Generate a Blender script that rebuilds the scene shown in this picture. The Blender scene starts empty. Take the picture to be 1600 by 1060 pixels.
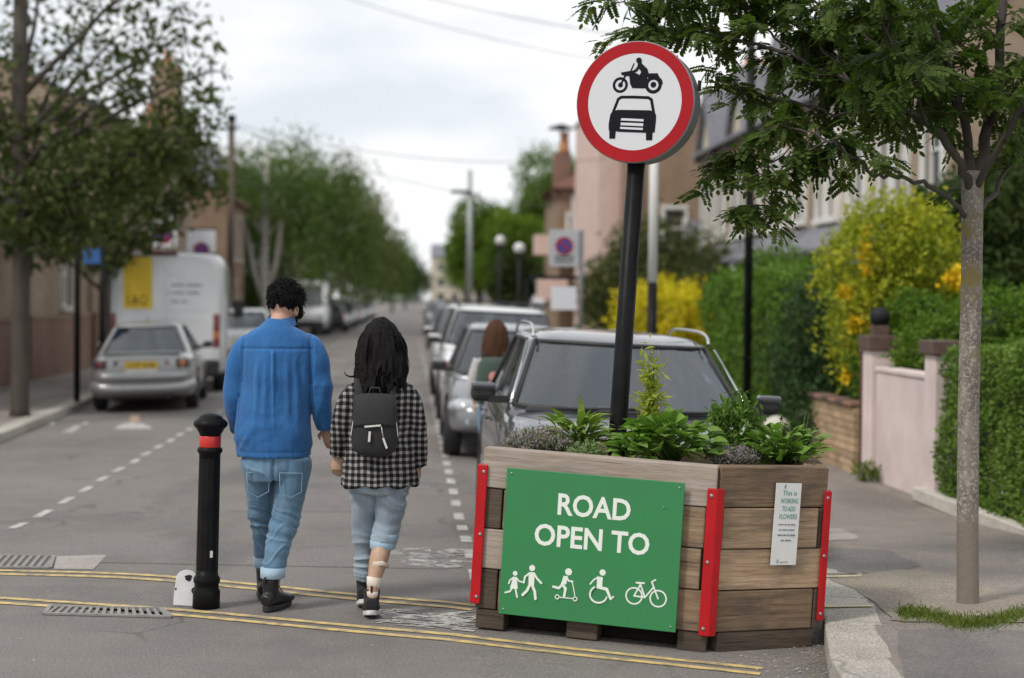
import bpy, bmesh, math, random
import numpy as np
from mathutils import Vector, Matrix, noise

# ------------------------------------------------------------------ camera, sky, sun, exposure
S = bpy.context.scene
COL = S.collection
R = math.radians
random.seed(7)
rng = np.random.default_rng(7)
FPX = 2600.0
CAMP = Vector((0, 0, 1.65))
CAMR = Matrix.Rotation(R(-3.3), 4, 'Z') @ Matrix.Rotation(R(90 - 1.38), 4, 'X') @ Matrix.Rotation(R(0.55), 4, 'Z')
cd = bpy.data.cameras.new('camera')
cam = bpy.data.objects.new('camera', cd)
COL.objects.link(cam)
cam.matrix_world = Matrix.Translation(CAMP) @ CAMR
cd.sensor_width = 36
cd.lens = FPX / 1600 * 36
cd.clip_start = 0.1
cd.clip_end = 3000
cd.dof.use_dof = True
cd.dof.focus_distance = 8.45
cd.dof.aperture_fstop = 1.45
S.camera = cam

SUN_EL, SUN_AZ = 48, 232          # degrees; azimuth measured from +Y towards +X
W = bpy.data.worlds.new('World')
S.world = W
W.use_nodes = True
wn, wl = W.node_tree.nodes, W.node_tree.links
wn.clear()
w_out = wn.new('ShaderNodeOutputWorld')
w_bg = wn.new('ShaderNodeBackground')
w_bg.inputs['Strength'].default_value = 0.08
w_sky = wn.new('ShaderNodeTexSky')
w_sky.sky_type = 'NISHITA'
w_sky.sun_disc = False
w_sky.sun_elevation = R(SUN_EL)
w_sky.sun_rotation = R(SUN_AZ)
w_tc = wn.new('ShaderNodeTexCoord')
w_mp = wn.new('ShaderNodeMapping')
w_mp.inputs['Scale'].default_value = (1.0, 1.0, 2.6)
w_mp.inputs['Location'].default_value = (0.35, 0.0, 0.12)
w_nz = wn.new('ShaderNodeTexNoise')
w_nz.inputs['Scale'].default_value = 6.5
w_nz.inputs['Detail'].default_value = 5
w_nz.inputs['Roughness'].default_value = 0.45
w_rp = wn.new('ShaderNodeValToRGB')
w_rp.color_ramp.elements[0].position = 0.40
w_rp.color_ramp.elements[0].color = (7.0, 7.45, 7.9, 1)
w_rp.color_ramp.elements[1].position = 0.58
w_rp.color_ramp.elements[1].color = (8.9, 8.9, 8.95, 1)
w_n2 = wn.new('ShaderNodeTexNoise')
w_n2.inputs['Scale'].default_value = 3.1
w_n2.inputs['Detail'].default_value = 4
w_r2 = wn.new('ShaderNodeMapRange')
w_r2.inputs['From Min'].default_value = 0.3
w_r2.inputs['From Max'].default_value = 0.5
w_r2.inputs['To Min'].default_value = 0.80
w_r2.inputs['To Max'].default_value = 1.0
w_mx = wn.new('ShaderNodeMix')
w_mx.data_type = 'RGBA'
wl.new(w_tc.outputs['Generated'], w_mp.inputs['Vector'])
wl.new(w_mp.outputs['Vector'], w_nz.inputs['Vector'])
wl.new(w_mp.outputs['Vector'], w_n2.inputs['Vector'])
wl.new(w_nz.outputs[0], w_rp.inputs['Fac'])
wl.new(w_n2.outputs[0], w_r2.inputs['Value'])
wl.new(w_r2.outputs['Result'], w_mx.inputs['Factor'])
wl.new(w_sky.outputs[0], w_mx.inputs[6])
wl.new(w_rp.outputs['Color'], w_mx.inputs[7])
wl.new(w_mx.outputs[2], w_bg.inputs['Color'])
wl.new(w_bg.outputs[0], w_out.inputs['Surface'])

sl = bpy.data.lights.new('sun', 'SUN')
sl.energy = 1.5
sl.angle = R(10)
sl.color = (1, 0.94, 0.86)
sun = bpy.data.objects.new('sun', sl)
COL.objects.link(sun)
_d = Vector((math.sin(R(SUN_AZ)) * math.cos(R(SUN_EL)), math.cos(R(SUN_AZ)) * math.cos(R(SUN_EL)), math.sin(R(SUN_EL))))
sun.rotation_euler = _d.to_track_quat('Z', 'Y').to_euler()
sun.location = (-6, -6, 14)

S.view_settings.view_transform = 'Standard'
S.view_settings.look = 'None'
S.view_settings.exposure = 0.60
S.view_settings.gamma = 1
S.view_settings.use_curve_mapping = False
S.render.engine = 'CYCLES'
S.cycles.max_bounces = 6
S.cycles.transparent_max_bounces = 8
S.cycles.use_denoising = True

# ------------------------------------------------------------------ helpers
def smooth01(t):
    t = min(1.0, max(0.0, t))
    return t * t * (3 - 2 * t)

def gz(x, y):
    """height of the carriageway: a raised table in front, a ramp down, crossfall to both kerbs"""
    z = -0.10 * smooth01((y - 10.5) / 3.0)
    z -= 0.042 * min(max(x - 0.2, 0), 2.4)
    z -= 0.03 * min(max(-2.5 - x, 0), 3.0)
    return z

def ray(px, py):
    return (CAMR.to_3x3() @ Vector(((px - 800) / FPX, -(py - 530) / FPX, -1))).normalized()

def at(px, py, y):
    d = ray(px, py)
    return CAMP + d * (y / d.y)

def onground(px, py, up=0.0):
    d = ray(px, py)
    z = 0.0
    for _ in range(30):
        p = CAMP + d * ((z + up - CAMP.z) / d.z)
        z = gz(p.x, p.y)
    return p

def link(o, parent=None):
    COL.objects.link(o)
    if parent is not None:
        o.parent = parent
    return o

def tag(o, label=None, cat=None, group=None, kind=None):
    if label: o['label'] = label
    if cat: o['category'] = cat
    if group: o['group'] = group
    if kind: o['kind'] = kind
    return o

def empty(name, loc=(0, 0, 0), rz=0.0, rot=None):
    o = bpy.data.objects.new(name, None)
    o.location = loc
    o.rotation_euler = rot if rot is not None else (0, 0, rz)
    o.empty_display_size = 0.1
    return link(o)

def copy_tree(o, parent=None):
    c = o.copy()
    COL.objects.link(c)
    c.parent = parent
    for ch in list(o.children):
        copy_tree(ch, c)
    return c

def setmats(me, mats):
    for m in (mats if isinstance(mats, (list, tuple)) else [mats]):
        me.materials.append(m)

class MB:
    def __init__(s):
        s.v, s.f, s.m, s.sm = [], [], [], []
        s.mi = 0
        s.M = None
    def add(s, V, Fc, sm=False):
        o = len(s.v)
        if s.M is not None:
            V = [s.M @ Vector(p) for p in V]
        s.v += [tuple(p) for p in V]
        s.f += [tuple(i + o for i in q) for q in Fc]
        s.m += [s.mi] * len(Fc)
        s.sm += [sm] * len(Fc)
        return s
    def box(s, c, d, rot=None, top=None):
        x, y, z = d[0] / 2, d[1] / 2, d[2] / 2
        tx, ty = top if top else (1, 1)
        V = [Vector(p) for p in ((-x, -y, -z), (x, -y, -z), (x, y, -z), (-x, y, -z), (-x * tx, -y * ty, z), (x * tx, -y * ty, z), (x * tx, y * ty, z), (-x * tx, y * ty, z))]
        if rot is not None:
            Q = Matrix.Rotation(rot, 3, 'Z') if isinstance(rot, (int, float)) else rot
            V = [Q @ p for p in V]
        c = Vector(c)
        return s.add([p + c for p in V], [(0, 3, 2, 1), (4, 5, 6, 7), (0, 1, 5, 4), (1, 2, 6, 5), (2, 3, 7, 6), (3, 0, 4, 7)])
    def tube(s, pts, rad, n=8, cap=True, ref=None, sm=True):
        """round or elliptical sweep; rad = number, list of numbers or list of (rx, ry)"""
        pts = [Vector(p) for p in pts]
        k = len(pts)
        if isinstance(rad, (int, float)): rad = [rad] * k
        rad = [(r, r) if isinstance(r, (int, float)) else r for r in rad]
        V, u0 = [], None
        for i, p in enumerate(pts):
            t = (pts[min(i + 1, k - 1)] - pts[max(i - 1, 0)])
            t = t.normalized() if t.length > 1e-9 else Vector((0, 0, 1))
            if ref is not None: u = Vector(ref)
            elif u0 is not None: u = u0
            else: u = Vector((1, 0, 0)) if abs(t.x) < 0.8 else Vector((0, 1, 0))
            u = u - t * u.dot(t)
            u = u.normalized() if u.length > 1e-6 else t.orthogonal().normalized()
            u0 = u
            w = t.cross(u)
            for j in range(n):
                a = 2 * math.pi * j / n
                V.append(p + u * (rad[i][0] * math.cos(a)) + w * (rad[i][1] * math.sin(a)))
        Fc = [(i * n + j, i * n + (j + 1) % n, (i + 1) * n + (j + 1) % n, (i + 1) * n + j) for i in range(k - 1) for j in range(n)]
        s.add(V, Fc, sm)
        if cap:
            o = len(s.v) - len(V)
            s.f += [tuple(o + j for j in range(n - 1, -1, -1)), tuple(o + (k - 1) * n + j for j in range(n))]
            s.m += [s.mi] * 2
            s.sm += [False] * 2
        return s
    def lathe(s, prof, n=24, M=None, sm=True):
        V, Fc, k = [], [], len(prof)
        for r, z in prof:
            for j in range(n):
                a = 2 * math.pi * j / n
                V.append(Vector((r * math.cos(a), r * math.sin(a), z)))
        for i in range(k - 1):
            for j in range(n):
                Fc.append((i * n + j, i * n + (j + 1) % n, (i + 1) * n + (j + 1) % n, (i + 1) * n + j))
        if M is not None: V = [M @ p for p in V]
        s.add(V, Fc, sm)
        o = len(s.v) - len(V)
        s.f += [tuple(o + j for j in range(n - 1, -1, -1)), tuple(o + (k - 1) * n + j for j in range(n))]
        s.m += [s.mi] * 2
        s.sm += [False] * 2
        return s
    def ball(s, c, r, n=12, k=8, M=None):
        r = (r, r, r) if isinstance(r, (int, float)) else r
        V, Fc = [], []
        c = Vector(c)
        for i in range(k + 1):
            th = math.pi * i / k
            for j in range(n):
                a = 2 * math.pi * j / n
                p = Vector((r[0] * math.sin(th) * math.cos(a), r[1] * math.sin(th) * math.sin(a), r[2] * math.cos(th)))
                if M is not None: p = M @ p
                V.append(c + p)
        for i in range(k):
            for j in range(n):
                Fc.append((i * n + j, (i + 1) * n + j, (i + 1) * n + (j + 1) % n, i * n + (j + 1) % n))
        return s.add(V, Fc, True)
    def prism(s, poly, h0, h1, M=None, sm=False):
        """polygon in XY extruded from z=h0 to z=h1 (counter-clockwise seen from +z)"""
        n = len(poly)
        a = sum(poly[i][0] * poly[(i + 1) % n][1] - poly[(i + 1) % n][0] * poly[i][1] for i in range(n))
        if a < 0: poly = poly[::-1]
        V = [Vector((p[0], p[1], h0)) for p in poly] + [Vector((p[0], p[1], h1)) for p in poly]
        if M is not None: V = [M @ p for p in V]
        Fc = [tuple(range(n - 1, -1, -1)), tuple(range(n, 2 * n))] + [(i, (i + 1) % n, n + (i + 1) % n, n + i) for i in range(n)]
        return s.add(V, Fc, sm)
    def grid(s, rows, sm=True, closed=False):
        n = len(rows[0])
        V = [p for r in rows for p in r]
        Fc = []
        for i in range(len(rows) - 1):
            for j in range(n if closed else n - 1):
                Fc.append((i * n + j, i * n + (j + 1) % n, (i + 1) * n + (j + 1) % n, (i + 1) * n + j))
        return s.add(V, Fc, sm)
    def mesh(s, name, mats):
        me = bpy.data.meshes.new(name)
        me.from_pydata(s.v, [], s.f)
        setmats(me, mats)
        me.polygons.foreach_set('material_index', s.m)
        me.polygons.foreach_set('use_smooth', s.sm)
        me.update()
        return me
    def build(s, name, mats, parent=None, loc=None, rot=None, bevel=0.0, seg=1):
        o = bpy.data.objects.new(name, s.mesh(name, mats))
        if loc is not None: o.location = loc
        if rot is not None: o.rotation_euler = rot
        link(o, parent)
        if bevel:
            m = o.modifiers.new('edge', 'BEVEL')
            m.width = bevel
            m.segments = seg
            m.limit_method = 'ANGLE'
            m.angle_limit = R(40)
        return o

def obj(name, me, parent=None, loc=None, rot=None):
    o = bpy.data.objects.new(name, me)
    if loc is not None: o.location = loc
    if rot is not None: o.rotation_euler = rot
    return link(o, parent)

def baked(o):
    """mesh of o with its modifiers applied"""
    dg = bpy.context.evaluated_depsgraph_get()
    dg.update()
    return bpy.data.meshes.new_from_object(o.evaluated_get(dg))

def fuse(mb, name, mats, parent=None, voxel=0.008, it=4, disp=None, loc=None, rot=None):
    """one continuous surface out of overlapping closed sweeps"""
    t = mb.build('tmp', [])
    m = t.modifiers.new('r', 'REMESH')
    m.mode = 'VOXEL'
    m.voxel_size = voxel
    if it:
        q = t.modifiers.new('s', 'SMOOTH')
        q.factor = 0.5
        q.iterations = it
    me = baked(t)
    old = t.data
    bpy.data.objects.remove(t)
    bpy.data.meshes.remove(old)
    me.name = name
    me.materials.clear()
    setmats(me, mats)
    n = len(me.vertices)
    if disp is not None and n:
        co = np.empty(n * 3); me.vertices.foreach_get('co', co); co = co.reshape(-1, 3)
        no = np.empty(n * 3); me.vertex_normals.foreach_get('vector', no); no = no.reshape(-1, 3)
        co = co + no * disp(co, no)[:, None]
        me.vertices.foreach_set('co', co.ravel())
    me.polygons.foreach_set('use_smooth', np.ones(len(me.polygons), dtype=bool))
    me.polygons.foreach_set('material_index', np.zeros(len(me.polygons), dtype=np.int32))
    me.update()
    return obj(name, me, parent, loc, rot)

def crom(pts, k=6):
    """Catmull-Rom resample of a list of number tuples"""
    P = np.array(pts, float)
    P = np.vstack([2 * P[0] - P[1], P, 2 * P[-1] - P[-2]])
    out = []
    for i in range(1, len(P) - 2):
        for t in np.linspace(0, 1, k, endpoint=False):
            a, b, c, d = P[i - 1], P[i], P[i + 1], P[i + 2]
            out.append(0.5 * ((2 * b) + (c - a) * t + (2 * a - 5 * b + 4 * c - d) * t * t + (3 * b - a - 3 * c + d) * t ** 3))
    out.append(P[-2])
    return out

def sweep(mb, keys, n=20, k=5, ref=(1, 0, 0)):
    """keys: (x, y, z, rx, ry)"""
    q = crom(keys, k)
    mb.tube([p[:3] for p in q], [(max(p[3], .002), max(p[4], .002)) for p in q], n=n, ref=ref)
    return mb

# ------------------------------------------------------------------ materials
_mats = {}
def nodemat(name):
    m = bpy.data.materials.new(name)
    m.use_nodes = True
    nt = m.node_tree
    return m, nt.nodes, nt.links, nt.nodes['Principled BSDF']

def mixrgb(n, l, fac, a, b, blend='MIX'):
    x = n.new('ShaderNodeMix')
    x.data_type = 'RGBA'
    x.blend_type = blend
    for sock, v in ((x.inputs['Factor'], fac), (x.inputs[6], a), (x.inputs[7], b)):
        if isinstance(v, (int, float)): sock.default_value = v
        elif isinstance(v, (tuple, list)): sock.default_value = (*v[:3], 1)
        else: l.new(v, sock)
    return x.outputs[2]

def noisetex(n, l, scale, detail=4, rough=.55, stretch=None, coord='Object', seed=None):
    tc = n.new('ShaderNodeTexCoord')
    src = tc.outputs[coord]
    if stretch is not None or seed is not None:
        mp = n.new('ShaderNodeMapping')
        if stretch is not None: mp.inputs['Scale'].default_value = stretch
        l.new(src, mp.inputs['Vector'])
        if seed is not None:
            l.new(seed, mp.inputs['Location'])
        src = mp.outputs['Vector']
    t = n.new('ShaderNodeTexNoise')
    t.inputs['Scale'].default_value = scale
    t.inputs['Detail'].default_value = detail
    t.inputs['Roughness'].default_value = rough
    l.new(src, t.inputs['Vector'])
    return t.outputs[0]

def ramp(n, l, src, lo, hi, a=0.0, b=1.0):
    r = n.new('ShaderNodeMapRange')
    r.inputs['From Min'].default_value = lo
    r.inputs['From Max'].default_value = hi
    r.inputs['To Min'].default_value = a
    r.inputs['To Max'].default_value = b
    l.new(src, r.inputs['Value'])
    return r.outputs['Result']

def bumpn(n, l, h, strength, dist=0.01, prev=None):
    b = n.new('ShaderNodeBump')
    b.inputs['Strength'].default_value = strength
    b.inputs['Distance'].default_value = dist
    l.new(h, b.inputs['Height'])
    if prev is not None: l.new(prev, b.inputs['Normal'])
    return b.outputs['Normal']

def mat(name, col, rough=.6, metal=0.0, spec=.5, col2=None, vscale=6, stretch=None, bump=0.0, bscale=60, bdist=.004, coat=0.0, rnd=0.0, emit=0.0, coord='Object', lo=.35, hi=.65):
    if name in _mats: return _mats[name]
    m, n, l, P = nodemat(name)
    P.inputs['Roughness'].default_value = rough
    P.inputs['Metallic'].default_value = metal
    P.inputs['Specular IOR Level'].default_value = spec
    P.inputs['Coat Weight'].default_value = coat
    P.inputs['Coat Roughness'].default_value = .04
    c = None
    if col2 is not None:
        c = mixrgb(n, l, ramp(n, l, noisetex(n, l, vscale, stretch=stretch, coord=coord), lo, hi), col, col2)
    if rnd:
        oi = n.new('ShaderNodeObjectInfo')
        c = mixrgb(n, l, 1.0, c if c is not None else col, ramp(n, l, oi.outputs['Random'], 0, 1, 1 - rnd, 1 + rnd * .6), 'MULTIPLY')
    if c is None: P.inputs['Base Color'].default_value = (*col, 1)
    else: l.new(c, P.inputs['Base Color'])
    if bump:
        l.new(bumpn(n, l, noisetex(n, l, bscale, 6, coord=coord, stretch=stretch), bump, bdist), P.inputs['Normal'])
    if emit:
        P.inputs['Emission Color'].default_value = (*col, 1)
        P.inputs['Emission Strength'].default_value = emit
    _mats[name] = m
    return m

def leafmat(name, a, b, c=None, trans=.35, rough=.5, vscale=1.5):
    """foliage: colour varies leaf by leaf and branch by branch, some light passes through"""
    if name in _mats: return _mats[name]
    m, n, l, P = nodemat(name)
    g = n.new('ShaderNodeNewGeometry')
    col = mixrgb(n, l, g.outputs['Random Per Island'], a, b)
    nz = ramp(n, l, noisetex(n, l, vscale, 3), .4, .62)
    col = mixrgb(n, l, nz, col, mixrgb(n, l, g.outputs['Random Per Island'], c or b, a))
    l.new(col, P.inputs['Base Color'])
    P.inputs['Roughness'].default_value = rough + .1
    P.inputs['Specular IOR Level'].default_value = .14
    tr = n.new('ShaderNodeBsdfTranslucent')
    l.new(mixrgb(n, l, 1.0, col, (1.0, 1.25, .5), 'MULTIPLY'), tr.inputs['Color'])
    mx = n.new('ShaderNodeMixShader')
    mx.inputs['Fac'].default_value = trans
    l.new(P.outputs[0], mx.inputs[1])
    l.new(tr.outputs[0], mx.inputs[2])
    l.new(mx.outputs[0], n['Material Output'].inputs['Surface'])
    _mats[name] = m
    return m

def asphalt(name, base, warm, grain=1.0, cracks=.6):
    m, n, l, P = nodemat(name)
    big = ramp(n, l, noisetex(n, l, .35, 5, .6), .35, .65)
    c = mixrgb(n, l, big, [x * .80 for x in base], [x * 1.18 for x in base])
    med = ramp(n, l, noisetex(n, l, 3.0, 6, .65), .45, .7)
    c = mixrgb(n, l, med, c, warm)
    st = ramp(n, l, noisetex(n, l, .9, 3, .5, stretch=(1.0, .25, 1)), .56, .66)
    c = mixrgb(n, l, mixrgb(n, l, .7, (0, 0, 0), st), c, [x * .62 for x in base])
    oil = ramp(n, l, noisetex(n, l, 1.7, 5, .6, stretch=(1, .55, 1)), .66, .74)
    c = mixrgb(n, l, mixrgb(n, l, .6, (0, 0, 0), oil), c, [x * .45 for x in base])
    g1 = ramp(n, l, noisetex(n, l, 85, 2, .7), .3, .7, .5, 1.5)
    c = mixrgb(n, l, .75 * grain, c, mixrgb(n, l, 1.0, c, g1, 'MULTIPLY'))
    sp = ramp(n, l, noisetex(n, l, 38, 1, .5), .66, .72)
    c = mixrgb(n, l, mixrgb(n, l, .45, (0, 0, 0), sp), c, [x * 1.7 for x in base])
    # cracks
    tc = n.new('ShaderNodeTexCoord')
    wz = n.new('ShaderNodeTexNoise'); wz.inputs['Scale'].default_value = 2.2; wz.inputs['Detail'].default_value = 6
    l.new(tc.outputs['Object'], wz.inputs['Vector'])
    ad = n.new('ShaderNodeVectorMath'); ad.operation = 'MULTIPLY_ADD'
    ad.inputs[1].default_value = (.7, .7, .7)
    l.new(wz.outputs[1], ad.inputs[0]); l.new(tc.outputs['Object'], ad.inputs[2])
    vo = n.new('ShaderNodeTexVoronoi'); vo.feature = 'DISTANCE_TO_EDGE'; vo.inputs['Scale'].default_value = .42
    l.new(ad.outputs[0], vo.inputs['Vector'])
    ck = ramp(n, l, vo.outputs['Distance'], .004, .012, 1, 0)
    gate = ramp(n, l, noisetex(n, l, .6, 2), .5, .58)
    mt = n.new('ShaderNodeMath'); mt.operation = 'MULTIPLY'
    l.new(ck, mt.inputs[0]); l.new(gate, mt.inputs[1])
    m2 = n.new('ShaderNodeMath'); m2.operation = 'MULTIPLY'; m2.inputs[1].default_value = cracks
    l.new(mt.outputs[0], m2.inputs[0])
    c = mixrgb(n, l, m2.outputs[0], c, [x * .35 for x in base])
    l.new(c, P.inputs['Base Color'])
    P.inputs['Roughness'].default_value = .82
    P.inputs['Specular IOR Level'].default_value = .35
    b = bumpn(n, l, noisetex(n, l, 110, 3, .7), .55 * grain, .006)
    l.new(bumpn(n, l, noisetex(n, l, 7, 3), .3, .02, b), P.inputs['Normal'])
    _mats[name] = m
    return m

def brickmat(name, a, b, mortar, scale=1.0, axis='X'):
    """courses for walls too far away to tell the bricks apart; the pattern lies in world (along, z)"""
    if name in _mats: return _mats[name]
    m, n, l, P = nodemat(name)
    tc = n.new('ShaderNodeTexCoord')
    sp = n.new('ShaderNodeSeparateXYZ'); l.new(tc.outputs['Object'], sp.inputs[0])
    ad = n.new('ShaderNodeMath'); ad.operation = 'ADD'
    l.new(sp.outputs[0], ad.inputs[0]); l.new(sp.outputs[1], ad.inputs[1])
    cb = n.new('ShaderNodeCombineXYZ')
    l.new(ad.outputs[0], cb.inputs[0]); l.new(sp.outputs[2], cb.inputs[1])
    t = n.new('ShaderNodeTexBrick')
    t.inputs['Color1'].default_value = (*a, 1); t.inputs['Color2'].default_value = (*b, 1); t.inputs['Mortar'].default_value = (*mortar, 1)
    t.inputs['Scale'].default_value = 1.0 / scale
    t.inputs['Mortar Size'].default_value = .008
    t.inputs['Brick Width'].default_value = .225
    t.inputs['Row Height'].default_value = .075
    l.new(cb.outputs[0], t.inputs['Vector'])
    c = mixrgb(n, l, ramp(n, l, noisetex(n, l, .7, 5), .35, .7), t.outputs['Color'], mixrgb(n, l, 1.0, t.outputs['Color'], (.72, .68, .66), 'MULTIPLY'))
    l.new(c, P.inputs['Base Color'])
    P.inputs['Roughness'].default_value = .9
    l.new(bumpn(n, l, t.outputs['Fac'], -.4, .01), P.inputs['Normal'])
    _mats[name] = m
    return m

def text(name, s, M, height, material, parent, width=None, bold=0.0, depth=.0012):
    """flat lettering: XY plane of M, cap height and optional total width in metres, origin at the left of the baseline"""
    cu = bpy.data.curves.new('t', 'FONT')
    cu.body = s
    cu.extrude = 0.02
    cu.offset = bold
    cu.resolution_u = 3
    t = bpy.data.objects.new('t', cu)
    COL.objects.link(t)
    me = baked(t)
    bpy.data.objects.remove(t)
    n = len(me.vertices)
    co = np.empty(n * 3); me.vertices.foreach_get('co', co); co = co.reshape(-1, 3)
    x0, x1 = co[:, 0].min(), co[:, 0].max()
    caps = 0.70
    sy = height / caps
    sx = (width / (x1 - x0)) if width else sy
    co[:, 0] = (co[:, 0] - x0) * sx
    co[:, 1] *= sy
    co[:, 2] = (co[:, 2] > 0) * depth
    me.vertices.foreach_set('co', co.ravel())
    me.transform(M)
    me.materials.clear(); me.materials.append(material)
    me.polygons.foreach_set('material_index', np.zeros(len(me.polygons), dtype=np.int32))
    me.name = name
    me.update()
    return obj(name, me, parent)

class Flat:
    """flat print on a plane: strokes, discs, rings and polygons, each a hair above the last"""
    def __init__(s, M, fn=None, t=.0008):
        s.mb = MB(); s.M = M; s.h = 0.0; s.t = t; s.fn = fn or (lambda x, y: (x, y))
    def _lvl(s):
        s.h += .00012
        return s.h
    def poly(s, pts):
        h = s._lvl()
        s.mb.prism([s.fn(*p) for p in pts], 0.0002, s.t + h, s.M)
    def disc(s, c, r, n=24):
        h = s._lvl()
        s.mb.prism([s.fn(c[0] + r * math.cos(2 * math.pi * i / n), c[1] + r * math.sin(2 * math.pi * i / n)) for i in range(n)], 0.0002, s.t + h, s.M)
    def ring(s, c, r, ri, n=32):
        h = s.t + s._lvl()
        V, Fc = [], []
        for i in range(n):
            a = 2 * math.pi * i / n
            for q, z in ((r, 0.0002), (r, h), (ri, h), (ri, 0.0002)):
                x, y = s.fn(c[0] + q * math.cos(a), c[1] + q * math.sin(a))
                V.append(s.M @ Vector((x, y, z)))
        for i in range(n):
            j = (i + 1) % n
            for k in range(3):
                Fc.append((i * 4 + k, j * 4 + k, j * 4 + k + 1, i * 4 + k + 1))
        s.mb.add(V, Fc)
    def stroke(s, pts, w, w2=None):
        for i in range(len(pts) - 1):
            a, b = Vector(pts[i]), Vector(pts[i + 1])
            d = (b - a)
            if d.length < 1e-9: continue
            q = Vector((-d.y, d.x)).normalized()
            e = w2 if (w2 is not None and i == len(pts) - 2) else w
            s.poly([a + q * w / 2, a - q * w / 2, b - q * e / 2, b + q * e / 2])
            s.disc(b, e / 2, 12)
        s.disc(pts[0], w / 2, 12)
    def build(s, name, m, parent):
        return s.mb.build(name, m, parent)
# ------------------------------------------------------------------ colours
M_road = asphalt('asphalt_road', (.166, .153, .143), (.190, .171, .155), 1.0, .55)
M_pave = asphalt('asphalt_pavement', (.225, .198, .178), (.26, .225, .198), 1.0, .35)
M_patch = asphalt('asphalt_patch', (.165, .152, .143), (.19, .172, .16), 1.0, .2)
M_hoggin = asphalt('bound_gravel', (.255, .222, .180), (.31, .265, .21), 1.8, .1)
M_conc = asphalt('concrete_patch', (.33, .30, .275), (.37, .335, .31), .6, .2)
M_granite = asphalt('granite', (.40, .375, .335), (.50, .465, .41), 1.7, .5)
M_earth = mat('earth', (.06, .045, .032), .95, col2=(.10, .08, .055), vscale=3, bump=.6, bscale=30, bdist=.02)
M_soil = mat('soil', (.035, .026, .02), .95, col2=(.06, .045, .035), vscale=25, bump=.8, bscale=60, bdist=.02)
M_white_line = mat('road_paint_white', (.50, .48, .45), .75, col2=(.24, .225, .21), vscale=9, bump=.3, bscale=120, lo=.42, hi=.68)
M_worn = mat('road_paint_worn', (.47, .455, .43), .8, col2=(.24, .23, .22), vscale=14, lo=.4, hi=.6)
M_yellow_line = mat('road_paint_yellow', (.60, .44, .17), .75, col2=(.25, .21, .145), vscale=13, bump=.3, bscale=120, lo=.42, hi=.66)
M_peach = mat('road_paint_faded_red', (.50, .32, .23), .8, col2=(.35, .25, .2), vscale=12)
M_black = mat('black_gloss_paint', (.007, .007, .0075), .42, spec=.10, col2=(.012, .012, .012), vscale=8, bump=.15, bscale=40)
M_blackm = mat('black_matt', (.010, .010, .011), .6, spec=.25)
M_rubber = mat('rubber', (.016, .016, .017), .75, bump=.3, bscale=80)
M_grey_steel = mat('galvanised_steel', (.36, .37, .37), .5, metal=.5, col2=(.28, .29, .29), vscale=12)
M_greypaint = mat('grey_paint', (.14, .15, .15), .45)
M_whitepaint = mat('white_paint', (.72, .72, .70), .5, col2=(.62, .62, .60), vscale=3)
M_cream = mat('cream_paint', (.52, .46, .36), .7, col2=(.44, .39, .3), vscale=2)
M_pink = mat('pink_render', (.62, .47, .42), .85, col2=(.54, .40, .35), vscale=1.2, bump=.25, bscale=45)
M_pinkwall = mat('pale_pink_render', (.66, .55, .53), .85, col2=(.55, .455, .435), vscale=2.2, bump=.3, bscale=60)
M_stone = mat('pale_stone', (.55, .52, .46), .8, col2=(.45, .42, .37), vscale=6, bump=.2)
M_slate = mat('slate', (.13, .13, .15), .6, col2=(.18, .18, .20), vscale=5, bump=.3, bscale=14, bdist=.02)
M_tile = mat('roof_tile', (.20, .09, .065), .75, col2=(.14, .07, .055), vscale=4, bump=.4, bscale=12, bdist=.03)
M_terra = mat('terracotta', (.45, .20, .09), .75)
M_glassw = mat('window_glass', (.03, .035, .04), .06, spec=.8, col2=(.07, .075, .08), vscale=.8)
M_stock = brickmat('stock_brick', (.34, .26, .175), (.28, .205, .14), (.30, .26, .21))
M_redbrick = brickmat('red_brick', (.25, .125, .085), (.20, .10, .07), (.26, .22, .18))
M_brownbrick = brickmat('brown_brick', (.30, .205, .13), (.25, .165, .105), (.28, .23, .18))
M_bark = mat('bark_pale', (.20, .175, .145), .9, col2=(.10, .085, .07), vscale=9, stretch=(1, 1, .35), bump=.8, bscale=22, bdist=.012)
M_barkd = mat('bark_dark', (.075, .06, .048), .9, col2=(.05, .042, .034), vscale=8, stretch=(1, 1, .3), bump=.7, bscale=18, bdist=.015)
M_birch = mat('bark_white', (.55, .53, .48), .8, col2=(.22, .2, .18), vscale=4, stretch=(1, 1, 2.5), lo=.52, hi=.68)
M_wire = mat('cable', (.10, .10, .11), .6)

# ------------------------------------------------------------------ ground and carriageway
KR = [(1.62, 4.0), (1.70, 5.6), (1.86, 7.3), (2.10, 8.4), (2.26, 9.1), (2.40, 9.8), (2.48, 10.8), (2.53, 12.5), (2.55, 16), (2.55, 320)]
KL = [(-40, 14.0), (-12, 15.0), (-8, 16.3), (-6.3, 17.4), (-5.5, 18.8), (-5.08, 20.2), (-5.36, 27), (-5.65, 31), (-5.85, 36), (-5.85, 320)]
KH = 0.115
def xk(y): return float(np.interp(y, [p[1] for p in KR], [p[0] for p in KR]))
def pvr(x, y): return gz(xk(y), y) + KH + 0.012 * (x - xk(y))
def pvl(x, y): return gz(-5.4, max(y, 15)) + KH

def sheet(xs, ys, zf, name, m, parent=None):
    mb = MB()
    mb.grid([[(x, y, zf(x, y)) for x in xs] for y in ys][::-1] if False else [[(x, y, zf(x, y)) for x in xs] for y in ys])
    o = mb.build(name, m, parent)
    return o

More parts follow.
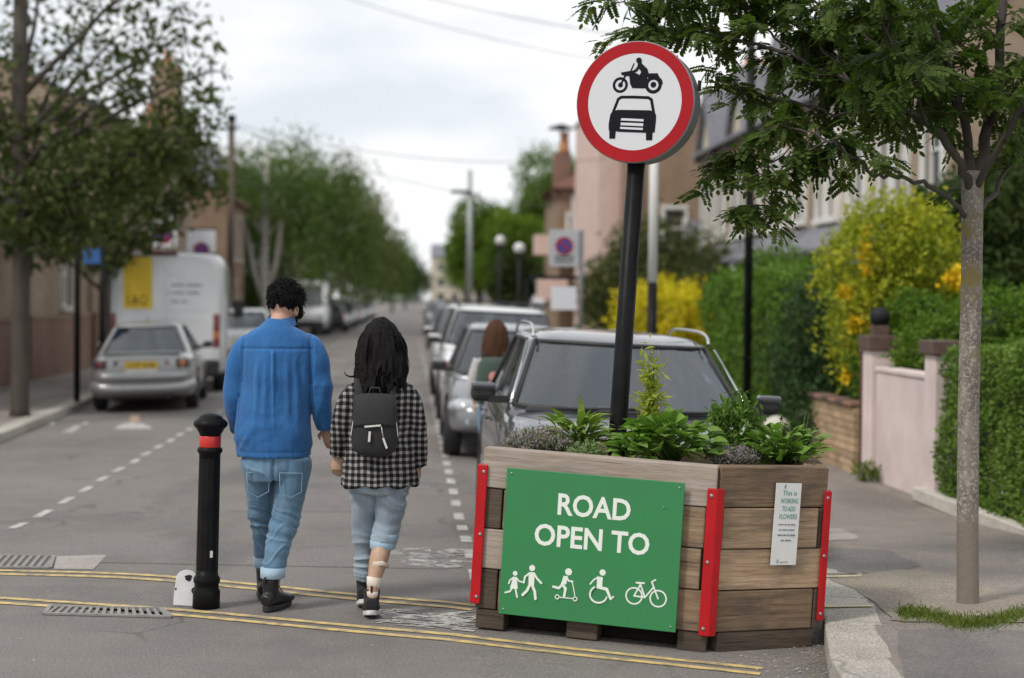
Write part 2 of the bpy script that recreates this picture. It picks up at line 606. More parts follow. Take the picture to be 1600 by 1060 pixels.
_xs = [-900, -200, -60, -25, -12, -8, -6.5, -5.5, -5, -4, -3.2, -2.5, -1.5, -.7, 0, .2, .6, 1, 1.5, 2, 2.4, 2.6, 3.2, 4.5, 8, 15, 40, 150, 900]
_ys = [-40, -10, 0, 2, 3, 4, 5, 6, 7, 8, 9, 10, 10.5, 11, 11.4, 11.8, 12.2, 12.6, 13, 13.5, 14, 16, 20, 28, 40, 60, 100, 180, 350, 900, 2000]
tag(sheet(_xs, _ys, gz, 'road', M_road), kind='structure')

def strip(mb, pts, w, lift=.004, step=.35):
    """painted line following the road surface"""
    out = []
    for i in range(len(pts) - 1):
        a, b = Vector(pts[i]), Vector(pts[i + 1])
        k = max(1, int((b - a).length / step))
        for j in range(k): out.append(a.lerp(b, j / k))
    out.append(Vector(pts[-1]))
    rows = []
    for i, p in enumerate(out):
        d = (out[min(i + 1, len(out) - 1)] - out[max(i - 1, 0)]).normalized()
        q = Vector((-d.y, d.x)) * w / 2
        l, r = p + q, p - q
        rows.append([(r.x, r.y, gz(r.x, r.y) + lift), (l.x, l.y, gz(l.x, l.y) + lift)])
    mb.grid(rows, False)

def gp(px, py):
    p = onground(px, py)
    return (p.x, p.y)

# double yellow lines either side of the closed strip
def dyl(pix, name):
    pts = [gp(*p)[:2] for p in pix]
    q = crom(pts, 6)
    q = [(q[0][0] - 3 * (q[1][0] - q[0][0]) * 4, q[0][1] - 3 * (q[1][1] - q[0][1]) * 4)] + [tuple(p) for p in q]
    for s_ in (-1, 1):
        mb = MB()
        pp = []
        for i, p in enumerate(q):
            d = (Vector(q[min(i + 1, len(q) - 1)]) - Vector(q[max(i - 1, 0)])).normalized()
            pp.append((p[0] - d.y * .062 * s_, p[1] + d.x * .062 * s_))
        strip(mb, pp, .055)
        tag(mb.build(name, M_yellow_line), kind='structure')
dyl([(0, 939), (280, 958), (560, 984), (850, 1014), (1190, 1050)], 'yellow_road_line')
dyl([(0, 895), (200, 901), (370, 915), (560, 934), (745, 951)], 'yellow_road_line')

mb = MB()
_r = random.Random(3)
y = 11.6
while y < 70:
    strip(mb, [(-2.98 + .02 * _r.uniform(-1, 1), y), (-2.98, y + .44)], .075)
    y += .86
tag(mb.build('parking_bay_line', M_white_line), kind='structure')
mb = MB()
y = 9.7
while y < 70:
    strip(mb, [(.36 - .004 * (y - 12), y), (.36 - .004 * (y - 12), y + .42)], .08)
    y += .86
tag(mb.build('parking_bay_line', M_white_line), kind='structure')

# ramp arrow and scraps of faded paint
def flatpoly(mb, pts, lift=.004):
    mb.add([(x, y, gz(x, y) + lift) for x, y in pts], [tuple(range(len(pts)))])
mb = MB()
flatpoly(mb, [gp(176, 671), gp(240, 671), gp(224, 663), gp(208, 660), gp(193, 663)])
tag(mb.build('ramp_arrow_marking', M_white_line), kind='structure')
mb = MB(); flatpoly(mb, [gp(203, 659), gp(219, 659), gp(217, 649), gp(204, 649)])
tag(mb.build('faded_red_marking', M_peach), kind='structure')
mb = MB()
for a in ([(97, 676), (112, 677), (128, 667), (118, 665)], [(126, 664), (136, 664), (140, 660), (131, 660)], [(76, 665), (83, 665), (88, 659), (82, 659)]):
    flatpoly(mb, [gp(*p) for p in a])
tag(mb.build('worn_bay_marking', M_worn), kind='structure')

def wornpatch(name, cx, cy, w, h, n, seed, tilt=0.0, grow=1.0):
    """remains of painted letters: many thin flakes, long across the road"""
    r = random.Random(seed)
    mb = MB()
    for i in range(n):
        px, py = cx + r.uniform(-w, w) / 2, cy + r.uniform(-h, h) / 2
        py += (px - cx) * tilt
        l, t = r.uniform(7, 40) * grow, r.uniform(.7, 1.9) * grow
        k = 7
        up = [(px - l / 2 + l * j / k, py + (px - cx) * 0 + t * r.uniform(.1, .6)) for j in range(k + 1)]
        dn = [(px - l / 2 + l * j / k, py - t * r.uniform(.1, .6)) for j in range(k, -1, -1)]
        flatpoly(mb, [gp(x, y + (x - px) * tilt) for x, y in up + dn], .004 + .0004 * i / n)
    return tag(mb.build(name, M_worn), kind='structure')
wornpatch('worn_road_lettering', 674, 872, 96, 30, 80, 4, .02)
wornpatch('worn_road_lettering', 655, 969, 150, 24, 95, 5, .09, 1.25)
wornpatch('worn_road_lettering', 700, 968, 55, 18, 26, 8, -.1, 1.5)
mb = MB(); flatpoly(mb, [gp(84, 890), gp(146, 891), gp(166, 868), (gp(88, 870))], .0035)
tag(mb.build('concrete_road_patch', M_conc), kind='structure')
# darker trench reinstatements in the carriageway
for q in ([(-2.4, 10.4), (.2, 10.1), (.25, 11.0), (-2.3, 11.3)], [(-1.5, 13.6), (-.2, 13.6), (-.15, 19), (-1.55, 19.2)]):
    mb = MB()
    xs_ = np.linspace(0, 1, 6)
    mb.grid([[tuple((lambda p: (p.x, p.y, gz(p.x, p.y) + .0025))(Vector(q[0]).lerp(Vector(q[1]), u).lerp(Vector(q[3]).lerp(Vector(q[2]), u), v))) for u in xs_] for v in np.linspace(0, 1, 10)], False)
    tag(mb.build('road_patch', M_patch), kind='structure')

# ------------------------------------------------------------------ pavements and kerbs
def pavement(line, far_x, zf, back, name):
    ys = [p[1] for p in line]
    st = sorted(set(list(np.arange(4, 30, .5)) + list(np.arange(30, 320, 10)) + [320.0]))
    rows = []
    for y in st:
        if y < ys[0]: continue
        x = float(np.interp(y, ys, [p[0] for p in line])) + back
        rows.append([(x + (far_x - x) * t, y, zf(x + (far_x - x) * t, y)) for t in np.linspace(0, 1, 5)])
    mb = MB()
    mb.grid(rows if far_x > 0 else [r[::-1] for r in rows])
    return tag(mb.build(name, M_pave), kind='structure')
pavement(KR, 9.5, pvr, .25, 'pavement')
pavement(KL, -40, pvl, -.25, 'pavement')

def kerb(line, side, wd, zf, ymin, ystones, label=None):
    root = empty('kerb', (0, 0, 0))
    tag(root, kind='structure')
    P = [Vector(p) for p in line if True]
    pts = []
    for a, b in zip(P, P[1:]):
        k = max(1, int((b - a).length / .1))
        pts += [a.lerp(b, j / k) for j in range(k)]
    pts.append(P[-1])
    r = random.Random(9)
    cum, seg, cur = 0.0, [], [pts[0]]
    nrm_ = {}
    for i, p in enumerate(pts):
        d_ = (pts[min(i + 3, len(pts) - 1)] - pts[max(i - 3, 0)]).normalized()
        nrm_[tuple(p)] = Vector((-d_.y, d_.x)) * (-side) * wd
    def top(p): return zf(p.x, p.y)
    rest = MB()
    length = r.uniform(.75, .95)
    for a, b in zip(pts, pts[1:]):
        cum += (b - a).length
        cur.append(b)
        if cum >= length:
            y0 = cur[0].y
            ds = (cur[-1] - cur[0]).normalized()
            nq = Vector((-ds.y, ds.x)) * (-side) * wd
            s0, s1 = cur[0] + ds * .007, cur[-1] - ds * .007
            mid = cur[len(cur) // 2]
            outer = [s0, mid, s1]
            inner = [s1 + nrm_[tuple(cur[-1])], mid + nrm_[tuple(mid)], s0 + nrm_[tuple(cur[0])]]
            stone = MB() if ymin <= y0 <= ystones else rest
            z1 = .5 * (top(cur[0]) + top(cur[-1])) + r.uniform(-.003, .003)
            V, Fc = [], []
            ring = outer + inner
            for p in ring: V.append((p.x, p.y, top(p) - KH - .12))
            for p in ring: V.append((p.x, p.y, top(p) + r.uniform(-.002, .002)))
            n = len(ring)
            rev = side > 0
            Fc = [tuple(range(n, 2 * n))] + [(i, (i + 1) % n, n + (i + 1) % n, n + i) for i in range(n)]
            if not rev: Fc = [q[::-1] for q in Fc]
            stone.add(V, Fc)
            if stone is not rest: stone.build('kerb_stone', M_granite, root, bevel=.012, seg=2)
            cum, cur = 0.0, [cur[-1]]
            length = r.uniform(.75, .95)
    tag(rest.build('kerb_run', M_granite, root), kind='stuff')
    return root
kerb(KR, 1, .285, lambda x, y: gz(xk(y), y) + KH + .004, 4.0, 26)
kerb(KL, -1, .25, lambda x, y: pvl(x, y) + .004, 17, 45)
mb = MB()      # yellow no-loading ticks on the corner kerb
for y0 in (8.62, 9.62):
    x0 = xk(y0)
    mb.add([(x0 + .015, y0, gz(x0, y0) + KH + .011), (x0 + .275, y0 + .02, gz(x0, y0) + KH + .011), (x0 + .275, y0 + .06, gz(x0, y0) + KH + .011), (x0 + .015, y0 + .045, gz(x0, y0) + KH + .011)], [(0, 1, 2, 3)])
tag(mb.build('kerb_tick_mark', mat('kerb_yellow', (.66, .56, .26), .8, col2=(.5, .45, .34), vscale=14)), kind='structure')

def pp(px, py, up=.004):
    """pixel -> point on the right-hand pavement"""
    d = ray(px, py)
    z = 0.0
    for _ in range(30):
        p = CAMP + d * ((z - CAMP.z) / d.z)
        z = pvr(p.x, p.y)
    return (p.x, p.y, z + up)
def pavepatch(name, pix, m, up=.004):
    pts = [Vector(pp(*p, up)) for p in pix]
    mb = MB()
    c = sum(pts, Vector()) / len(pts)
    ring = []
    for i, p in enumerate(pts):
        q = pts[(i + 1) % len(pts)]
        for t in np.linspace(0, 1, 6)[:-1]:
            s_ = p.lerp(q, t)
            s_ += Vector((random.uniform(-.02, .02), random.uniform(-.02, .02), 0))
            s_.z = pvr(s_.x, s_.y) + up
            ring.append(s_)
    n = len(ring)
    c.z = pvr(c.x, c.y) + up
    mb.add(ring + [c], [(i, (i + 1) % n, n) for i in range(n)])
    return tag(mb.build(name, m), kind='structure')
pavepatch('tree_pit_gravel', [(1296, 905), (1415, 890), (1470, 897), (1600, 935), (1640, 975), (1404, 972), (1392, 968), (1350, 930)], M_hoggin, .005)
pavepatch('pavement_patch', [(1292, 857), (1385, 860), (1440, 885), (1400, 893), (1297, 900), (1292, 890)], M_patch, .003)
pavepatch('pavement_patch', [(1404, 985), (1700, 985), (1700, 1075), (1410, 1075)], M_patch, .003)
pavepatch('pavement_patch', [(1292, 826), (1320, 828), (1345, 843), (1292, 846)], M_conc, .003)

# gardens and open ground behind the walls
mb = MB(); mb.grid([[(x, y, .03 if y < 12 else -.04) for x in (4.75, 7, 9.6)] for y in (10.9, 13, 20, 60)], False)
tag(mb.build('garden_ground', M_earth), kind='structure')

# ------------------------------------------------------------------ buildings
def facade(mb, w, h, ops, y=0.0, rev=.16):
    xs = sorted({0, w, *[o[0] for o in ops], *[o[1] for o in ops]})
    zs = sorted({0, h, *[o[2] for o in ops], *[o[3] for o in ops]})
    for i in range(len(xs) - 1):
        for j in range(len(zs) - 1):
            cx, cz = (xs[i] + xs[i + 1]) / 2, (zs[j] + zs[j + 1]) / 2
            if any(o[0] < cx < o[1] and o[2] < cz < o[3] for o in ops): continue
            mb.add([(xs[i], y, zs[j]), (xs[i + 1], y, zs[j]), (xs[i + 1], y, zs[j + 1]), (xs[i], y, zs[j + 1])], [(0, 1, 2, 3)])
    for a, b, c, d in ops:
        mb.add([(a, y, c), (b, y, c), (b, y, d), (a, y, d), (a, y + rev, c), (b, y + rev, c), (b, y + rev, d), (a, y + rev, d)], [(0, 4, 5, 1), (1, 5, 6, 2), (2, 6, 7, 3), (3, 7, 4, 0)])
def shell(mb, w, h, dp):
    mb.add([(0, 0, 0), (w, 0, 0), (w, dp, 0), (0, dp, 0), (0, 0, h), (w, 0, h), (w, dp, h), (0, dp, h)], [(1, 2, 6, 5), (2, 3, 7, 6), (3, 0, 4, 7), (4, 5, 6, 7)])
def window(parent, a, b, c, d, bars=(1, 1), surround=None, y=.1, sur=.14, name='window'):
    f = MB()
    t = .055
    f.box(((a + b) / 2, y, c + t / 2), (b - a, .07, t)); f.box(((a + b) / 2, y, d - t / 2), (b - a, .07, t))
    for x in (a + t / 2, b - t / 2): f.box((x, y, (c + d) / 2), (t, .066, d - c - 2 * t))
    for k in range(1, bars[0] + 1): f.box((a + (b - a) * k / (bars[0] + 1), y, (c + d) / 2), (.04, .06, d - c - 2 * t))
    for k in range(1, bars[1] + 1): f.box(((a + b) / 2, y, c + (d - c) * k / (bars[1] + 1)), (b - a - 2 * t, .056, .05))
    fo = f.build(name, M_whitepaint, parent)
    g = MB(); g.box(((a + b) / 2, y + .02, (c + d) / 2), (b - a - 2 * t, .012, d - c - 2 * t)); g.build('pane', M_glassw, fo)
    if surround:
        s_ = MB()
        s_.box(((a + b) / 2, -.03, d + sur / 2), (b - a + 2 * sur, .1, sur)); s_.box(((a + b) / 2, -.05, c - .06), (b - a + 2 * sur, .16, .12))
        for x in (a - sur / 2, b + sur / 2): s_.box((x, -.025, (c + d) / 2), (sur, .09, d - c))
        s_.build('surround', surround, fo)
    return fo
def gableroof(parent, w, h, dp, rise, m, ov=.3):
    mb = MB()
    V = [(-.05, -ov, h - .1), (w + .05, -ov, h - .1), (w + .05, dp / 2, h + rise), (-.05, dp / 2, h + rise), (-.05, dp + ov, h - .1), (w + .05, dp + ov, h - .1)]
    V2 = [(x, y, z + .1) for x, y, z in V]
    mb.add(V + V2, [(0, 3, 2, 1), (3, 4, 5, 2), (6, 7, 8, 9), (9, 8, 11, 10), (0, 1, 7, 6), (4, 10, 11, 5), (0, 6, 9, 3), (3, 9, 10, 4), (1, 2, 8, 7), (2, 5, 11, 8)])
    # gable infill
    mb2 = MB()
    for x in (0, w): mb2.add([(x, 0, h - .02), (x, dp, h - .02), (x, dp / 2, h + rise - .02)], [(0, 1, 2)])
    return mb.build('roof', m, parent), mb2
def chimney(parent, c, s_, h, mbrick, pots=3):
    mb = MB(); mb.box((c[0], c[1], c[2] + h / 2), (s_[0], s_[1], h)); mb.box((c[0], c[1], c[2] + h - .09), (s_[0] + .1, s_[1] + .1, .12))
    ch = mb.build('chimney', mbrick, parent)
    for k in range(pots):
        q = MB(); q.lathe([(.10, 0), (.13, .05), (.10, .08), (.085, .42), (.11, .46), (.11, .5)], 10)
        q.build('chimney_pot', M_terra, ch, loc=(c[0] + (k - (pots - 1) / 2) * s_[0] / max(pots, 1), c[1], c[2] + h))
    return ch

def terrace(label, Y1, w=4.9, X=8.9, h=6.3, mwall=None, bay=True, door='blue', rot=-90, group='terraced houses behind the front gardens'):
    """one house of the terrace on the far side of the front gardens; its front faces the street"""
    t = empty('terraced_house', (X, Y1, -.08), R(rot))
    tag(t, label, 'house', group)
    ops = [(.45, 1.15, 3.55, 5.3), (1.45, 2.15, 3.55, 5.3), (3.2, 4.2, 3.6, 5.2), (3.25, 4.15, .1, 2.3), (.5, 2.2, .7, 2.5)]
    mb = MB(); facade(mb, w, h, ops); shell(mb, w, h, 8)
    rf, gb = gableroof(t, w, h, 8, 2.4, M_slate)
    mb.v_off = 0
    o = len(mb.v); mb.v += gb.v; mb.f += [tuple(i + o for i in q) for q in gb.f]; mb.m += gb.m; mb.sm += gb.sm
    mb.build('wall', mwall or M_stock, t)
    for q in ops[:3]: window(t, *q, bars=(0, 1), surround=M_whitepaint)
    d = MB(); d.box((3.7, .13, 1.2), (.88, .06, 2.18)); dd = d.build('door', mat('door_' + door, {'blue': (.03, .06, .12), 'red': (.16, .02, .02), 'green': (.02, .08, .05)}[door], .4), t)
    k = MB(); k.ball((4.0, .08, 1.1), .035); k.build('handle', M_grey_steel, dd)
    # bay with slate hood running over the door
    b = MB()
    for x0, x1, y0, y1 in ((.35, .9, -.02, -.75), (.9, 1.8, -.75, -.75), (1.8, 2.35, -.75, -.02)):
        b.add([(x0, y0, 0), (x1, y1, 0), (x1, y1, .75), (x0, y0, .75)], [(0, 1, 2, 3)])
        b.add([(x0, y0, 2.45), (x1, y1, 2.45), (x1, y1, 2.8), (x0, y0, 2.8)], [(0, 1, 2, 3)])
    for x, y in ((.38, -.04), (.9, -.74), (1.35, -.76), (1.8, -.74), (2.32, -.04)): b.box((x, y, 1.6), (.13, .13, 1.7))
    bo = b.build('bay', M_whitepaint, t)
    g = MB(); g.grid([[(.36, -.0, .75), (.9, -.7, .75), (1.8, -.7, .75), (2.34, 0, .75)], [(.36, 0, 2.45), (.9, -.7, 2.45), (1.8, -.7, 2.45), (2.34, 0, 2.45)]], False)
    g.build('pane', M_glassw, bo)
    hd = MB(); hd.add([(.15, -.95, 2.8), (4.75, -.95, 2.8), (4.75, 0, 3.4), (.15, 0, 3.4), (.15, -.95, 2.72), (4.75, -.95, 2.72), (4.75, -.005, 2.72), (.15, -.005, 2.72)], [(0, 1, 2, 3), (4, 7, 6, 5), (0, 4, 5, 1), (1, 5, 6, 2), (3, 7, 4, 0)])
    hd.build('porch_roof', M_slate, t)
    for x in (2.75, 4.65): pst = MB(); pst.box((x, -.8, 1.36), (.12, .12, 2.72)); pst.build('porch_post', M_whitepaint, t)
    gg = MB(); gg.add([(.15, -.02, h - .1), (2.55, -.02, h - .1), (1.35, -.02, h + 1.75)], [(0, 1, 2)]); gg.build('gable', M_cream, t)
    gr_ = MB()
    for sg in (-1, 1):
        gr_.add([(1.35, -.22, h + 1.95), (1.35 + sg * 1.45, -.22, h - .25), (1.35 + sg * 1.45, 3.0, h - .25), (1.35, 3.0, h + 1.95), (1.35, -.22, h + 1.83), (1.35 + sg * 1.36, -.22, h - .27), (1.35 + sg * 1.36, 3.0, h - .27), (1.35, 3.0, h + 1.83)], [(0, 1, 2, 3), (4, 7, 6, 5), (0, 4, 5, 1)])
    gr_.build('gable_roof', M_slate, t)
    chimney(t, (w - .1, 3.4, h + 1.5), (1.0, .55), 2.0, mwall or M_stock, 4)
    return t
terrace('stock brick terraced house nearest the yellow flowering shrub', 32.0, door='green')
terrace('terraced house whose white window surrounds show above the yellow shrub', 37.0, mwall=M_cream, door='red')
terrace('terraced house with slate porch roof left of the yellow shrub', 42.0)
terrace('terraced house behind the black lamp post, fourth along the terrace', 47.0, mwall=M_brownbrick, door='red')
terrace('last terraced house before the side street and brown gable', 52.0)

for k_, (y_, m_, d_, lab_) in enumerate(((70, M_redbrick, 'green', 'red brick terraced house behind the white trunked birch'), (76, M_stock, 'red', 'stock brick terraced house behind the birch above the man'), (82, M_brownbrick, 'blue', 'brown terraced house third behind the birch row'), (88, M_cream, 'green', 'cream terraced house glimpsed between the left birches'), (94, M_redbrick, 'red', 'red brick terraced house fifth behind the birch row'), (101, M_stock, 'blue', 'stock brick house behind the olive green birches'), (110, M_brownbrick, 'green', 'brown house behind the last olive birch'), (122, M_redbrick, 'red', 'far red brick house behind the dark trees on the left'), (138, M_stock, 'blue', 'farthest stock brick house on the left side'))):
    terrace(lab_, y_, w=5.6 if y_ < 101 else 9.5, X=-8.6, mwall=m_, door=d_, rot=90, group='houses behind the birch trees')
# brown brick end wall that faces us across the side street
t = empty('brick_house', (7.15, 57, -.1))
tag(t, 'brown brick house with white windows and a satellite dish, facing up the street', 'house')
mb = MB()
bops = [(3.1, 3.9, 4.1, 5.5), (1.35, 2.05, 3.6, 4.9), (4.6, 5.3, 1.0, 2.6)]
facade(mb, 6.4, 8.4, bops); shell(mb, 6.4, 8.4, 9)
mb.build('wall', M_brownbrick, t)
for q in bops: window(t, *q, bars=(0, 1), surround=M_whitepaint, sur=.12)
mb = MB(); mb.box((3.2, 4.5, 8.46), (6.7, 9.3, .12)); mb.build('parapet', M_stone, t)
mb = MB(); mb.tube([(.42, -.08, 2.5), (.42, -.08, 8.2)], .09, 8); mb.build('downpipe', M_whitepaint, t)
chimney(t, (5.2, 3, 8.5), (1.2, .7), 1.6, M_brownbrick, 4)
t = empty('satellite_dish', (9.55, 56.7, 4.0))
tag(t, 'dark satellite dish fixed to the brown brick wall', 'satellite dish')
mb = MB(); mb.lathe([(.02, .10), (.2, .09), (.38, .03), (.45, -.02), (.42, -.03), (.2, .05), (.02, .06)], 20, Matrix.Rotation(R(75), 4, 'X') @ Matrix.Rotation(R(12), 4, 'Y')); mb.build('dish', M_greypaint, t)
mb = MB(); mb.tube([(0, -.02, 0), (.05, .3, -.1)], .03); mb.tube([(0, -.05, -.35), (0, -.45, -.15)], .015); mb.build('arm', M_blackm, t)

# tall pink rendered building behind it
t = empty('pink_building', (6.4, 58.5, -.1))
tag(t, 'tall narrow pink rendered building beside the brown brick house', 'building')
mb = MB(); pops = [(.35, .95, .2, 2.3)]
facade(mb, 1.34, 8.7, pops); shell(mb, 1.34, 8.7, 9); mb.build('wall', M_pink, t)
mb = MB(); mb.box((.67, 4.5, 8.76), (1.5, 9.2, .14)); mb.build('coping', M_stone, t)
mb = MB(); mb.box((.65, .12, 1.25), (.58, .05, 2.06)); mb.build('door', M_blackm, t)
mb = MB(); mb.box((.67, -.05, 3.1), (1.3, .09, .35)); mb.build('fascia', M_pinkwall, t)

# house with a hipped tile roof further on
t = empty('hipped_house', (5.85, 68, -.1))
tag(t, 'white fronted house with red tiled hip roof and a tall chimney pot', 'house')
mb = MB(); hops = [(.35, 1.25, 3.2, 5.2), (1.7, 2.5, 3.3, 4.7), (1.7, 2.6, .8, 2.2)]
facade(mb, 5.5, 6.3, hops); shell(mb, 5.5, 6.3, 8); mb.build('wall', M_brownbrick, t)
for q in hops: window(t, *q, bars=(0, 1), surround=M_whitepaint, sur=.12)
mb = MB(); mb.box((.95, -.06, 5.0), (1.0, .08, 2.1)); mb.build('white_panel', M_whitepaint, t)
mb = MB(); mb.add([(-.35, -.35, 6.3), (5.85, -.35, 6.3), (5.85, 8.35, 6.3), (-.35, 8.35, 6.3), (2.4, 2.6, 8.4), (2.4, 5.2, 8.4), (3.2, 2.6, 8.4), (3.2, 5.2, 8.4)], [(0, 1, 6, 4), (1, 2, 7, 6), (2, 3, 5, 7), (3, 0, 4, 5), (4, 6, 7, 5), (0, 3, 2, 1)])
mb.build('roof', M_tile, t)
mb = MB(); mb.box((-.35, -.6, 3.95), (1.5, 1.0, .8)); mb.build('shop_fascia', M_pink, t); mb = MB(); mb.box((-.35, -.6, 2.2), (1.2, .8, .9)); mb.build('shop_blind', M_pink, t)
mb = MB(); mb.box((.1, .6, 6.9), (.7, .6, 1.8)); mb.build('chimney', M_redbrick, t)
mb = MB(); mb.lathe([(.2, 0), (.24, .1), (.2, .2), (.18, .75), (.22, .8), (.22, .85)], 12); mb.build('chimney_pot', M_terra, t, loc=(.2, .6, 7.8))
mb = MB(); mb.lathe([(.04, 0), (.04, .12), (.55, .14), (.5, .2), (.12, .34), (.02, .36)], 14); mb.build('cowl', M_blackm, t, loc=(.05, .6, 8.63))

# brick buildings on the left: a low one near us, a taller one beyond it
def brickblock(label, y0, L, h, rise, ops, doors=()):
    t = empty('brick_building', (-7.7, y0, -.1), R(90))
    tag(t, label, 'building')
    mb = MB()
    facade(mb, L, h, ops + list(doors)); shell(mb, L, h, 8)
    rf, gb = gableroof(t, L, h, 8, rise, M_slate)
    o = len(mb.v); mb.v += gb.v; mb.f += [tuple(i + o for i in q) for q in gb.f]; mb.m += gb.m; mb.sm += gb.sm
    mb.build('wall', M_stock, t)
    x = 0.0
    for d in list(doors) + [(L, L, 0, 0)]:
        if d[0] - x > .2:
            mb = MB(); mb.box(((x + d[0]) / 2, -.03, .62), (d[0] - x, .1, 1.24)); mb.build('plinth', M_redbrick, t)
            mb = MB(); mb.box(((x + d[0]) / 2, -.04, 1.29), (d[0] - x, .12, .1)); mb.build('string_course', M_brownbrick, t)
        x = d[1]
    for q in ops: window(t, *q, bars=(0, 1), surround=M_stone, sur=.1)
    for d in doors:
        mb = MB(); mb.box(((d[0] + d[1]) / 2, .12, (d[2] + d[3]) / 2), (d[1] - d[0] - .02, .05, d[3] - d[2] - .02)); mb.build('door', M_blackm, t)
    return t
brickblock('low stock brick building with a darker brick base on the left pavement', 23.5, 16.0, 3.5, 1.3, [(13, 14.1, 1.5, 2.9)], [(9, 10, .1, 2.4)])
t = brickblock('taller stock brick building with a big chimney behind the street trees', 40.2, 17.2, 6.2, 2.0, [(a, a + 1.1, 3.6, 5.3) for a in (1.5, 5, 8.5, 12)] + [(a, a + 1.2, 1.4, 2.8) for a in (2, 10)], [(6.4, 7.4, .1, 2.4)])
chimney(t, (15.6, .55, 6.1), (1.3, .8), 3.2, M_brownbrick, 3)
t = empty('low_brick_house', (-7.0, 62, -.1), R(90))
tag(t, 'lower brown brick house beyond the corner building on the left', 'house')
mb = MB(); lo2 = [(1, 2.1, 3.2, 4.8), (3.6, 4.7, 3.2, 4.8), (1, 2.4, .8, 2.3)]
facade(mb, 6, 5.4, lo2); shell(mb, 6, 5.4, 8)
rf, gb = gableroof(t, 6, 5.4, 8, 1.8, M_tile)
o = len(mb.v); mb.v += gb.v; mb.f += [tuple(i + o for i in q) for q in gb.f]; mb.m += gb.m; mb.sm += gb.sm
mb.build('wall', M_brownbrick, t)
for q in lo2: window(t, *q, bars=(0, 1), surround=M_stone, sur=.1)
t = empty('beige_building', (2.9, 330, -.1))
tag(t, 'pale beige building closing the far end of the street', 'building')
mb = MB(); fo = [(a, a + 1.4, z, z + 1.8) for a in (1.2, 4, 6.8, 9.6) for z in (1, 4, 7)]
facade(mb, 12, 10, fo); shell(mb, 12, 10, 10); mb.build('wall', M_cream, t)
for q in fo: window(t, *q, bars=(0, 1))
rf, gb = gableroof(t, 12, 10, 10, 2.5, M_slate); gb.build('gable', M_cream, t)

# ------------------------------------------------------------------ garden walls on the right
def pier(name, label, cat, c, s_, h, m, cap=None, capm=None, z0=None):
    z0 = pvr(c[0], c[1]) - .03 if z0 is None else z0
    t = empty(name, (c[0], c[1], z0)); tag(t, label, cat)
    mb = MB(); mb.box((0, 0, h / 2), (s_[0], s_[1], h)); mb.build('shaft', m, t, bevel=.008)
    if cap: mb = MB(); mb.box((0, 0, h + cap / 2), (s_[0] + .08, s_[1] + .08, cap)); mb.build('cap', capm, t, bevel=.008)
    return t
M_cap = mat('coping_brown', (.075, .045, .035), .8, col2=(.11, .07, .055), vscale=8)
t = pier('gate_pillar', 'pink rendered pillar with dark coping beside the clipped hedge', 'pillar', (4.50, 14.0), (.22, .30), 1.30, M_pinkwall, .12, M_cap)
t = pier('gate_pillar', 'slim pink pillar carrying a brown brick cap and black ball', 'pillar', (4.50, 15.95), (.24, .30), 1.28, M_pinkwall, .14, M_cap)
mb = MB(); mb.box((0, 0, 1.47), (.15, .15, .10)); mb.build('neck', M_cap, t)
mb = MB(); mb.ball((0, 0, 1.60), .10, 16, 10); mb.build('ball_finial', M_blackm, t)
t = empty('garden_wall', (4.50, 14.97, pvr(4.5, 15) - .03)); tag(t, 'low pale pink rendered wall between two pillars', 'wall')
mb = MB(); mb.box((0, 0, .54), (.14, 1.62, 1.08)); mb.build('panel', M_pinkwall, t)
mb = MB(); mb.box((0, 0, 1.1), (.18, 1.62, .05)); mb.build('coping', M_pinkwall, t, bevel=.01)
t = empty('gate_post', (4.46, 16.22, pvr(4.5, 16.2) - .02)); tag(t, 'dark red wooden gate post beside the low brick wall', 'post')
mb = MB(); mb.box((0, 0, .62), (.12, .12, 1.24)); mb.build('post', mat('dark_red_wood', (.09, .03, .025), .6), t, bevel=.006)
mb = MB(); mb.box((0, 0, 1.26), (.15, .15, .04), top=(.7, .7)); mb.build('cap', M_cap, t)
# low brick wall, laid brick by brick
t = empty('brick_wall', (4.42, 16.35, pvr(4.4, 17) - .02)); tag(t, 'low yellow brick garden wall with tile coping under the flowering shrub', 'wall')
M_brk = mat('yellow_brick', (.46, .33, .20), .9, col2=(.38, .26, .155), vscale=11, bump=.4, bscale=40, rnd=.3)
M_mortar = mat('mortar', (.36, .31, .25), .95)
bm_full = MB().box((0, 0, 0), (.1025, .215, .065)).mesh('brick', M_brk)
bm_half = MB().box((0, 0, 0), (.1025, .1025, .065)).mesh('brick', M_brk)
for c_ in range(9):
    off = 0 if c_ % 2 == 0 else .1125
    yy = 0.0
    if off:
        obj('brick', bm_half, t, (random.uniform(-.002, .002), .05, .04 + c_ * .075))
        yy = .1125
    while yy < 1.75:
        obj('brick', bm_full, t, (random.uniform(-.003, .003), yy + .1075, .04 + c_ * .075), (0, 0, random.uniform(-.008, .008)))
        yy += .225
mb = MB(); mb.box((0.012, .9, .34), (.088, 1.79, .672)); mb.build('mortar_bed', M_mortar, t)
for k in range(6):
    mb = MB(); mb.box((0, 0, 0), (.20, .295, .045)); mb.build('coping_tile', M_cap if k % 2 else mat('coping_tile', (.24, .13, .09), .85), t, loc=(0, .15 + k * .302, .712), bevel=.008)
t = empty('garden_edging', (4.36, 12.4, pvr(4.4, 12.4))); tag(t, 'white concrete edging along the foot of the clipped hedge', 'edging')
for k in range(4):
    mb = MB(); mb.box((0, 0, .03), (.12, .88, .12)); mb.build('edging_block', M_stone, t, loc=(0, -1.4 + k * .9, 0), bevel=.01)
t = empty('wire_fence', (4.43, 12.4, pvr(4.5, 12.4))); tag(t, 'low thin wire fence along the hedge foot', 'fence')
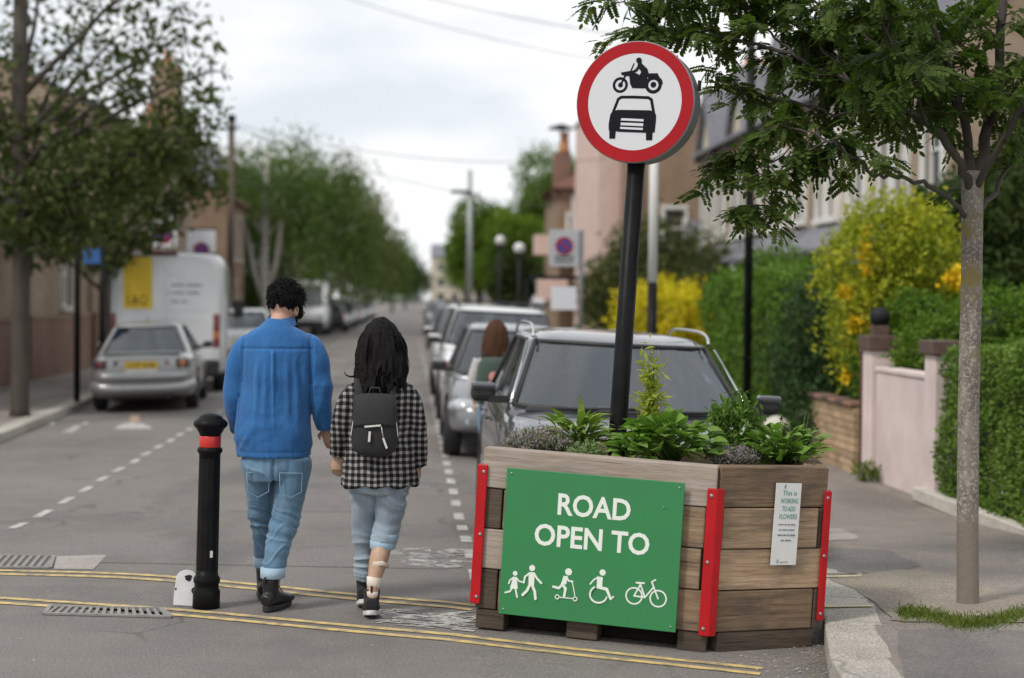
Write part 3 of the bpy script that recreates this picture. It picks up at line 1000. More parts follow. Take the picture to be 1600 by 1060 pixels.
for k in range(5):
    mb = MB(); mb.tube([(0, -1.7 + k * .8, 0), (0, -1.7 + k * .8, .34)], .012, 6); mb.build('fence_post', M_grey_steel, t)
mb = MB()
for z in (.12, .22, .32): mb.tube([(0, -1.75, z), (0, 1.55, z)], .004, 5)
mb.build('fence_wire', M_grey_steel, t)
t = empty('stone_post', (3.86, 17.6, pvr(3.9, 17.6))); tag(t, 'pale round topped stone post at the back of the pavement', 'post')
mb = MB(); mb.lathe([(.15, 0), (.15, .32), (.14, .40), (.10, .46), (.04, .49), (.01, .495)], 16); mb.build('shaft', M_stone, t)
t = empty('garden_gate', (4.52, 20.15, pvr(4.5, 20) - .02)); tag(t, 'black garden gate in the dark gap before the tall clipped hedge', 'gate')
for y_ in (-.5, .5): mb = MB(); mb.box((0, y_, .6), (.09, .09, 1.2)); mb.build('gate_post', M_blackm, t)
for k in range(7): mb = MB(); mb.box((0, -.41 + k * .137, .56), (.03, .115, 1.0)); mb.build('board', M_blackm, t)
mb = MB(); mb.ball((0, -.5, 1.25), .055); mb.build('finial', M_stone, t)
t = empty('fence_panel', (-7.35, 22.0, -.07), R(90)); tag(t, 'grey board fence at the left edge beside the brick building', 'fence')
for k in range(11):
    mb = MB(); mb.box((k * .145, 0, .78 + .01 * (k % 2)), (.135, .03, 1.56)); mb.build('board', mat('fence_grey', (.12, .13, .14), .7, rnd=.15), t)
mb = MB(); mb.box((.72, .04, .4), (1.6, .04, .08)); mb.box((.72, .04, 1.2), (1.6, .04, .08)); mb.build('rail', M_greypaint, t)
# ------------------------------------------------------------------ planter
M_wood = {}
def woodmat(name, a, b, c, grey=0.0):
    m, n, l, P = nodemat(name)
    oi = n.new('ShaderNodeObjectInfo')
    sd = n.new('ShaderNodeMath'); sd.operation = 'MULTIPLY'; sd.inputs[1].default_value = 37
    l.new(oi.outputs['Random'], sd.inputs[0])
    g = noisetex(n, l, 3.6, 10, .72, stretch=(1.0, 15, 15), seed=sd.outputs[0])
    col = mixrgb(n, l, ramp(n, l, g, .38, .62), a, b)
    st = noisetex(n, l, 3.6, 6, .62, stretch=(.8, 1.4, 2.2), seed=sd.outputs[0])
    col = mixrgb(n, l, ramp(n, l, st, .46, .72), col, c)
    col = mixrgb(n, l, 1.0, col, ramp(n, l, oi.outputs['Random'], 0, 1, .72, 1.22), 'MULTIPLY')
    ck = noisetex(n, l, 3.0, 2, .5, stretch=(.6, 26, 26), seed=sd.outputs[0])
    col = mixrgb(n, l, ramp(n, l, ck, .66, .70, 0, .75), col, [x * .25 for x in b])
    l.new(col, P.inputs['Base Color'])
    P.inputs['Roughness'].default_value = .85
    P.inputs['Specular IOR Level'].default_value = .25
    l.new(bumpn(n, l, g, .8, .008, bumpn(n, l, ck, -.5, .01)), P.inputs['Normal'])
    M_wood[name] = m
    return m
woodmat('wood_grey', (.54, .465, .40), (.35, .29, .24), (.42, .33, .255))
woodmat('wood_tan', (.47, .345, .22), (.28, .19, .12), (.17, .125, .09))
woodmat('wood_brown', (.31, .215, .135), (.18, .12, .075), (.10, .08, .065))
woodmat('wood_dark', (.11, .082, .06), (.06, .045, .034), (.08, .065, .05))
woodmat('underside_shade', (.020, .016, .013), (.014, .011, .009), (.018, .015, .012))  # near-black colour standing in for the shade under the planter
M_red = mat('red_plastic', (.47, .008, .012), .42, spec=.28, col2=(.37, .008, .012), vscale=7)
M_green = mat('sign_green', (.028, .215, .066), .42, col2=(.033, .20, .072), vscale=4, bump=.05, bscale=6)
M_letter = mat('sign_white', (.74, .78, .72), .5)
M_screw = mat('screw', (.35, .35, .34), .4, metal=.8)

PA = onground(739, 984)
PB0 = onground(1104, 1021)
AB = Vector((PB0.x - PA.x, PB0.y - PA.y, PB0.z - PA.z))
PL = AB.length
pyaw = math.atan2(AB.y, AB.x)
ptilt = math.asin(-AB.z / PL) + R(.55)
planter = empty('planter', PA + AB * .5 + Vector((0, 0, .004)), rot=(R(-.6), ptilt, pyaw))
tag(planter, 'timber sleeper planter with red corner strips and a green notice board', 'planter')
print('PLANTER', PA, PB0, PL, math.degrees(pyaw), math.degrees(ptilt))
hl = PL / 2
EXT = R(41)
A_ = Vector((-hl, 0)); B_ = Vector((hl, 0)); C_ = B_ + Vector((math.cos(EXT), math.sin(EXT))) * .67
D_ = C_ + Vector((-.12, .62)); E_ = Vector((-hl, 1.12))
POLY = [A_, B_, C_, D_, E_]
TH = .11
def inset(d):
    out = []
    n = len(POLY)
    for i in range(n):
        p, a, b = POLY[i], POLY[i - 1], POLY[(i + 1) % n]
        d1, d2 = (p - a).normalized(), (b - p).normalized()
        n1, n2 = Vector((-d1.y, d1.x)), Vector((-d2.y, d2.x))
        k = (n1 + n2).normalized()
        out.append(p + k * (d / max(.3, k.dot(n1))))
    return out
LZ = [(.100, .298), (.303, .500), (.505, .702), (.707, .905)]
def sleeper(p, q, z0, z1, m, end_in=0.0, start_in=0.0, dz=0.0, push=0.0, thick=TH):
    """one timber lying along p->q with its outer face on that line"""
    d = (q - p).normalized()
    a, b = p + d * start_in, q - d * end_in
    L = (b - a).length
    nrm = Vector((-d.y, d.x))
    c = (a + b) / 2 + nrm * (thick / 2 + push)
    mb = MB(); mb.box((0, 0, 0), (L - .004, thick, z1 - z0))
    return mb.build('sleeper', m, planter, loc=(c.x, c.y, (z0 + z1) / 2), rot=(0, dz, math.atan2(d.y, d.x)), bevel=.006, seg=2)
rw_ = random.Random(5)
fm = ['wood_tan', 'wood_grey', 'wood_tan', 'wood_grey']
sm_ = ['wood_brown', 'wood_tan', 'wood_tan', 'wood_brown']
for i, (z0, z1) in enumerate(LZ):
    odd = i % 2 == 0
    # front: ends butt against the side timbers on alternate layers
    s_in = TH + .004 if odd else 0
    # front timber split where the photo shows a joint
    if i == 1:
        cut = PL - .20
        sleeper(A_, A_ + Vector((cut, 0)), z0, z1, M_wood['wood_grey'], 0, s_in, 0, rw_.uniform(0, .006))
        sleeper(A_ + Vector((cut, 0)), B_ + Vector((.0, 0)), z0, z1, M_wood['wood_tan'], .055, 0, 0, .004)
    elif i == 2:
        sleeper(A_, B_, z0, z1, M_wood['wood_tan'], 0.045, TH + .004 if False else .115, 0, .003)
        sleeper(A_, A_ + Vector((.11, 0)), z0, z1, M_wood['wood_dark'], 0, 0, 0, .006)
    elif i == 0:
        sleeper(A_, B_, z0, z1, M_wood['wood_brown'], .03, .115, 0, .003)
        sleeper(A_, A_ + Vector((.11, 0)), z0, z1, M_wood['wood_dark'], 0, 0, 0, .008)
    else:
        sleeper(A_, B_, z0, z1, M_wood['wood_grey'], 0, 0)
    # chamfer side
    e = .05 if odd else 0.0
    sleeper(B_, C_, z0, z1, M_wood[sm_[i]], e if i != 3 else 0, .045 if i in (0, 2) else .02, R(rw_.uniform(-.25, .25)), rw_.uniform(0, .006))
    if odd:
        d = (C_ - B_).normalized()
        sleeper(C_ - d * .048, C_, z0, z1, M_wood['wood_dark'], 0, 0, 0, .004)
    sleeper(C_, D_, z0, z1, M_wood['wood_brown'], 0, .12, 0, .004)
    sleeper(D_, E_, z0, z1, M_wood['wood_brown'], 0, .10, 0, .004)
    sleeper(E_, A_, z0, z1, M_wood['wood_dark'], .12, .12, 0, .004)
# feet
for x0, x1 in ((-hl + .005, -hl + .155), (-hl + .47, -hl + .63), (hl - .15, hl - .005)):
    sleeper(Vector((x0, 0)), Vector((x1, 0)), 0, .096, M_wood['wood_dark'], 0, 0, 0, .012, .5)
sleeper(B_, C_, .0, .096, M_wood['wood_dark'], .03, .06, 0, .008, .14)
sleeper(Vector((-hl + .02, .13)), Vector((hl - .02, .13)), .0, .092, M_wood['underside_shade'], 0, 0, 0, .0, .12)  # added strip, painted black as the shade in the gap between the feet
sleeper(Vector((-hl + .1, .6)), Vector((hl + .3, .6)), .0, .096, M_wood['wood_dark'], 0, 0, 0, .01, .3)
ins = inset(TH + .015)
mb = MB(); mb.prism([tuple(p) for p in ins], .2, .835); mb.build('soil', M_soil, planter)
# red corner strips
def redpost(pt, d1, d2, w1, w2, z0, z1, lean=0.0):
    t = .014
    n1 = Vector((d1.y, -d1.x)); n2 = Vector((d2.y, -d2.x))
    def outward(nv, pt):  # away from the planter's middle
        return nv if nv.dot(pt - Vector((0.1, .5))) > 0 else -nv
    n1, n2 = outward(n1, pt), outward(n2, pt)
    mb = MB()
    k = (n1 + n2).normalized(); k = k * (t / max(.3, k.dot(n1)))
    g = .002
    kg = (n1 + n2).normalized() * (g / max(.3, (n1 + n2).normalized().dot(n1)))
    if w1: poly = [pt + d1 * w1 + n1 * g, pt + d1 * w1 + n1 * (g + t), pt + kg + k, pt + d2 * w2 + n2 * (g + t), pt + d2 * w2 + n2 * g, pt + kg] if w2 else [pt + d1 * w1 + n1 * g, pt + d1 * w1 + n1 * (g + t), pt + n1 * (g + t), pt + n1 * g]
    mb.prism([tuple(p) for p in poly], z0, z1)
    o = mb.build('corner_strip', M_red, planter, bevel=.005, seg=2)
    for z in (z0 + .035, (z0 + z1) / 2, z1 - .035):
        s_ = MB(); q = pt + d1 * (w1 * .5) + n1 * (g + t)
        s_.lathe([(.009, 0), (.009, .003), (.004, .005)], 10, Matrix.Translation((q.x, q.y, z)) @ n1.to_3d().to_track_quat('Z', 'Y').to_matrix().to_4x4())
        s_.build('screw', M_screw, o)
dAB = Vector((1, 0)); dBC = (C_ - B_).normalized(); dCD = (D_ - C_).normalized()
redpost(A_ + Vector((-.006, 0)), Vector((1, 0)), Vector((0, 1)), .036, .05, .125, .82)
redpost(B_, Vector((-1, 0)), dBC, .044, .036, .085, .80)
redpost(C_, -dBC, dCD, .030, .05, .14, .79)

# green board on the front
BW, BH = .885, .725
bx = -hl + .135
board = empty('notice_board', (bx, -.034, .092)); board.parent = planter
MBd = MB(); MBd.box((BW / 2, 0, BH / 2), (BW, .008, BH))
board_o = MBd.build('board', M_green, board, bevel=.002)
BM = Matrix.Translation((0, -.0045, 0)) @ Matrix.Rotation(R(90), 4, 'X')     # XY print plane -> board front
text('lettering', 'ROAD', BM @ Matrix.Translation((.268, .520, 0)), .102, M_letter, board, .362, .022)
text('lettering', 'OPEN TO', BM @ Matrix.Translation((.160, .362, 0)), .102, M_letter, board, .572, .022)
def pic(x, y):       # zoomed-photo pixels -> board metres, the board's lean taken out
    dx, dy = x + 5, y - 505
    a = (dx + .056 * dy) / 1.0053
    b = -(dy) + .095 * a
    return (a / (285 * 5.517) * BW, b / (237 * 5.517) * BH + .004)
kpx = BW / (285 * 5.517)
def picto(draw, nm):
    F = Flat(BM, fn=lambda x, y: (x, y))
    draw(F)
    return F.build(nm, M_letter, board)
def P_(*pts): return [pic(*p) for p in pts]
def walkers(F):
    F.disc(pic(146, 150), 21 * kpx); F.poly(P_((128, 182), (162, 182), (170, 290), (100, 285)))
    F.stroke(P_((132, 186), (100, 212), (88, 240)), 13 * kpx); F.stroke(P_((158, 190), (185, 222), (225, 230)), 12 * kpx)
    F.stroke(P_((118, 285), (100, 312), (58, 322)), 15 * kpx); F.stroke(P_((150, 288), (158, 325), (166, 362)), 15 * kpx)
    F.disc(pic(301, 102), 27 * kpx); F.poly(P_((270, 140), (325, 140), (318, 262), (268, 255)))
    F.stroke(P_((276, 148), (236, 180), (226, 232)), 16 * kpx); F.stroke(P_((318, 150), (345, 195), (384, 236)), 17 * kpx)
    F.stroke(P_((280, 252), (258, 300), (216, 342)), 23 * kpx); F.stroke(P_((302, 255), (326, 310), (332, 376)), 23 * kpx)
def scooter(F):
    F.disc(pic(626, 134), 31 * kpx); F.poly(P_((582, 170), (622, 172), (606, 245), (556, 250)))
    F.stroke(P_((606, 180), (628, 214), (664, 220)), 14 * kpx); F.stroke(P_((572, 248), (600, 282), (588, 350)), 24 * kpx, 20 * kpx)
    F.stroke(P_((568, 250), (540, 280), (490, 266)), 20 * kpx); F.stroke(P_((658, 222), (670, 268), (684, 345)), 8 * kpx)
    F.stroke(P_((540, 360), (612, 366), (668, 372)), 8 * kpx); F.ring(pic(526, 357), 21 * kpx, 13 * kpx); F.ring(pic(686, 374), 21 * kpx, 13 * kpx)
def chair(F):
    F.disc(pic(928, 138), 27 * kpx); F.poly(P_((880, 172), (930, 180), (925, 262), (876, 280)))
    F.stroke(P_((888, 180), (848, 205), (820, 240)), 13 * kpx); F.stroke(P_((892, 268), (966, 286), (1000, 372)), 26 * kpx, 20 * kpx); F.stroke(P_((1000, 372), (1024, 352)), 15 * kpx)
    arc = [(895 + 76 * math.cos(a), 334 + 74 * math.sin(a)) for a in np.linspace(R(255), R(25) - 0, 26)[::-1]]
    arc = [(895 + 76 * math.cos(a), 332 + 74 * math.sin(a)) for a in np.linspace(R(20), R(240), 26)]
    F.stroke([pic(*p) for p in arc], 15 * kpx)
def bike(F):
    for c in ((1205, 342), (1415, 365)): F.ring(pic(*c), 76 * kpx, 63 * kpx, 40)
    F.stroke(P_((1205, 342), (1262, 240), (1300, 355), (1205, 342)), 13 * kpx); F.stroke(P_((1268, 262), (1300, 355), (1378, 262)), 13 * kpx)
    F.stroke(P_((1415, 365), (1360, 218), (1392, 200)), 13 * kpx); F.stroke(P_((1226, 226), (1292, 230)), 15 * kpx); F.stroke(P_((1255, 232), (1264, 262)), 12 * kpx)
for f_, n_ in ((walkers, 'walkers_symbol'), (scooter, 'scooter_symbol'), (chair, 'wheelchair_symbol'), (bike, 'bicycle_symbol')): picto(f_, n_)
for u, v in ((.025, .70), (.86, .70), (.025, .025), (.86, .025), (.79, .60)):
    s_ = MB(); s_.lathe([(.006, 0), (.006, .002), (.002, .003)], 8, BM @ Matrix.Translation((u, v, 0)))
    s_.build('screw', M_screw if v != .60 else mat('sign_fleck', (.09, .30, .16), .5), board)

# narrow notice on the chamfer side
M_teal = mat('print_teal', (.10, .30, .25), .6)
M_ink = mat('print_grey', (.20, .21, .23), .6)
nt = empty('paper_notice', (0, 0, 0)); nt.parent = planter
NW, NH = .152, .405
nd = dBC
no_ = Vector((nd.y, -nd.x))
npos = B_ + nd * .335 + no_ * .010
NM = Matrix.Translation((npos.x, npos.y, .425)) @ Matrix.Rotation(EXT, 4, 'Z') @ Matrix.Rotation(R(90), 4, 'X') @ Matrix.Rotation(R(-.8), 4, 'Z')
mb = MB(); mb.M = NM; mb.box((NW / 2, NH / 2, 0), (NW, NH, .004)); mb.build('panel', M_whitepaint, nt)
NP = NM @ Matrix.Translation((0, 0, .0024))
for i, (s_, w) in enumerate((('This is', .085), ('WORKING', .105), ('TO ADD', .08), ('FLOWERS', .105))):
    text('lettering', s_, NP @ Matrix.Translation(((NW - w) / 2 + .008, .345 - i * .039, 0)), .024, M_teal, nt, w, .008, .0006)
for i, (ws, h) in enumerate((((.030, .016, .014, .030), .006), ((.018, .034, .036), .006), ((.028, .020, .016, .030), .008), ((.020, .038), .007))):
    fl_ = Flat(NP, t=.0006)                      # fine print too small to read
    x_ = (NW - sum(ws) - .004 * (len(ws) - 1)) / 2 + .004
    for w_ in ws:
        fl_.stroke([(x_ + h / 2, .200 - i * .026), (x_ + w_ - h / 2, .200 - i * .026)], h); x_ += w_ + .004
    fl_.build('fine_print', M_ink, nt)
F = Flat(NP, t=.0006)
F.stroke([(.052, .382), (.056, .394)], .008); F.stroke([(.036, .012), (.040, .026)], .006); F.stroke([(.05, .014), (.10, .016)], .0025)
F.build('emblem', M_ink, nt)

# ------------------------------------------------------------------ round traffic sign standing in the planter
pole_p = at(962, 722, 8.62)
pole_t = at(995.5, 235, 8.60)
pdir = (pole_t - pole_p).normalized()
base = pole_p - pdir * .18
sign = empty('traffic_sign', base)
sign.rotation_euler = pdir.to_track_quat('Z', 'Y').to_euler()
Rz0 = sign.rotation_euler.to_matrix()
tag(sign, 'round red bordered no motor vehicles sign on a leaning black pole', 'traffic sign')
plen = (pole_t - base).length
mb = MB(); mb.lathe([(.050, 0), (.047, .25), (.0455, plen + .35)], 20); mb.build('pole', M_black, sign)
# face centre
fc = at(991.5, 159.5, 8.52)
SR = .312
nrm = Vector((-.395, -.918, .03)).normalized()
zax = nrm
xax = (Vector((0, 0, 1)) + Vector((.055, 0, 0))).cross(zax).normalized()
yax = zax.cross(xax)
SM = Matrix((xax, yax, zax)).transposed().to_4x4()
SM.translation = fc
SL = (Matrix.Translation(base) @ Rz0.to_4x4()).inverted() @ SM
M_sred = mat('sign_red', (.38, .006, .012), .5, spec=.2, col2=(.32, .006, .011), vscale=3)
M_swhite = mat('sign_face_white', (.60, .61, .63), .4)
M_sblack = mat('sign_print_black', (.006, .0065, .009), .6, spec=.15)
mb = MB(); mb.lathe([(.25, -.165), (SR - .012, -.16), (SR - .002, -.15), (SR - .002, -.03), (SR + .002, -.028), (SR + .002, -.004), (SR - .004, -.001), (.25, -.001)], 56, SL); mb.build('housing', M_grey_steel if False else mat('housing_grey', (.24, .25, .255), .5, col2=(.20, .205, .21), vscale=6), sign)
mb = MB(); mb.lathe([(SR * .80, 0), (SR - .004, 0), (SR - .004, .002), (SR * .80, .002)], 64, SL)
fo = MB()
fo.M = SL
n = 64
V = []
for r_, z_ in ((SR * .798, .0012), (SR * .798, .0025), (SR - .003, .0025), (SR - .003, .0)):
    V += [(r_ * math.cos(2 * math.pi * i / n), r_ * math.sin(2 * math.pi * i / n), z_) for i in range(n)]
fo.add(V, [(k * n + i, (k + 1) * n + i, (k + 1) * n + (i + 1) % n, k * n + (i + 1) % n) for k in range(3) for i in range(n)])
fo.build('red_border', M_sred, sign)
fo = MB(); fo.lathe([(.002, .0010), (SR * .803, .0010), (SR * .803, .0018), (.002, .0018)], 64, SL, False); fo.build('face', M_swhite, sign)
rw = SR * .80
def sp_(x, y):
    u, v = (x - 443) / 415 * rw, -(y - 566) / 469 * rw
    a = R(1.2)
    return (u * math.cos(a) - v * math.sin(a), u * math.sin(a) + v * math.cos(a))
def SP(*pts): return [sp_(*p) for p in pts]
ku = rw / 440
FB = SL @ Matrix.Translation((0, 0, .0018))
F = Flat(FB)
F.stroke(SP((262, 655), (298, 540), (325, 520), (440, 520), (565, 526), (592, 545), (615, 660)), 26 * ku)
F.poly(SP((250, 660), (300, 643), (585, 648), (630, 670), (640, 700), (640, 760), (634, 860), (560, 864), (320, 855), (226, 840), (224, 780), (234, 690)))
F.poly(SP((232, 828), (290, 835), (286, 922), (236, 922))); F.poly(SP((558, 845), (617, 848), (615, 935), (562, 935)))
F.build('car_symbol', M_sblack, sign)
FW = SL @ Matrix.Translation((0, 0, .0036))
F = Flat(FW, t=.0004)
F.disc(sp_(277, 722), 31 * ku); F.disc(sp_(590, 732), 31 * ku)
F.poly(SP((338, 724), (532, 734), (532, 756), (328, 746))); F.poly(SP((332, 766), (532, 774), (530, 802), (330, 792))); F.poly(SP((328, 808), (530, 818), (528, 838), (328, 828)))
F.build('car_symbol_cutouts', M_swhite, sign)
F = Flat(FB)
F.ring(sp_(310, 403), 72 * ku, 47 * ku); F.disc(sp_(312, 403), 23 * ku, 16); F.ring(sp_(603, 405), 78 * ku, 47 * ku); F.disc(sp_(603, 402), 27 * ku, 16)
F.stroke(SP((312, 403), (350, 315)), 18 * ku)
F.poly(SP((386, 318), (545, 316), (556, 400), (530, 437), (418, 434), (398, 395)))
F.poly(SP((312, 282), (385, 268), (420, 280), (470, 300), (470, 318), (360, 318), (316, 305)))
F.stroke(SP((398, 268), (424, 196)), 13 * ku, 9 * ku)
F.stroke(SP((470, 222), (446, 262), (400, 288)), 25 * ku)
F.disc(sp_(466, 167), 26 * ku); F.disc(sp_(472, 186), 20 * ku)
F.poly(SP((455, 208), (492, 196), (545, 250), (564, 320), (520, 340), (490, 310), (488, 270), (458, 232)))
F.poly(SP((470, 318), (490, 285), (560, 300), (560, 330)))
F.poly(SP((545, 293), (636, 292), (648, 322), (676, 355), (686, 392), (670, 402), (650, 352), (600, 322), (556, 345)))
F.build('motorcycle_symbol', M_sblack, sign)
mb = MB(); mb.M = SL
for y in (-.16, .16): mb.box((0, y, -.19), (.16, .05, .09)); 
mb.build('bracket', M_blackm, sign)
mb = MB(); mb.M = SL; mb.box((SR + .004, .10, -.075), (.012, .05, .03)); mb.build('catch', M_blackm, sign)

# ------------------------------------------------------------------ bollard
bp = onground(322, 950)
boll = empty('bollard', bp + Vector((0, 0, .004)), rot=(0, R(1.1), 0))
tag(boll, 'black bollard with a red reflective collar beside the yellow lines', 'bollard')
mb = MB()
mb.lathe([(.072, 0), (.072, .085), (.064, .10), (.064, .125), (.070, .135), (.070, .155), (.060, .17), (.058, .20)], 24); mb.build('base', M_black, boll)
mb = MB(); mb.lathe([(.0585, .198), (.0575, .45), (.0560, .80)], 12, None, False); mb.lathe([(.055, .79), (.057, .815), (.066, .825), (.066, .842), (.056, .85)], 24); mb.build('shaft', M_black, boll)
mb = MB(); mb.lathe([(.055, .848), (.0565, .852), (.0565, .905), (.055, .909)], 24); mb.build('reflective_collar', mat('reflective_red', (.55, .03, .025), .3), boll)
mb = MB(); mb.lathe([(.055, .907), (.058, .92), (.074, .948), (.088, .962), (.090, .972), (.088, .982), (.074, .996), (.066, 1.000), (.058, 1.012), (.036, 1.024), (.015, 1.029), (.002, 1.030)], 24); mb.build('cap', M_black, boll)
mb = MB(); mb.box((.028, -.0595, .29), (.014, .003, .035), R(25)); mb.build('sticker', M_whitepaint, boll)
plt = empty('metal_plate', onground(288, 948) + Vector((0, 0, .004)), rot=(R(-9), R(3), R(-4)))
tag(plt, 'white rounded plate with flaking paint leaning at the foot of the bollard', 'plate')
pl = [(-.058, 0), (.058, 0), (.062, .06), (.060, .14)] + [(.058 * math.cos(a) + .002, .14 + .05 * math.sin(a)) for a in np.linspace(.1, math.pi - .1, 10)] + [(-.056, .13), (-.060, .06)]
mb = MB(); mb.prism(pl, 0, .006, Matrix.Rotation(R(90), 4, 'X')); mb.build('plate', mat('plate_white', (.62, .63, .63), .6, col2=(.55, .56, .56), vscale=16, bump=.2), plt, bevel=.002)
mb = MB()
for c, q in (((.01, .15), .022), ((.045, .085), .02), ((-.052, .085), .007)):
    mb.prism([(c[0] + q * random.uniform(.6, 1.2) * math.cos(a), c[1] + q * random.uniform(.6, 1.2) * math.sin(a)) for a in np.linspace(0, 2 * math.pi, 12)[:-1]], .0061, .0072, Matrix.Rotation(R(90), 4, 'X'))
mb.build('flaked_spot', M_blackm, plt)

# drain gratings
def grate(pix, label, nb, m):
    pts = [onground(*p) for p in pix]
    c = sum(pts, Vector()) / 4
    t = empty('drain_grating', (c.x, c.y, gz(c.x, c.y) + .003)); tag(t, label, 'drain grating')
    L = [p - Vector((c.x, c.y, p.z)) for p in pts]
    fr = MB()
    for i in range(4):
        a, b = L[i], L[(i + 1) % 4]
        d = (b - a).normalized(); q = Vector((-d.y, d.x, 0)) * .012
        fr.add([(*(a - q).xy, .0), (*(b - q).xy, .0), (*(b + q).xy, .0), (*(a + q).xy, .0), (*(a - q).xy, .010), (*(b - q).xy, .010), (*(b + q).xy, .010), (*(a + q).xy, .010 + .0006 * i)], [(4, 5, 6, 7), (0, 1, 5, 4), (1, 2, 6, 5), (2, 3, 7, 6), (3, 0, 4, 7)])
    fr.build('frame', m, t)
    pit = MB(); pit.add([(*p.xy, .001) for p in L], [(0, 1, 2, 3)]); pit.build('pit', mat('drain_pit', (.13, .12, .112), .9), t)
    for k in range(nb):
        u0, u1 = (k + .15) / nb, (k + .62) / nb
        sh = .35 / nb * 2
        bl = [L[0].lerp(L[1], max(0, min(1, u0))), L[0].lerp(L[1], max(0, min(1, u1))), L[3].lerp(L[2], max(0, min(1, u1 + sh))), L[3].lerp(L[2], max(0, min(1, u0 + sh)))]
        b = MB(); b.prism([tuple(p.xy) for p in bl], .001, .008); b.build('bar', m, t)
    return t
M_iron = mat('cast_iron', (.22, .205, .195), .7, metal=.2, col2=(.30, .28, .265), vscale=20)
grate([(70, 961), (268, 966), (250, 953), (78, 950)], 'iron drain grating in front of the near yellow lines left of the bollard', 16, M_iron)
grate([(-30, 889), (78, 889), (84, 871), (-20, 871)], 'iron drain grating behind the far yellow lines at the left edge', 9, M_iron)

# ------------------------------------------------------------------ posts, lamps, signs down the street
def post(name, label, cat, x, y, h, r_, m, z0=None, group=None, taper=1.0):
    z0 = (pvr(x, y) if x > 0 else pvl(x, y)) if z0 is None else z0
    t = empty(name, (x, y, z0)); tag(t, label, cat, group)
    mb = MB(); mb.tube([(0, 0, 0), (0, 0, h)], [r_, r_ * taper], 10); mb.build('post', m, t)
    return t
M_pcream = mat('post_pale', (.66, .66, .63), .5)
t = post('lamp_column', 'pale grey lamp column with a black lower section behind the crossover car', 'lamp post', 2.92, 20.5, 1.95, .062, M_black)
mb = MB(); mb.tube([(0, 0, 1.95), (0, 0, 4.3)], [.06, .05], 10); mb.build('upper_post', M_pcream, t)
mb = MB(); mb.box((0, -.2, 4.32), (.12, .5, .08)); mb.build('lantern', M_greypaint, t)
t = post('lamp_column', 'thin black lamp column rising from behind the clipped hedge', 'lamp post', 4.3, 21.4, 6.2, .055, M_black)
mb = MB(); mb.tube([(0, 0, 6.2), (-.1, 0, 6.5), (-.5, 0, 6.62)], .03, 8); mb.box((-.75, 0, 6.62), (.6, .16, .09)); mb.build('lantern', M_blackm, t)
t = post('lamp_column', 'tall grey street lamp in front of the bright green trees', 'lamp post', 2.65, 84, 8.2, .16, M_grey_steel, taper=.7)
mb = MB(); mb.box((-.45, 0, 7.1), (1.0, .3, .16)); mb.tube([(0, 0, 7.05), (1.2, 0, 6.4)], .05, 6); mb.build('lantern', M_blackm, t)
for x, y, h, lab in ((2.9, 58, 3.6, 'black post with a white globe lamp, the taller of two'), (3.2, 52, 3.15, 'black post with a white globe lamp, the shorter one nearer the sign')):
    t = post('globe_lamp', lab, 'lamp post', x, y, h, .06, M_blackm)
    mb = MB(); mb.ball((0, 0, h + .16), .18, 16, 10); mb.build('globe', mat('opal_globe', (.62, .62, .60), .4), t)
    mb = MB(); mb.lathe([(.06, h - .06), (.12, h - .03), (.12, h + .02), (.05, h + .04)], 12); mb.build('collar', M_blackm, t)
M_plate = mat('sign_plate_white', (.62, .63, .66), .5)
M_navy = mat('sign_blue', (.045, .04, .20), .45)
M_sgrey = mat('sign_plate_grey', (.42, .43, .45), .55, col2=(.36, .37, .39), vscale=3)
def roundel(parent, c, r_, yoff):
    FM = Matrix.Translation((c[0], yoff, c[1])) @ Matrix.Rotation(R(90), 4, 'X')
    F = Flat(FM, t=.003); F.disc((0, 0), r_); F.build('roundel', M_sred, parent)
    F = Flat(FM @ Matrix.Translation((0, 0, .004)), t=.003); F.disc((0, 0), r_ * .80); F.build('roundel_centre', M_navy, parent)
    F = Flat(FM @ Matrix.Translation((0, 0, .008)), t=.003); F.stroke([(-r_ * .55, r_ * .55), (r_ * .55, -r_ * .55)], r_ * .2); F.build('roundel_bar', M_sred, parent)
def parking_sign(label, x, y, zc, w, h, rc, group=None, postx=0.0, m=None, lines=2, txt=True):
    t = post('parking_sign', label, 'street sign', x + postx, y, zc + h / 2, .045, M_greypaint, group=group)
    z0 = t.location.z
    mb = MB(); mb.box((-postx, -.06, zc), (w, .012, h)); mb.build('plate', m or M_plate, t, bevel=.004)
    if rc: roundel(t, (-postx, zc + rc[1]), rc[0], -.068)
    if txt:
        for k in range(lines):
            f = Flat(Matrix.Translation((-postx, -.068, zc)) @ Matrix.Rotation(R(90), 4, 'X'), t=.002)
            f.stroke([(-w * .3, -h * (.24 + .12 * k)), (w * .3, -h * (.24 + .12 * k))], h * .05); f.build('print_line', M_sblack, t)
    return t
p = at(881, 396, 30.0)
t = parking_sign('grey parking zone plate with a blue roundel on the right pavement', p.x, 30.0, p.z + .17, .54, .66, (.165, .04), 'parking zone signs', .31, M_sgrey)
mb = MB(); mb.box((-.31, -.05, 1.75), (.46, .02, .42)); mb.build('lower_plate', M_plate, t)
mb = MB(); mb.box((-.45, .0, 2.12), (1.1, .05, .06)); mb.box((-.98, 0, 1.2), (.06, .05, 1.9)); mb.build('bracket_frame', M_blackm, t)
p = at(256, 362, 40.0)
parking_sign('white parking zone plate with a blue roundel above the van roof', p.x, 40.0, p.z + .17, .62, .92, (.24, -.16), 'parking zone signs', .0, None, 1)
p = at(315, 383, 44.0)
t = parking_sign('dark framed white plate beside the telegraph pole, right of the van top', p.x, 44.0, p.z + .17, .74, .60, (.2, -.22), 'parking zone signs', .0, None, 2)
mb = MB()
for z in (-.32, .32): mb.box((0, -.062, t.children[1].location.z + p.z + .17 + z), (.80, .03, .04))
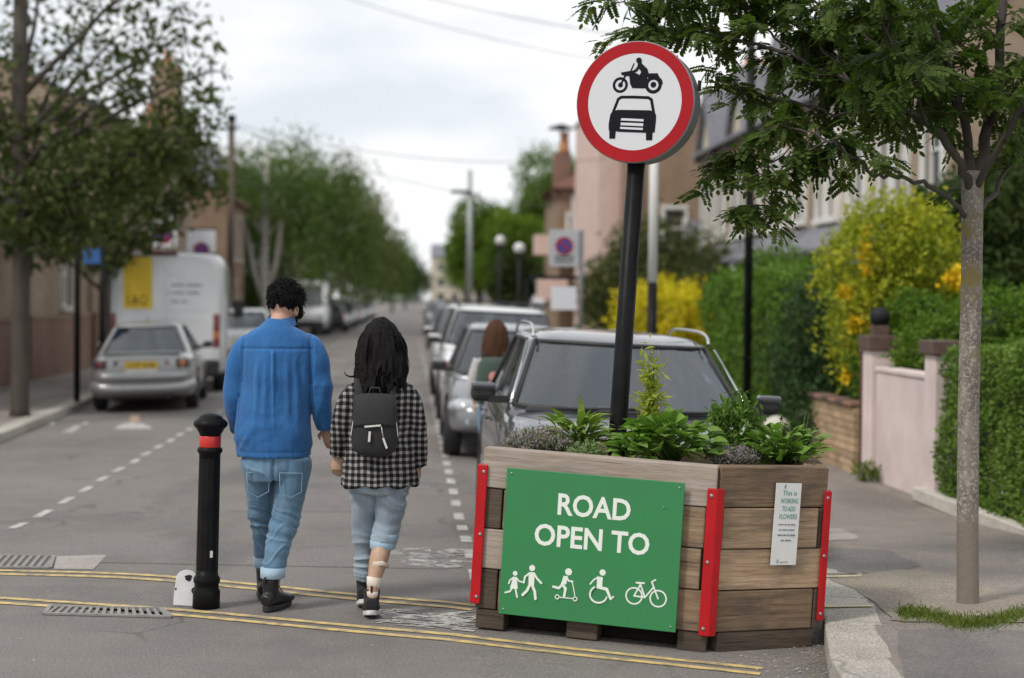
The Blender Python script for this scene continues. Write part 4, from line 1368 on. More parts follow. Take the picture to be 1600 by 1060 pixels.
mb.build('plate_frame', M_blackm, t)
post('sign_post', 'plain black post on the left pavement behind the silver saloon', 'post', -5.42, 27, 3.4, .05, M_black)
t = post('street_sign_post', 'black post holding a small blue direction sign under the trees', 'street sign', at(160, 420, 27.4).x, 27.4, 2.55, .04, M_black)
mb = MB(); mb.box((-.14, -.05, 2.36), (.30, .03, .26), R(20)); mb.build('blue_plate', mat('direction_blue', (.05, .16, .48), .45), t)

# telegraph pole and overhead wires
tp = post('telegraph_pole', 'brown wooden telegraph pole left of the birch trees', 'telegraph pole', -5.97, 54, 7.4, .13, mat('pole_wood', (.085, .06, .045), .9, col2=(.12, .09, .07), vscale=5, stretch=(1, 1, .2)), taper=.8)
mb = MB(); mb.lathe([(.14, 0), (.14, .14), (.10, .2)], 10); mb.build('cap', M_blackm, tp, loc=(0, 0, 7.35))
mb = MB(); mb.box((0, -.12, 7.1), (.5, .06, .08)); mb.build('crossbar', M_blackm, tp)
def cable(label, a, b, sag, r_=.012):
    a, b = Vector(a), Vector(b)
    pts = [a.lerp(b, t) - Vector((0, 0, sag * 4 * t * (1 - t))) for t in np.linspace(0, 1, 24)]
    mb = MB(); mb.tube(pts, r_, 5)
    tag(mb.build('overhead_cable', M_wire), label, 'cable')
top = Vector((-5.97, 54, 7.2))
cable('thin overhead cable from the telegraph pole towards the pink building', top, (6.6, 58.3, 6.6), .55)
cable('lower overhead cable from the telegraph pole towards the hipped house', top + Vector((0, 0, -.1)), (5.6, 67.8, 5.4), .4)
cable('high overhead cable crossing the sky above the couple', (-4.8, 46, 11.2), (8.9, 44, 8.3), .4)
cable('overhead cable highest in the sky, reaching the terrace roofs', (-2.5, 40, 10.4), (9, 40, 8.6), .35)
cable('short overhead cable behind the round sign', (-6, 60, 13.5), (8.8, 50, 8.4), .5)
# ------------------------------------------------------------------ cars
def paint(name, c, metal=.4, rough=.3):
    return mat(name, c, rough, metal=metal, coat=.9)
M_pt = {
    'charcoal': paint('paint_charcoal', (.115, .117, .132), .75, .26),
    'silver': paint('paint_silver', (.34, .345, .345), .55, .34),
    'bluegrey': paint('paint_blue_grey', (.20, .21, .225), .5),
    'white': paint('paint_white', (.66, .67, .68), .0, .35),
    'black': paint('paint_black', (.015, .015, .017), .2),
    'grey': paint('paint_grey', (.12, .125, .13), .5),
    'red': paint('paint_red', (.22, .02, .025), .2),
    'palegreen': paint('paint_pale_blue', (.26, .33, .36), .3),
}
M_trim = mat('car_trim', (.018, .018, .019), .55)
M_chrome = mat('chrome', (.62, .62, .62), .18, metal=1)
M_rim = mat('alloy', (.40, .41, .42), .35, metal=.8)
M_lampg = mat('headlamp', (.50, .52, .54), .12, coat=1, col2=(.25, .27, .29), vscale=14)
M_tail = mat('tail_lamp', (.22, .012, .014), .2, coat=1, col2=(.12, .01, .012), vscale=10)
M_amber = mat('amber_lamp', (.45, .14, .02), .3, coat=1)
M_seat = mat('car_seat', (.06, .06, .062), .85)
M_py = mat('plate_yellow', (.62, .42, .035), .5)
M_pw = mat('plate_white', (.68, .68, .66), .5)
def glassmat():
    m, n, l, P = nodemat('car_glass')
    n.remove(P)
    g = n.new('ShaderNodeBsdfGlossy'); g.inputs['Roughness'].default_value = .03; g.inputs['Color'].default_value = (.9, .95, 1, 1)
    t = n.new('ShaderNodeBsdfTransparent'); t.inputs['Color'].default_value = (.50, .54, .54, 1)
    fr = n.new('ShaderNodeFresnel'); fr.inputs['IOR'].default_value = 1.95
    mx = n.new('ShaderNodeMixShader')
    l.new(fr.outputs[0], mx.inputs[0]); l.new(t.outputs[0], mx.inputs[1]); l.new(g.outputs[0], mx.inputs[2])
    l.new(mx.outputs[0], n['Material Output'].inputs['Surface'])
    return m
M_cglass = glassmat()

def subdiv(mb, lev=2):
    t = mb.build('tmp', [])
    m = t.modifiers.new('s', 'SUBSURF'); m.levels = lev; m.render_levels = lev
    me = baked(t); old = t.data
    bpy.data.objects.remove(t); bpy.data.meshes.remove(old)
    return me

def body_loft(st, W):
    """st: (y, halfwidth, zbottom, ztop, crown)"""
    rows = []
    for y, w, zb, zt, cr in st:
        h = zt - zb
        half = [(0, zb), (.6 * w, zb), (.93 * w, zb + .02), (.985 * w, zb + .12 * h), (w, zb + .38 * h), (w * .995, zb + .62 * h), (.965 * w, zb + .86 * h), (.88 * w, zt - .01), (.62 * w, zt + cr * .55), (0, zt + cr)]
        ring = [(x, y, z) for x, z in half] + [(-x, y, z) for x, z in half[-2:0:-1]]
        rows.append(ring)
    mb = MB()
    mb.grid(rows, True, True)
    n = len(rows[0])
    o = (len(rows) - 1) * n
    # caps as quads across
    for base, flip in ((0, False), (o, True)):
        h = n // 2
        for i in range(h):
            a, b = base + i, base + i + 1
            c, d = base + (n - i - 1) % n, base + (n - i) % n
            q = (a, b, c, d) if i != 0 else (base, base + 1, base + n - 1)
            if i == h - 1: q = (a, b, c) if b == c else q
            q = tuple(dict.fromkeys(q))
            if len(q) >= 3:
                mb.f.append(q if flip else q[::-1]); mb.m.append(0); mb.sm.append(True)
    return mb

def rrect(cx_, a, yr, yf, bulf, bulr, rc, nside, nfront):
    """outline points: right side rear->front, front corner, front right->left, corner, left front->rear, corner, rear left->right, corner"""
    P = []
    ns, nf = len(nside), nfront
    for s in nside: P.append((a, yr + rc + (yf - yr - 2 * rc) * s))
    for t in (30, 60): P.append((a - rc + rc * math.cos(R(t)), yf - rc + rc * math.sin(R(t))))
    for k in range(nf):
        u = 1 - 2 * k / (nf - 1); x = (a - rc) * u
        P.append((x, yf + bulf * (1 - u * u)))
    for t in (120, 150): P.append((-a + rc + rc * math.cos(R(t)), yf - rc + rc * math.sin(R(t))))
    for s in nside[::-1]: P.append((-a, yr + rc + (yf - yr - 2 * rc) * s))
    for t in (210, 240): P.append((-a + rc + rc * math.cos(R(t)), yr + rc + rc * math.sin(R(t))))
    for k in range(nf):
        u = -1 + 2 * k / (nf - 1); x = (a - rc) * u
        P.append((x, yr - bulr * (1 - u * u)))
    for t in (300, 330): P.append((a - rc + rc * math.cos(R(t)), yr + rc + rc * math.sin(R(t))))
    return P
SIDE = [0, .05, .22, .44, .50, .66, .84, .95, 1]
NF = 9
def wheel(parent, x, y, r_, wd, side):
    w = MB()
    Mx = Matrix.Translation((x, y, r_)) @ Matrix.Rotation(R(90) * side, 4, 'Y')
    w.lathe([(r_ * .66, -wd / 2), (r_ * .93, -wd / 2), (r_, -wd * .36), (r_, wd * .36), (r_ * .93, wd / 2), (r_ * .66, wd / 2), (r_ * .64, wd * .3), (r_ * .64, -wd * .3)], 28, Mx)
    wo = w.build('wheel', M_rubber, parent)
    q = MB()
    q.lathe([(r_ * .64, -wd * .3), (r_ * .66, wd * .42), (r_ * .60, wd * .42), (r_ * .57, wd * .15), (.03, wd * .15)], 28, Mx)
    for k in range(5):
        a = 2 * math.pi * k / 5
        q.add([Mx @ Vector(p) for p in ((math.cos(a + .25) * .06, math.sin(a + .25) * .06, wd * .38), (math.cos(a - .25) * .06, math.sin(a - .25) * .06, wd * .38), (math.cos(a - .13) * r_ * .61, math.sin(a - .13) * r_ * .61, wd * .40), (math.cos(a + .13) * r_ * .61, math.sin(a + .13) * r_ * .61, wd * .40))], [(0, 1, 2, 3)])
    q.lathe([(.075, wd * .14), (.07, wd * .40), (.002, wd * .41)], 14, Mx)
    q.build('rim', M_rim, wo)
    return wo

def car(kind, col, name='parked_car'):
    t = empty(name)
    pt = M_pt[col]
    if kind == 'suv':
        L, W, wr = 4.45, 1.84, .355
        st = [(-2.2, .66, .44, .80, .0), (-2.16, .80, .34, 1.0, .02), (-2.0, .885, .27, 1.04, .02), (-1.2, .92, .25, 1.04, .01), (0, .92, .25, 1.02, .01), (.75, .92, .25, 1.0, .02), (1.05, .915, .26, .985, .035), (1.6, .90, .28, .93, .04), (2.02, .83, .31, .80, .035), (2.18, .70, .36, .68, .02), (2.22, .5, .42, .60, .01)]
        base = dict(a=.83, yr=-2.05, yf=1.12, bulf=.21, bulr=.04, rc=.24, z=.98)
        roof = dict(a=.64, yr=-1.78, yf=.26, bulf=.17, bulr=.05, rc=.27, z=1.455)
        ax = (-1.34, 1.36)
    elif kind == 'hatch':
        L, W, wr = 3.95, 1.70, .31
        st = [(-1.97, .60, .42, .74, .0), (-1.93, .74, .32, .93, .02), (-1.78, .815, .25, .96, .02), (-1.0, .85, .22, .95, .01), (0, .85, .22, .93, .01), (.7, .85, .22, .91, .03), (1.0, .845, .23, .89, .05), (1.45, .825, .25, .80, .06), (1.80, .76, .28, .68, .05), (1.94, .62, .33, .58, .02), (1.98, .45, .38, .52, .01)]
        base = dict(a=.76, yr=-1.86, yf=1.12, bulf=.16, bulr=.04, rc=.15, z=.89)
        roof = dict(a=.56, yr=-1.62, yf=.22, bulf=.10, bulr=.05, rc=.15, z=1.42)
        ax = (-1.22, 1.24)
    elif kind == 'sedan':
        L, W, wr = 4.42, 1.74, .315
        st = [(-2.2, .60, .42, .80, .0), (-2.17, .74, .30, .90, .01), (-2.05, .825, .22, .945, .015), (-1.6, .86, .19, .97, .02), (-1.0, .87, .19, .95, .01), (0, .87, .19, .92, .01), (.7, .87, .19, .90, .02), (1.05, .865, .20, .875, .03), (1.6, .845, .22, .80, .035), (2.0, .78, .25, .68, .03), (2.16, .62, .30, .58, .02), (2.2, .45, .36, .52, .01)]
        base = dict(a=.78, yr=-1.62, yf=1.05, bulf=.15, bulr=.10, rc=.17, z=.92)
        roof = dict(a=.56, yr=-.98, yf=.18, bulf=.10, bulr=.08, rc=.17, z=1.385)
        ax = (-1.32, 1.34)
    else:  # tall people carrier / big 4x4
        L, W, wr = 4.75, 1.88, .37
        st = [(-2.35, .70, .44, .90, .0), (-2.32, .84, .34, 1.1, .02), (-2.15, .91, .27, 1.13, .02), (-1.2, .94, .25, 1.12, .01), (0, .94, .25, 1.10, .01), (.75, .94, .25, 1.08, .02), (1.15, .935, .26, 1.06, .035), (1.75, .92, .28, 1.0, .035), (2.18, .86, .31, .88, .03), (2.34, .74, .36, .74, .02), (2.37, .55, .42, .64, .01)]
        base = dict(a=.86, yr=-2.22, yf=1.20, bulf=.15, bulr=.04, rc=.15, z=1.06)
        roof = dict(a=.68, yr=-2.02, yf=.52, bulf=.10, bulr=.05, rc=.2, z=1.61)
        ax = (-1.42, 1.46)
    me = subdiv(body_loft(st, W), 2)
    me.materials.clear(); setmats(me, [pt])
    body = obj('body', me, t)
    me.polygons.foreach_set('material_index', np.zeros(len(me.polygons), dtype=np.int32))
    # wheel arches cut out
    cm = MB()
    for y in ax: cm.lathe([(wr + .065, -1.3), (wr + .065, 1.3)], 28, Matrix.Translation((0, y, wr + .01)) @ Matrix.Rotation(R(90), 4, 'Y'), False)
    cut = cm.build('tmpcut', [M_trim])
    bo = body.modifiers.new('arches', 'BOOLEAN'); bo.operation = 'DIFFERENCE'; bo.solver = 'FAST' if False else 'EXACT'; bo.object = cut
    m2 = baked(body)
    body.modifiers.clear(); old = body.data; body.data = m2; bpy.data.meshes.remove(old)
    cme = cut.data; bpy.data.objects.remove(cut); bpy.data.meshes.remove(cme)
    m2.polygons.foreach_set('use_smooth', np.ones(len(m2.polygons), dtype=bool))
    und = MB(); und.box((0, 0, .30), (W * .72, L * .84, .20)); 
    for y in ax: und.box((0, y, .45), (W * .66, .9, .5))
    und.build('underbody', M_trim, t)
    # cabin
    def outline(d, sc=1.0): return rrect(0, d['a'] * sc, d['yr'], d['yf'], d['bulf'], d['bulr'], d['rc'], SIDE, NF)
    B0, R0 = outline(base), outline(roof)
    vs = [-.06, .06, .36, .66, .945, 1.0]
    rows = []
    for v in vs:
        rows.append([(b[0] + (r[0] - b[0]) * v, b[1] + (r[1] - b[1]) * v, base['z'] + (roof['z'] - base['z']) * v - (.0 if v < 1 else .008)) for b, r in zip(B0, R0)])
    yc = (roof['yr'] + roof['yf']) / 2
    for k, dz in ((.86, .035), (.6, .055), (.3, .064), (.02, .066)):
        rows.append([(r[0] * k, yc + (r[1] - yc) * k, roof['z'] + dz) for r in R0])
    n = len(B0)
    ns = len(SIDE)
    # columns of the four glazed faces
    fr0 = ns + 2; ls0 = fr0 + NF + 2; rr0 = ls0 + ns + 2
    cols = {}
    cols['windscreen'] = (fr0 - 2, fr0 + NF + 1)
    cols['rear_window'] = (rr0 - 1, rr0 + NF)
    cols['side_window'] = [(1, 3), (4, 7), (ls0 + 1, ls0 + 4), (ls0 + 5, ls0 + 7)]
    holes = set()
    wins = [('windscreen', *cols['windscreen']), ('rear_window', *cols['rear_window'])] + [('side_window', a, b) for a, b in cols['side_window']]
    for nm, a, b in wins:
        for j in range(a, b): holes.add(j % n)
    mb = MB()
    V = [p for r_ in rows for p in r_]
    Fc = []
    for i in range(len(rows) - 1):
        for j in range(n):
            if 1 <= i <= 3 and j in holes: continue
            Fc.append((i * n + j, i * n + (j + 1) % n, (i + 1) * n + (j + 1) % n, (i + 1) * n + j))
    mb.add(V, Fc, True)
    cabin = mb.build('cabin', pt, t)
    sld = cabin.modifiers.new('thick', 'SOLIDIFY'); sld.thickness = .035; sld.offset = -1
    for nm, a, b in wins:
        g = MB(); s = MB()
        rr_ = []
        for i in (1, 2, 3, 4):
            rr_.append([Vector(rows[i][j % n]) - Vector((rows[i][j % n][0], rows[i][j % n][1] - yc, 0)).normalized() * .008 for j in range(a, b + 1)])
        g.grid(rr_, True)
        go = g.build(nm, M_cglass, t)
        edge = [r_ for r_ in rr_[0]] + [r_[-1] for r_ in rr_[1:]] + rr_[-1][::-1][1:] + [r_[0] for r_ in rr_[::-1][1:]]
        s.tube([Vector(p) + Vector((p[0], p[1] - yc, 0)).normalized() * .002 for p in edge], .018, 6)
        s.build('seal', M_trim, go)
    # inside
    zb = base['z']
    dash = MB(); dash.box((0, base['yf'] - .28, zb - .03), (W * .78, .55, .12)); dash.build('dashboard', M_trim, t, bevel=.02)
    for x in (-.38, .38):
        s = MB(); s.box((x, -.15, zb - .02), (.48, .14, .66), Matrix.Rotation(R(14), 3, 'X')); so = s.build('seat', M_seat, t, bevel=.04, seg=2)
        s = MB(); s.box((x, -.26, zb + .40), (.26, .09, .18)); s.build('headrest', M_seat, so, bevel=.03, seg=2)
    s = MB(); s.box((0, -1.05, zb - .08), (W * .70, .16, .6), Matrix.Rotation(R(16), 3, 'X')); s.build('rear_seat', M_seat, t, bevel=.04)
    s = MB(); s.lathe([(.17, -.012), (.19, -.012), (.19, .012), (.17, .012), (.17, -.012)], 20, Matrix.Translation((.36, base['yf'] - .62, zb + .10)) @ Matrix.Rotation(R(68), 4, 'X')); s.build('steering_wheel', M_trim, t)
    s = MB(); s.box((0, roof['yf'] + .12, roof['z'] - .11), (.22, .03, .07)); s.build('rear_view_mirror', M_trim, t)
    # mirrors, handles, lamps, grille, plates
    for sd in (-1, 1):
        m = MB(); m.box((sd * (W / 2 + .065), base['yf'] - .42, zb + .09), (.17, .10, .125)); mo_ = m.build('mirror', M_trim, t, bevel=.045, seg=3)
        m = MB(); m.box((sd * (W / 2 + .067), base['yf'] - .405, zb + .135), (.165, .10, .05)); m.build('mirror_cap', pt, mo_, bevel=.022, seg=3)
        m = MB(); m.box((sd * (W / 2 - .04), base['yf'] - .40, zb + .05), (.14, .05, .05)); m.build('mirror_arm', M_trim, mo_)
        for y in (base['yf'] - 1.32, base['yf'] - 2.25):
            h = MB(); h.box((sd * (W / 2 - .004), y, zb - .14), (.03, .16, .025)); h.build('door_handle', pt, t, bevel=.006)
        for y in (base['yf'] - .40, base['yf'] - 1.42, base['yf'] - 2.35):
            pass
        yl, zl = st[-3][0] - .02, st[-3][3] - .10
        hM = Matrix.Rotation(R(-38 * sd), 3, 'Z')
        h = MB(); h.ball((sd * (st[-3][1] - .12), yl - .02, zl), (.20, .13, .085), 14, 8, hM); h.build('headlight', M_lampg, t)
        fg = MB(); fg.lathe([(.055, 0), (.05, .02), (.03, .025), (.002, .025)], 14, Matrix.Translation((sd * st[-3][1] * .74, st[-2][0] - .03, st[-3][2] + .14)) @ Matrix.Rotation(R(-90), 4, 'X')); fg.build('fog_light', M_lampg, t)
        yt, zt_ = st[1][0], st[1][3] - .14
        if kind == 'sedan':
            h = MB(); h.box((sd * .655, yt + .035, zt_ + .03), (.22, .12, .16), Matrix.Rotation(R(-16 * sd) * -1, 3, 'Z')); ho = h.build('tail_light', mat('smoked_lens', (.05, .045, .045), .12, coat=1), t, bevel=.03, seg=2)
            for c, mm in (((sd * .66, yt - .030, zt_ + .03), M_tail if sd < 0 else M_amber),):
                q = MB(); q.ball(c, (.06, .012, .062), 14, 8); q.build('lamp', mm, ho)
            q = MB(); q.lathe([(.052, 0), (.046, .012), (.002, .013)], 16, Matrix.Translation((sd * .40, yt - .012, zt_ + .03)) @ Matrix.Rotation(R(90), 4, 'X')); q.build('round_lamp', M_tail if sd > 0 else M_trim, t)
        else:
            h = MB(); h.box((sd * (st[1][1] - .05), yt + .06, zt_), (.16, .16, .30), Matrix.Rotation(R(20 * sd), 3, 'Z')); h.build('tail_light', M_tail, t, bevel=.03, seg=2)
        for y in ax: wheel(t, sd * (W / 2 - .115), y, wr, .20, sd)
    g = MB(); g.box((0, st[-2][0] - .04, st[-3][3] - .14), (W * .42, .10, .13)); go = g.build('grille', M_trim, t, bevel=.02)
    for k in range(3):
        q = MB(); q.box((0, st[-2][0] + .012, st[-3][3] - .18 + .04 * k), (W * .40, .012, .012)); q.build('grille_bar', M_chrome, go)
    g = MB(); g.box((0, st[-2][0] - .02, st[-2][2] + .05), (W * .56, .10, .14)); g.build('lower_intake', M_trim, t, bevel=.02)
    g = MB(); g.box((0, st[-1][0] + .01, st[-2][2] + .16), (.52, .014, .11)); g.build('front_plate', M_pw, t)
    zp = st[1][3] - (.16 if kind == 'sedan' else .34)
    if kind == 'sedan':
        g = MB(); g.box((0, st[0][0] - .012, zp + .03), (.53, .018, .115)); po = g.build('rear_plate', M_py, t)
        text('plate_characters', 'LY07 KXB', Matrix.Translation((-.22, st[0][0] - .0215, zp - .0)) @ Matrix.Rotation(R(90), 4, 'X'), .062, M_sblack, po, .44, .012)
        g = MB(); g.box((0, st[0][0] - .010, zp - .065), (.50, .018, .05)); g.build('plate_surround', M_pw, t)
        g = MB(); g.tube(crom([(-.72, st[0][0] + .10, .58), (-.55, st[0][0] - .035, .585), (0, st[0][0] - .06, .585), (.55, st[0][0] - .035, .585), (.72, st[0][0] + .10, .58)], 5), (.07), 10)
        g.tube(crom([(-.80, st[0][0] + .22, .43), (-.6, st[0][0] + .00, .40), (0, st[0][0] - .035, .40), (.6, st[0][0] + .00, .40), (.80, st[0][0] + .22, .43)], 5), (.10), 12)
        g.build('bumper', pt, t)
        g = MB(); g.box((0, st[0][0] + .17, .962), (1.24, .16, .025)); g.build('boot_lip', pt, t, bevel=.01)
        g = MB(); g.tube([(.42, -1.9, .27), (.42, -2.24, .265)], .045, 12); g.build('exhaust', M_trim, t)
        g = MB(); g.tube([(0, -.75, 1.44), (0, -.80, 1.53)], .008, 6); g.build('aerial', M_trim, t)
    else:
        g = MB(); g.box((0, st[0][0] - .02, zp), (.52, .014, .11)); g.build('rear_plate', M_py, t)
    wp = MB()
    for x0, x1 in ((.55, -.02), (-.05, -.60)):
        wp.tube([(x0, base['yf'] + .05 + .10 * (1 - (x0 / .8) ** 2), zb + .035), (x1, base['yf'] + .03 + .10 * (1 - (x1 / .8) ** 2), zb + .055)], .010, 5)
    wp.build('wiper', M_trim, t)
    if kind == 'suv':
        for sd in (-1, 1):
            r_ = MB(); x = sd * (roof['a'] - .01)
            r_.tube(crom([(x, .24, 1.46), (x, .14, 1.515), (x * .99, -.2, 1.545), (x * .99, -1.2, 1.545), (x, -1.6, 1.51), (x, -1.72, 1.455)], 5), .011, 8); r_.build('roof_rail', M_chrome, t)
            # bright strip along the lower edge of the windscreen pillar
            r_ = MB(); r_.tube([(sd * (base['a'] - .02), base['yf'] - .14, zb + .04), (sd * (roof['a'] + .03), roof['yf'] + .0, roof['z'] - .03)], .008, 6); r_.build('pillar_trim', M_chrome, t)
    if kind == 'tall':
        for sd in (-1, 1):
            r_ = MB(); x = sd * (roof['a'] - .04); r_.tube([(x, .35, 1.67), (x, -1.8, 1.69)], .022, 8); r_.build('roof_rail', M_trim, t)
        for y in (.0, -1.1):
            r_ = MB(); r_.box((0, y, 1.73), (1.5, .07, .035)); r_.build('roof_bar', M_trim, t, bevel=.01)
    return t

def repaint(t, col):
    for o in t.children:
        if o.type == 'MESH' and o.data.materials and o.data.materials[0] and o.data.materials[0].name.startswith('paint_'):
            o.material_slots[0].link = 'OBJECT'
            o.material_slots[0].material = M_pt[col]

def tilt_x(x, y):      # crossfall of the road under the car
    return math.atan((gz(x - .6, y) - gz(x + .6, y)) / 1.2)
def put(t, label, x, y, away, group, yaw=0.0):
    t.location = (x, y, (gz(x - .7, y) + gz(x + .7, y)) / 2 + .004)
    t.rotation_euler = (0, tilt_x(x, y) * (1 if away else -1), (0 if away else math.pi) + yaw)
    tag(t, label, 'car', group)
G_R, G_L = 'cars parked along the right kerb', 'cars parked along the left kerb'
suv = car('suv', 'charcoal')
put(suv, 'dark grey crossover car with silver roof rails parked behind the planter', 1.40, 12.05, False, G_R)
hatch = car('hatch', 'bluegrey')
put(hatch, 'silver blue small hatchback facing us, just behind the person with the green backpack', 1.14, 19.9, False, G_R)
tall = car('tall', 'white')
put(tall, 'white tall car carrying roof bars, behind the small silver hatchback', 1.22, 25.6, False, G_R)
sedan = car('sedan', 'silver')
put(sedan, 'silver saloon car seen from behind with a yellow number plate', -4.34, 27.9, True, G_L, R(4.2))
sedan.scale = (.94, .95, .95)
def more(proto, col, label, x, y, away, group):
    c = copy_tree(proto); repaint(c, col); put(c, label, x, y, away, group)
more(tall, 'white', 'white car with tall windscreen, second white one from the planter', 1.18, 31.6, False, G_R)
more(suv, 'white', 'white crossover car, third white one back along the right kerb', 1.30, 37.4, False, G_R)
more(hatch, 'charcoal', 'dark small car at the end of the white cars on the right', 1.30, 45.5, False, G_R)
for i, (k, c, y, lab) in enumerate(((hatch, 'silver', 52, 'silver small car far down the right kerb, nearest of the blurred ones'), (suv, 'grey', 59, 'grey crossover far down the right kerb past the parking sign'), (hatch, 'white', 66, 'white small car far down the right kerb by the street lamp'), (sedan, 'black', 86.5, 'black saloon far down the right kerb before the green trees'), (tall, 'silver', 82, 'silver people carrier at the far end of the right kerb'))):
    more(k, c, lab, 1.28, y, False, G_R)
for k, c, y, lab in ((hatch, 'white', 45.5, 'white small car glimpsed between the van and the man in blue'), (suv, 'black', 86.5, 'dark car first beyond the white van on the left kerb'), (hatch, 'black', 92.5, 'dark red brown small car second beyond the white van'), (tall, 'palegreen', 99.5, 'pale blue grey people carrier among dark cars on the left'), (hatch, 'red', 109, 'small red car far down the left kerb'), (suv, 'white', 116, 'white car straight beyond the small red car'), (hatch, 'silver', 123, 'silver small car far left kerb above the dark haired woman'), (sedan, 'grey', 131, 'grey saloon far down the left kerb under the willows'), (suv, 'silver', 139, 'silver crossover farthest but one on the left kerb'), (hatch, 'white', 147, 'white small car farthest along the left kerb')):
    more(k, c, lab, -4.45, y, c not in ('palegreen', 'silver'), G_L)

# ------------------------------------------------------------------ vans
def van(label, x, y, away, lettered, yaw=0.0):
    t = empty('delivery_van'); t.location = (x, y, (gz(x - .7, y) + gz(x + .7, y)) / 2 + .004); t.rotation_euler = (0, 0, (0 if away else math.pi) + yaw)
    tag(t, label, 'van')
    W_ = 1.06
    def sec(y, w, zb, zt, r_):
        half = [(0, zb), (w * .9, zb), (w, zb + .05), (w, zb + .5), (w * .995, (zb + zt) / 2), (w * .965, zt - r_ * 1.6), (w * .93, zt - r_ * .55), (w * .86, zt - r_ * .12), (w * .7, zt), (0, zt + .03)]
        return [(x, y, z) for x, z in half] + [(-x, y, z) for x, z in half[-2:0:-1]]
    st = [(-2.75, .95, .42, 2.50, .16), (-2.72, 1.0, .40, 2.55, .16), (-2.6, W_, .38, 2.58, .17), (-1, W_, .36, 2.60, .17), (.9, W_, .36, 2.58, .17), (1.35, W_, .36, 2.42, .2), (1.75, W_, .36, 1.98, .2), (2.15, W_ * .99, .36, 1.32, .12), (2.6, .93, .36, 1.12, .1), (2.75, .8, .4, .85, .1)]
    mb = MB(); rows = [sec(*s) for s in st]; mb.grid(rows, True, True); n = len(rows[0])
    mb.f += [tuple(range(n))[::-1], tuple((len(rows) - 1) * n + i for i in range(n))]; mb.m += [0, 0]; mb.sm += [False, False]
    mb.f = [q[::-1] if False else q for q in mb.f]
    mb.build('body', M_pt['white'], t)
    for sd in (-1, 1):
        # rear door leaf with a raised window pressing
        d = MB(); d.box((sd * .445, -2.757, 1.52), (.86, .02, 1.75)); do = d.build('rear_door', M_pt['white'], t, bevel=.03, seg=3)
        d = MB(); d.box((sd * .43, -2.768, 1.92), (.70, .012, .78)); d.build('door_pressing', M_pt['white'], do, bevel=.05 if False else .006, seg=2)
        h = MB(); h.box((sd * .93, -2.73, 1.18), (.13, .08, .62)); ho = h.build('tail_light', M_tail, t, bevel=.025, seg=2)
        h = MB(); h.box((sd * .93, -2.772, 1.10), (.10, .012, .14)); h.build('lamp', M_amber, ho)
        m = MB(); m.box((sd * 1.19, 1.55, 1.55), (.2, .1, .36)); m.box((sd * 1.07, 1.55, 1.45), (.14, .05, .06)); m.build('mirror', M_trim, t, bevel=.02)
        w = MB(); w.add([(sd * 1.035, .95, 1.30), (sd * 1.035, 2.0, 1.30), (sd * 1.030, 1.62, 1.95), (sd * 1.020, .95, 1.95)], [(0, 1, 2, 3)]); w.build('side_window', M_glassw, t)
        h = MB(); h.ball((sd * .74, 2.66, .88), (.17, .1, .15)); h.build('headlight', M_lampg, t)
        for yy in (-1.65, 1.85): wheel(t, sd * (W_ - .12), yy, .35, .22, sd)
    b = MB(); b.box((0, -2.74, .50), (1.98, .22, .30)); b.build('bumper', M_trim, t, bevel=.04, seg=2)
    b = MB(); b.box((0, -2.0, .40), (1.8, .3, .2)); b.build('underbody', M_trim, t)
    b = MB(); b.box((0, 2.72, .55), (1.9, .14, .30)); b.build('front_bumper', M_trim, t, bevel=.04, seg=2)
    b = MB(); b.add([(-.86, 2.10, 1.40), (.86, 2.10, 1.40), (.78, 1.44, 2.36), (-.78, 1.44, 2.36)], [(0, 1, 2, 3)]); b.build('windscreen', M_glassw, t)
    for o in (t.children[-1],): o.location = (0, .05, .03)
    b = MB(); b.box((-.08, -2.70, 2.585), (.60, .16, .075)); bo = b.build('brake_light', M_trim, t, bevel=.02)
    q = MB(); q.box((-.08, -2.786, 2.585), (.44, .012, .04)); q.build('lens', M_tail, bo)
    b = MB(); b.box((0, -2.86, .62), (.52, .014, .11)); b.build('rear_plate', M_py, t)
    if lettered:
        VM = Matrix.Translation((0, -2.776, 0)) @ Matrix.Rotation(R(90), 4, 'X')
        M_vy = mat('livery_yellow', (.72, .50, .03), .45)
        F = Flat(VM, t=.002); F.poly([(-.74, 1.57), (-.22, 1.57), (-.22, 2.38), (-.74, 2.38)]); F.build('yellow_panel', M_vy, t)
        q = MB(); q.box((-.48, -2.762, 2.45), (.52, .03, .13)); q.build('yellow_panel_top', M_vy, t, bevel=.008)
        text('lettering', 'L&Q', VM @ Matrix.Translation((-.67, 1.66, .004)), .16, mat('livery_brown', (.16, .10, .01), .5), t, .36, .006)
        M_lg = mat('livery_grey', (.30, .31, .32), .5)
        for x0, z, ws in ((.10, 2.01, (.26, .30)), (.06, 1.87, (.05, .22, .24)), (.10, 1.71, (.16, .12))):
            fl_ = Flat(VM @ Matrix.Translation((0, 0, .004)), t=.002)      # blurred lines of print
            for w_ in ws:
                fl_.stroke([(x0 + .02, z), (x0 + w_ - .02, z)], .036); x0 += w_ + .03
            fl_.build('print_line', M_lg, t)
    return t
v1 = van('white high roof van with a yellow panel on its rear door', -4.78, 33.4, True, True, R(4.2))
v2 = van('cream white van farther off, just right of the head of the man in blue', -5.2, 80.0, False, False)
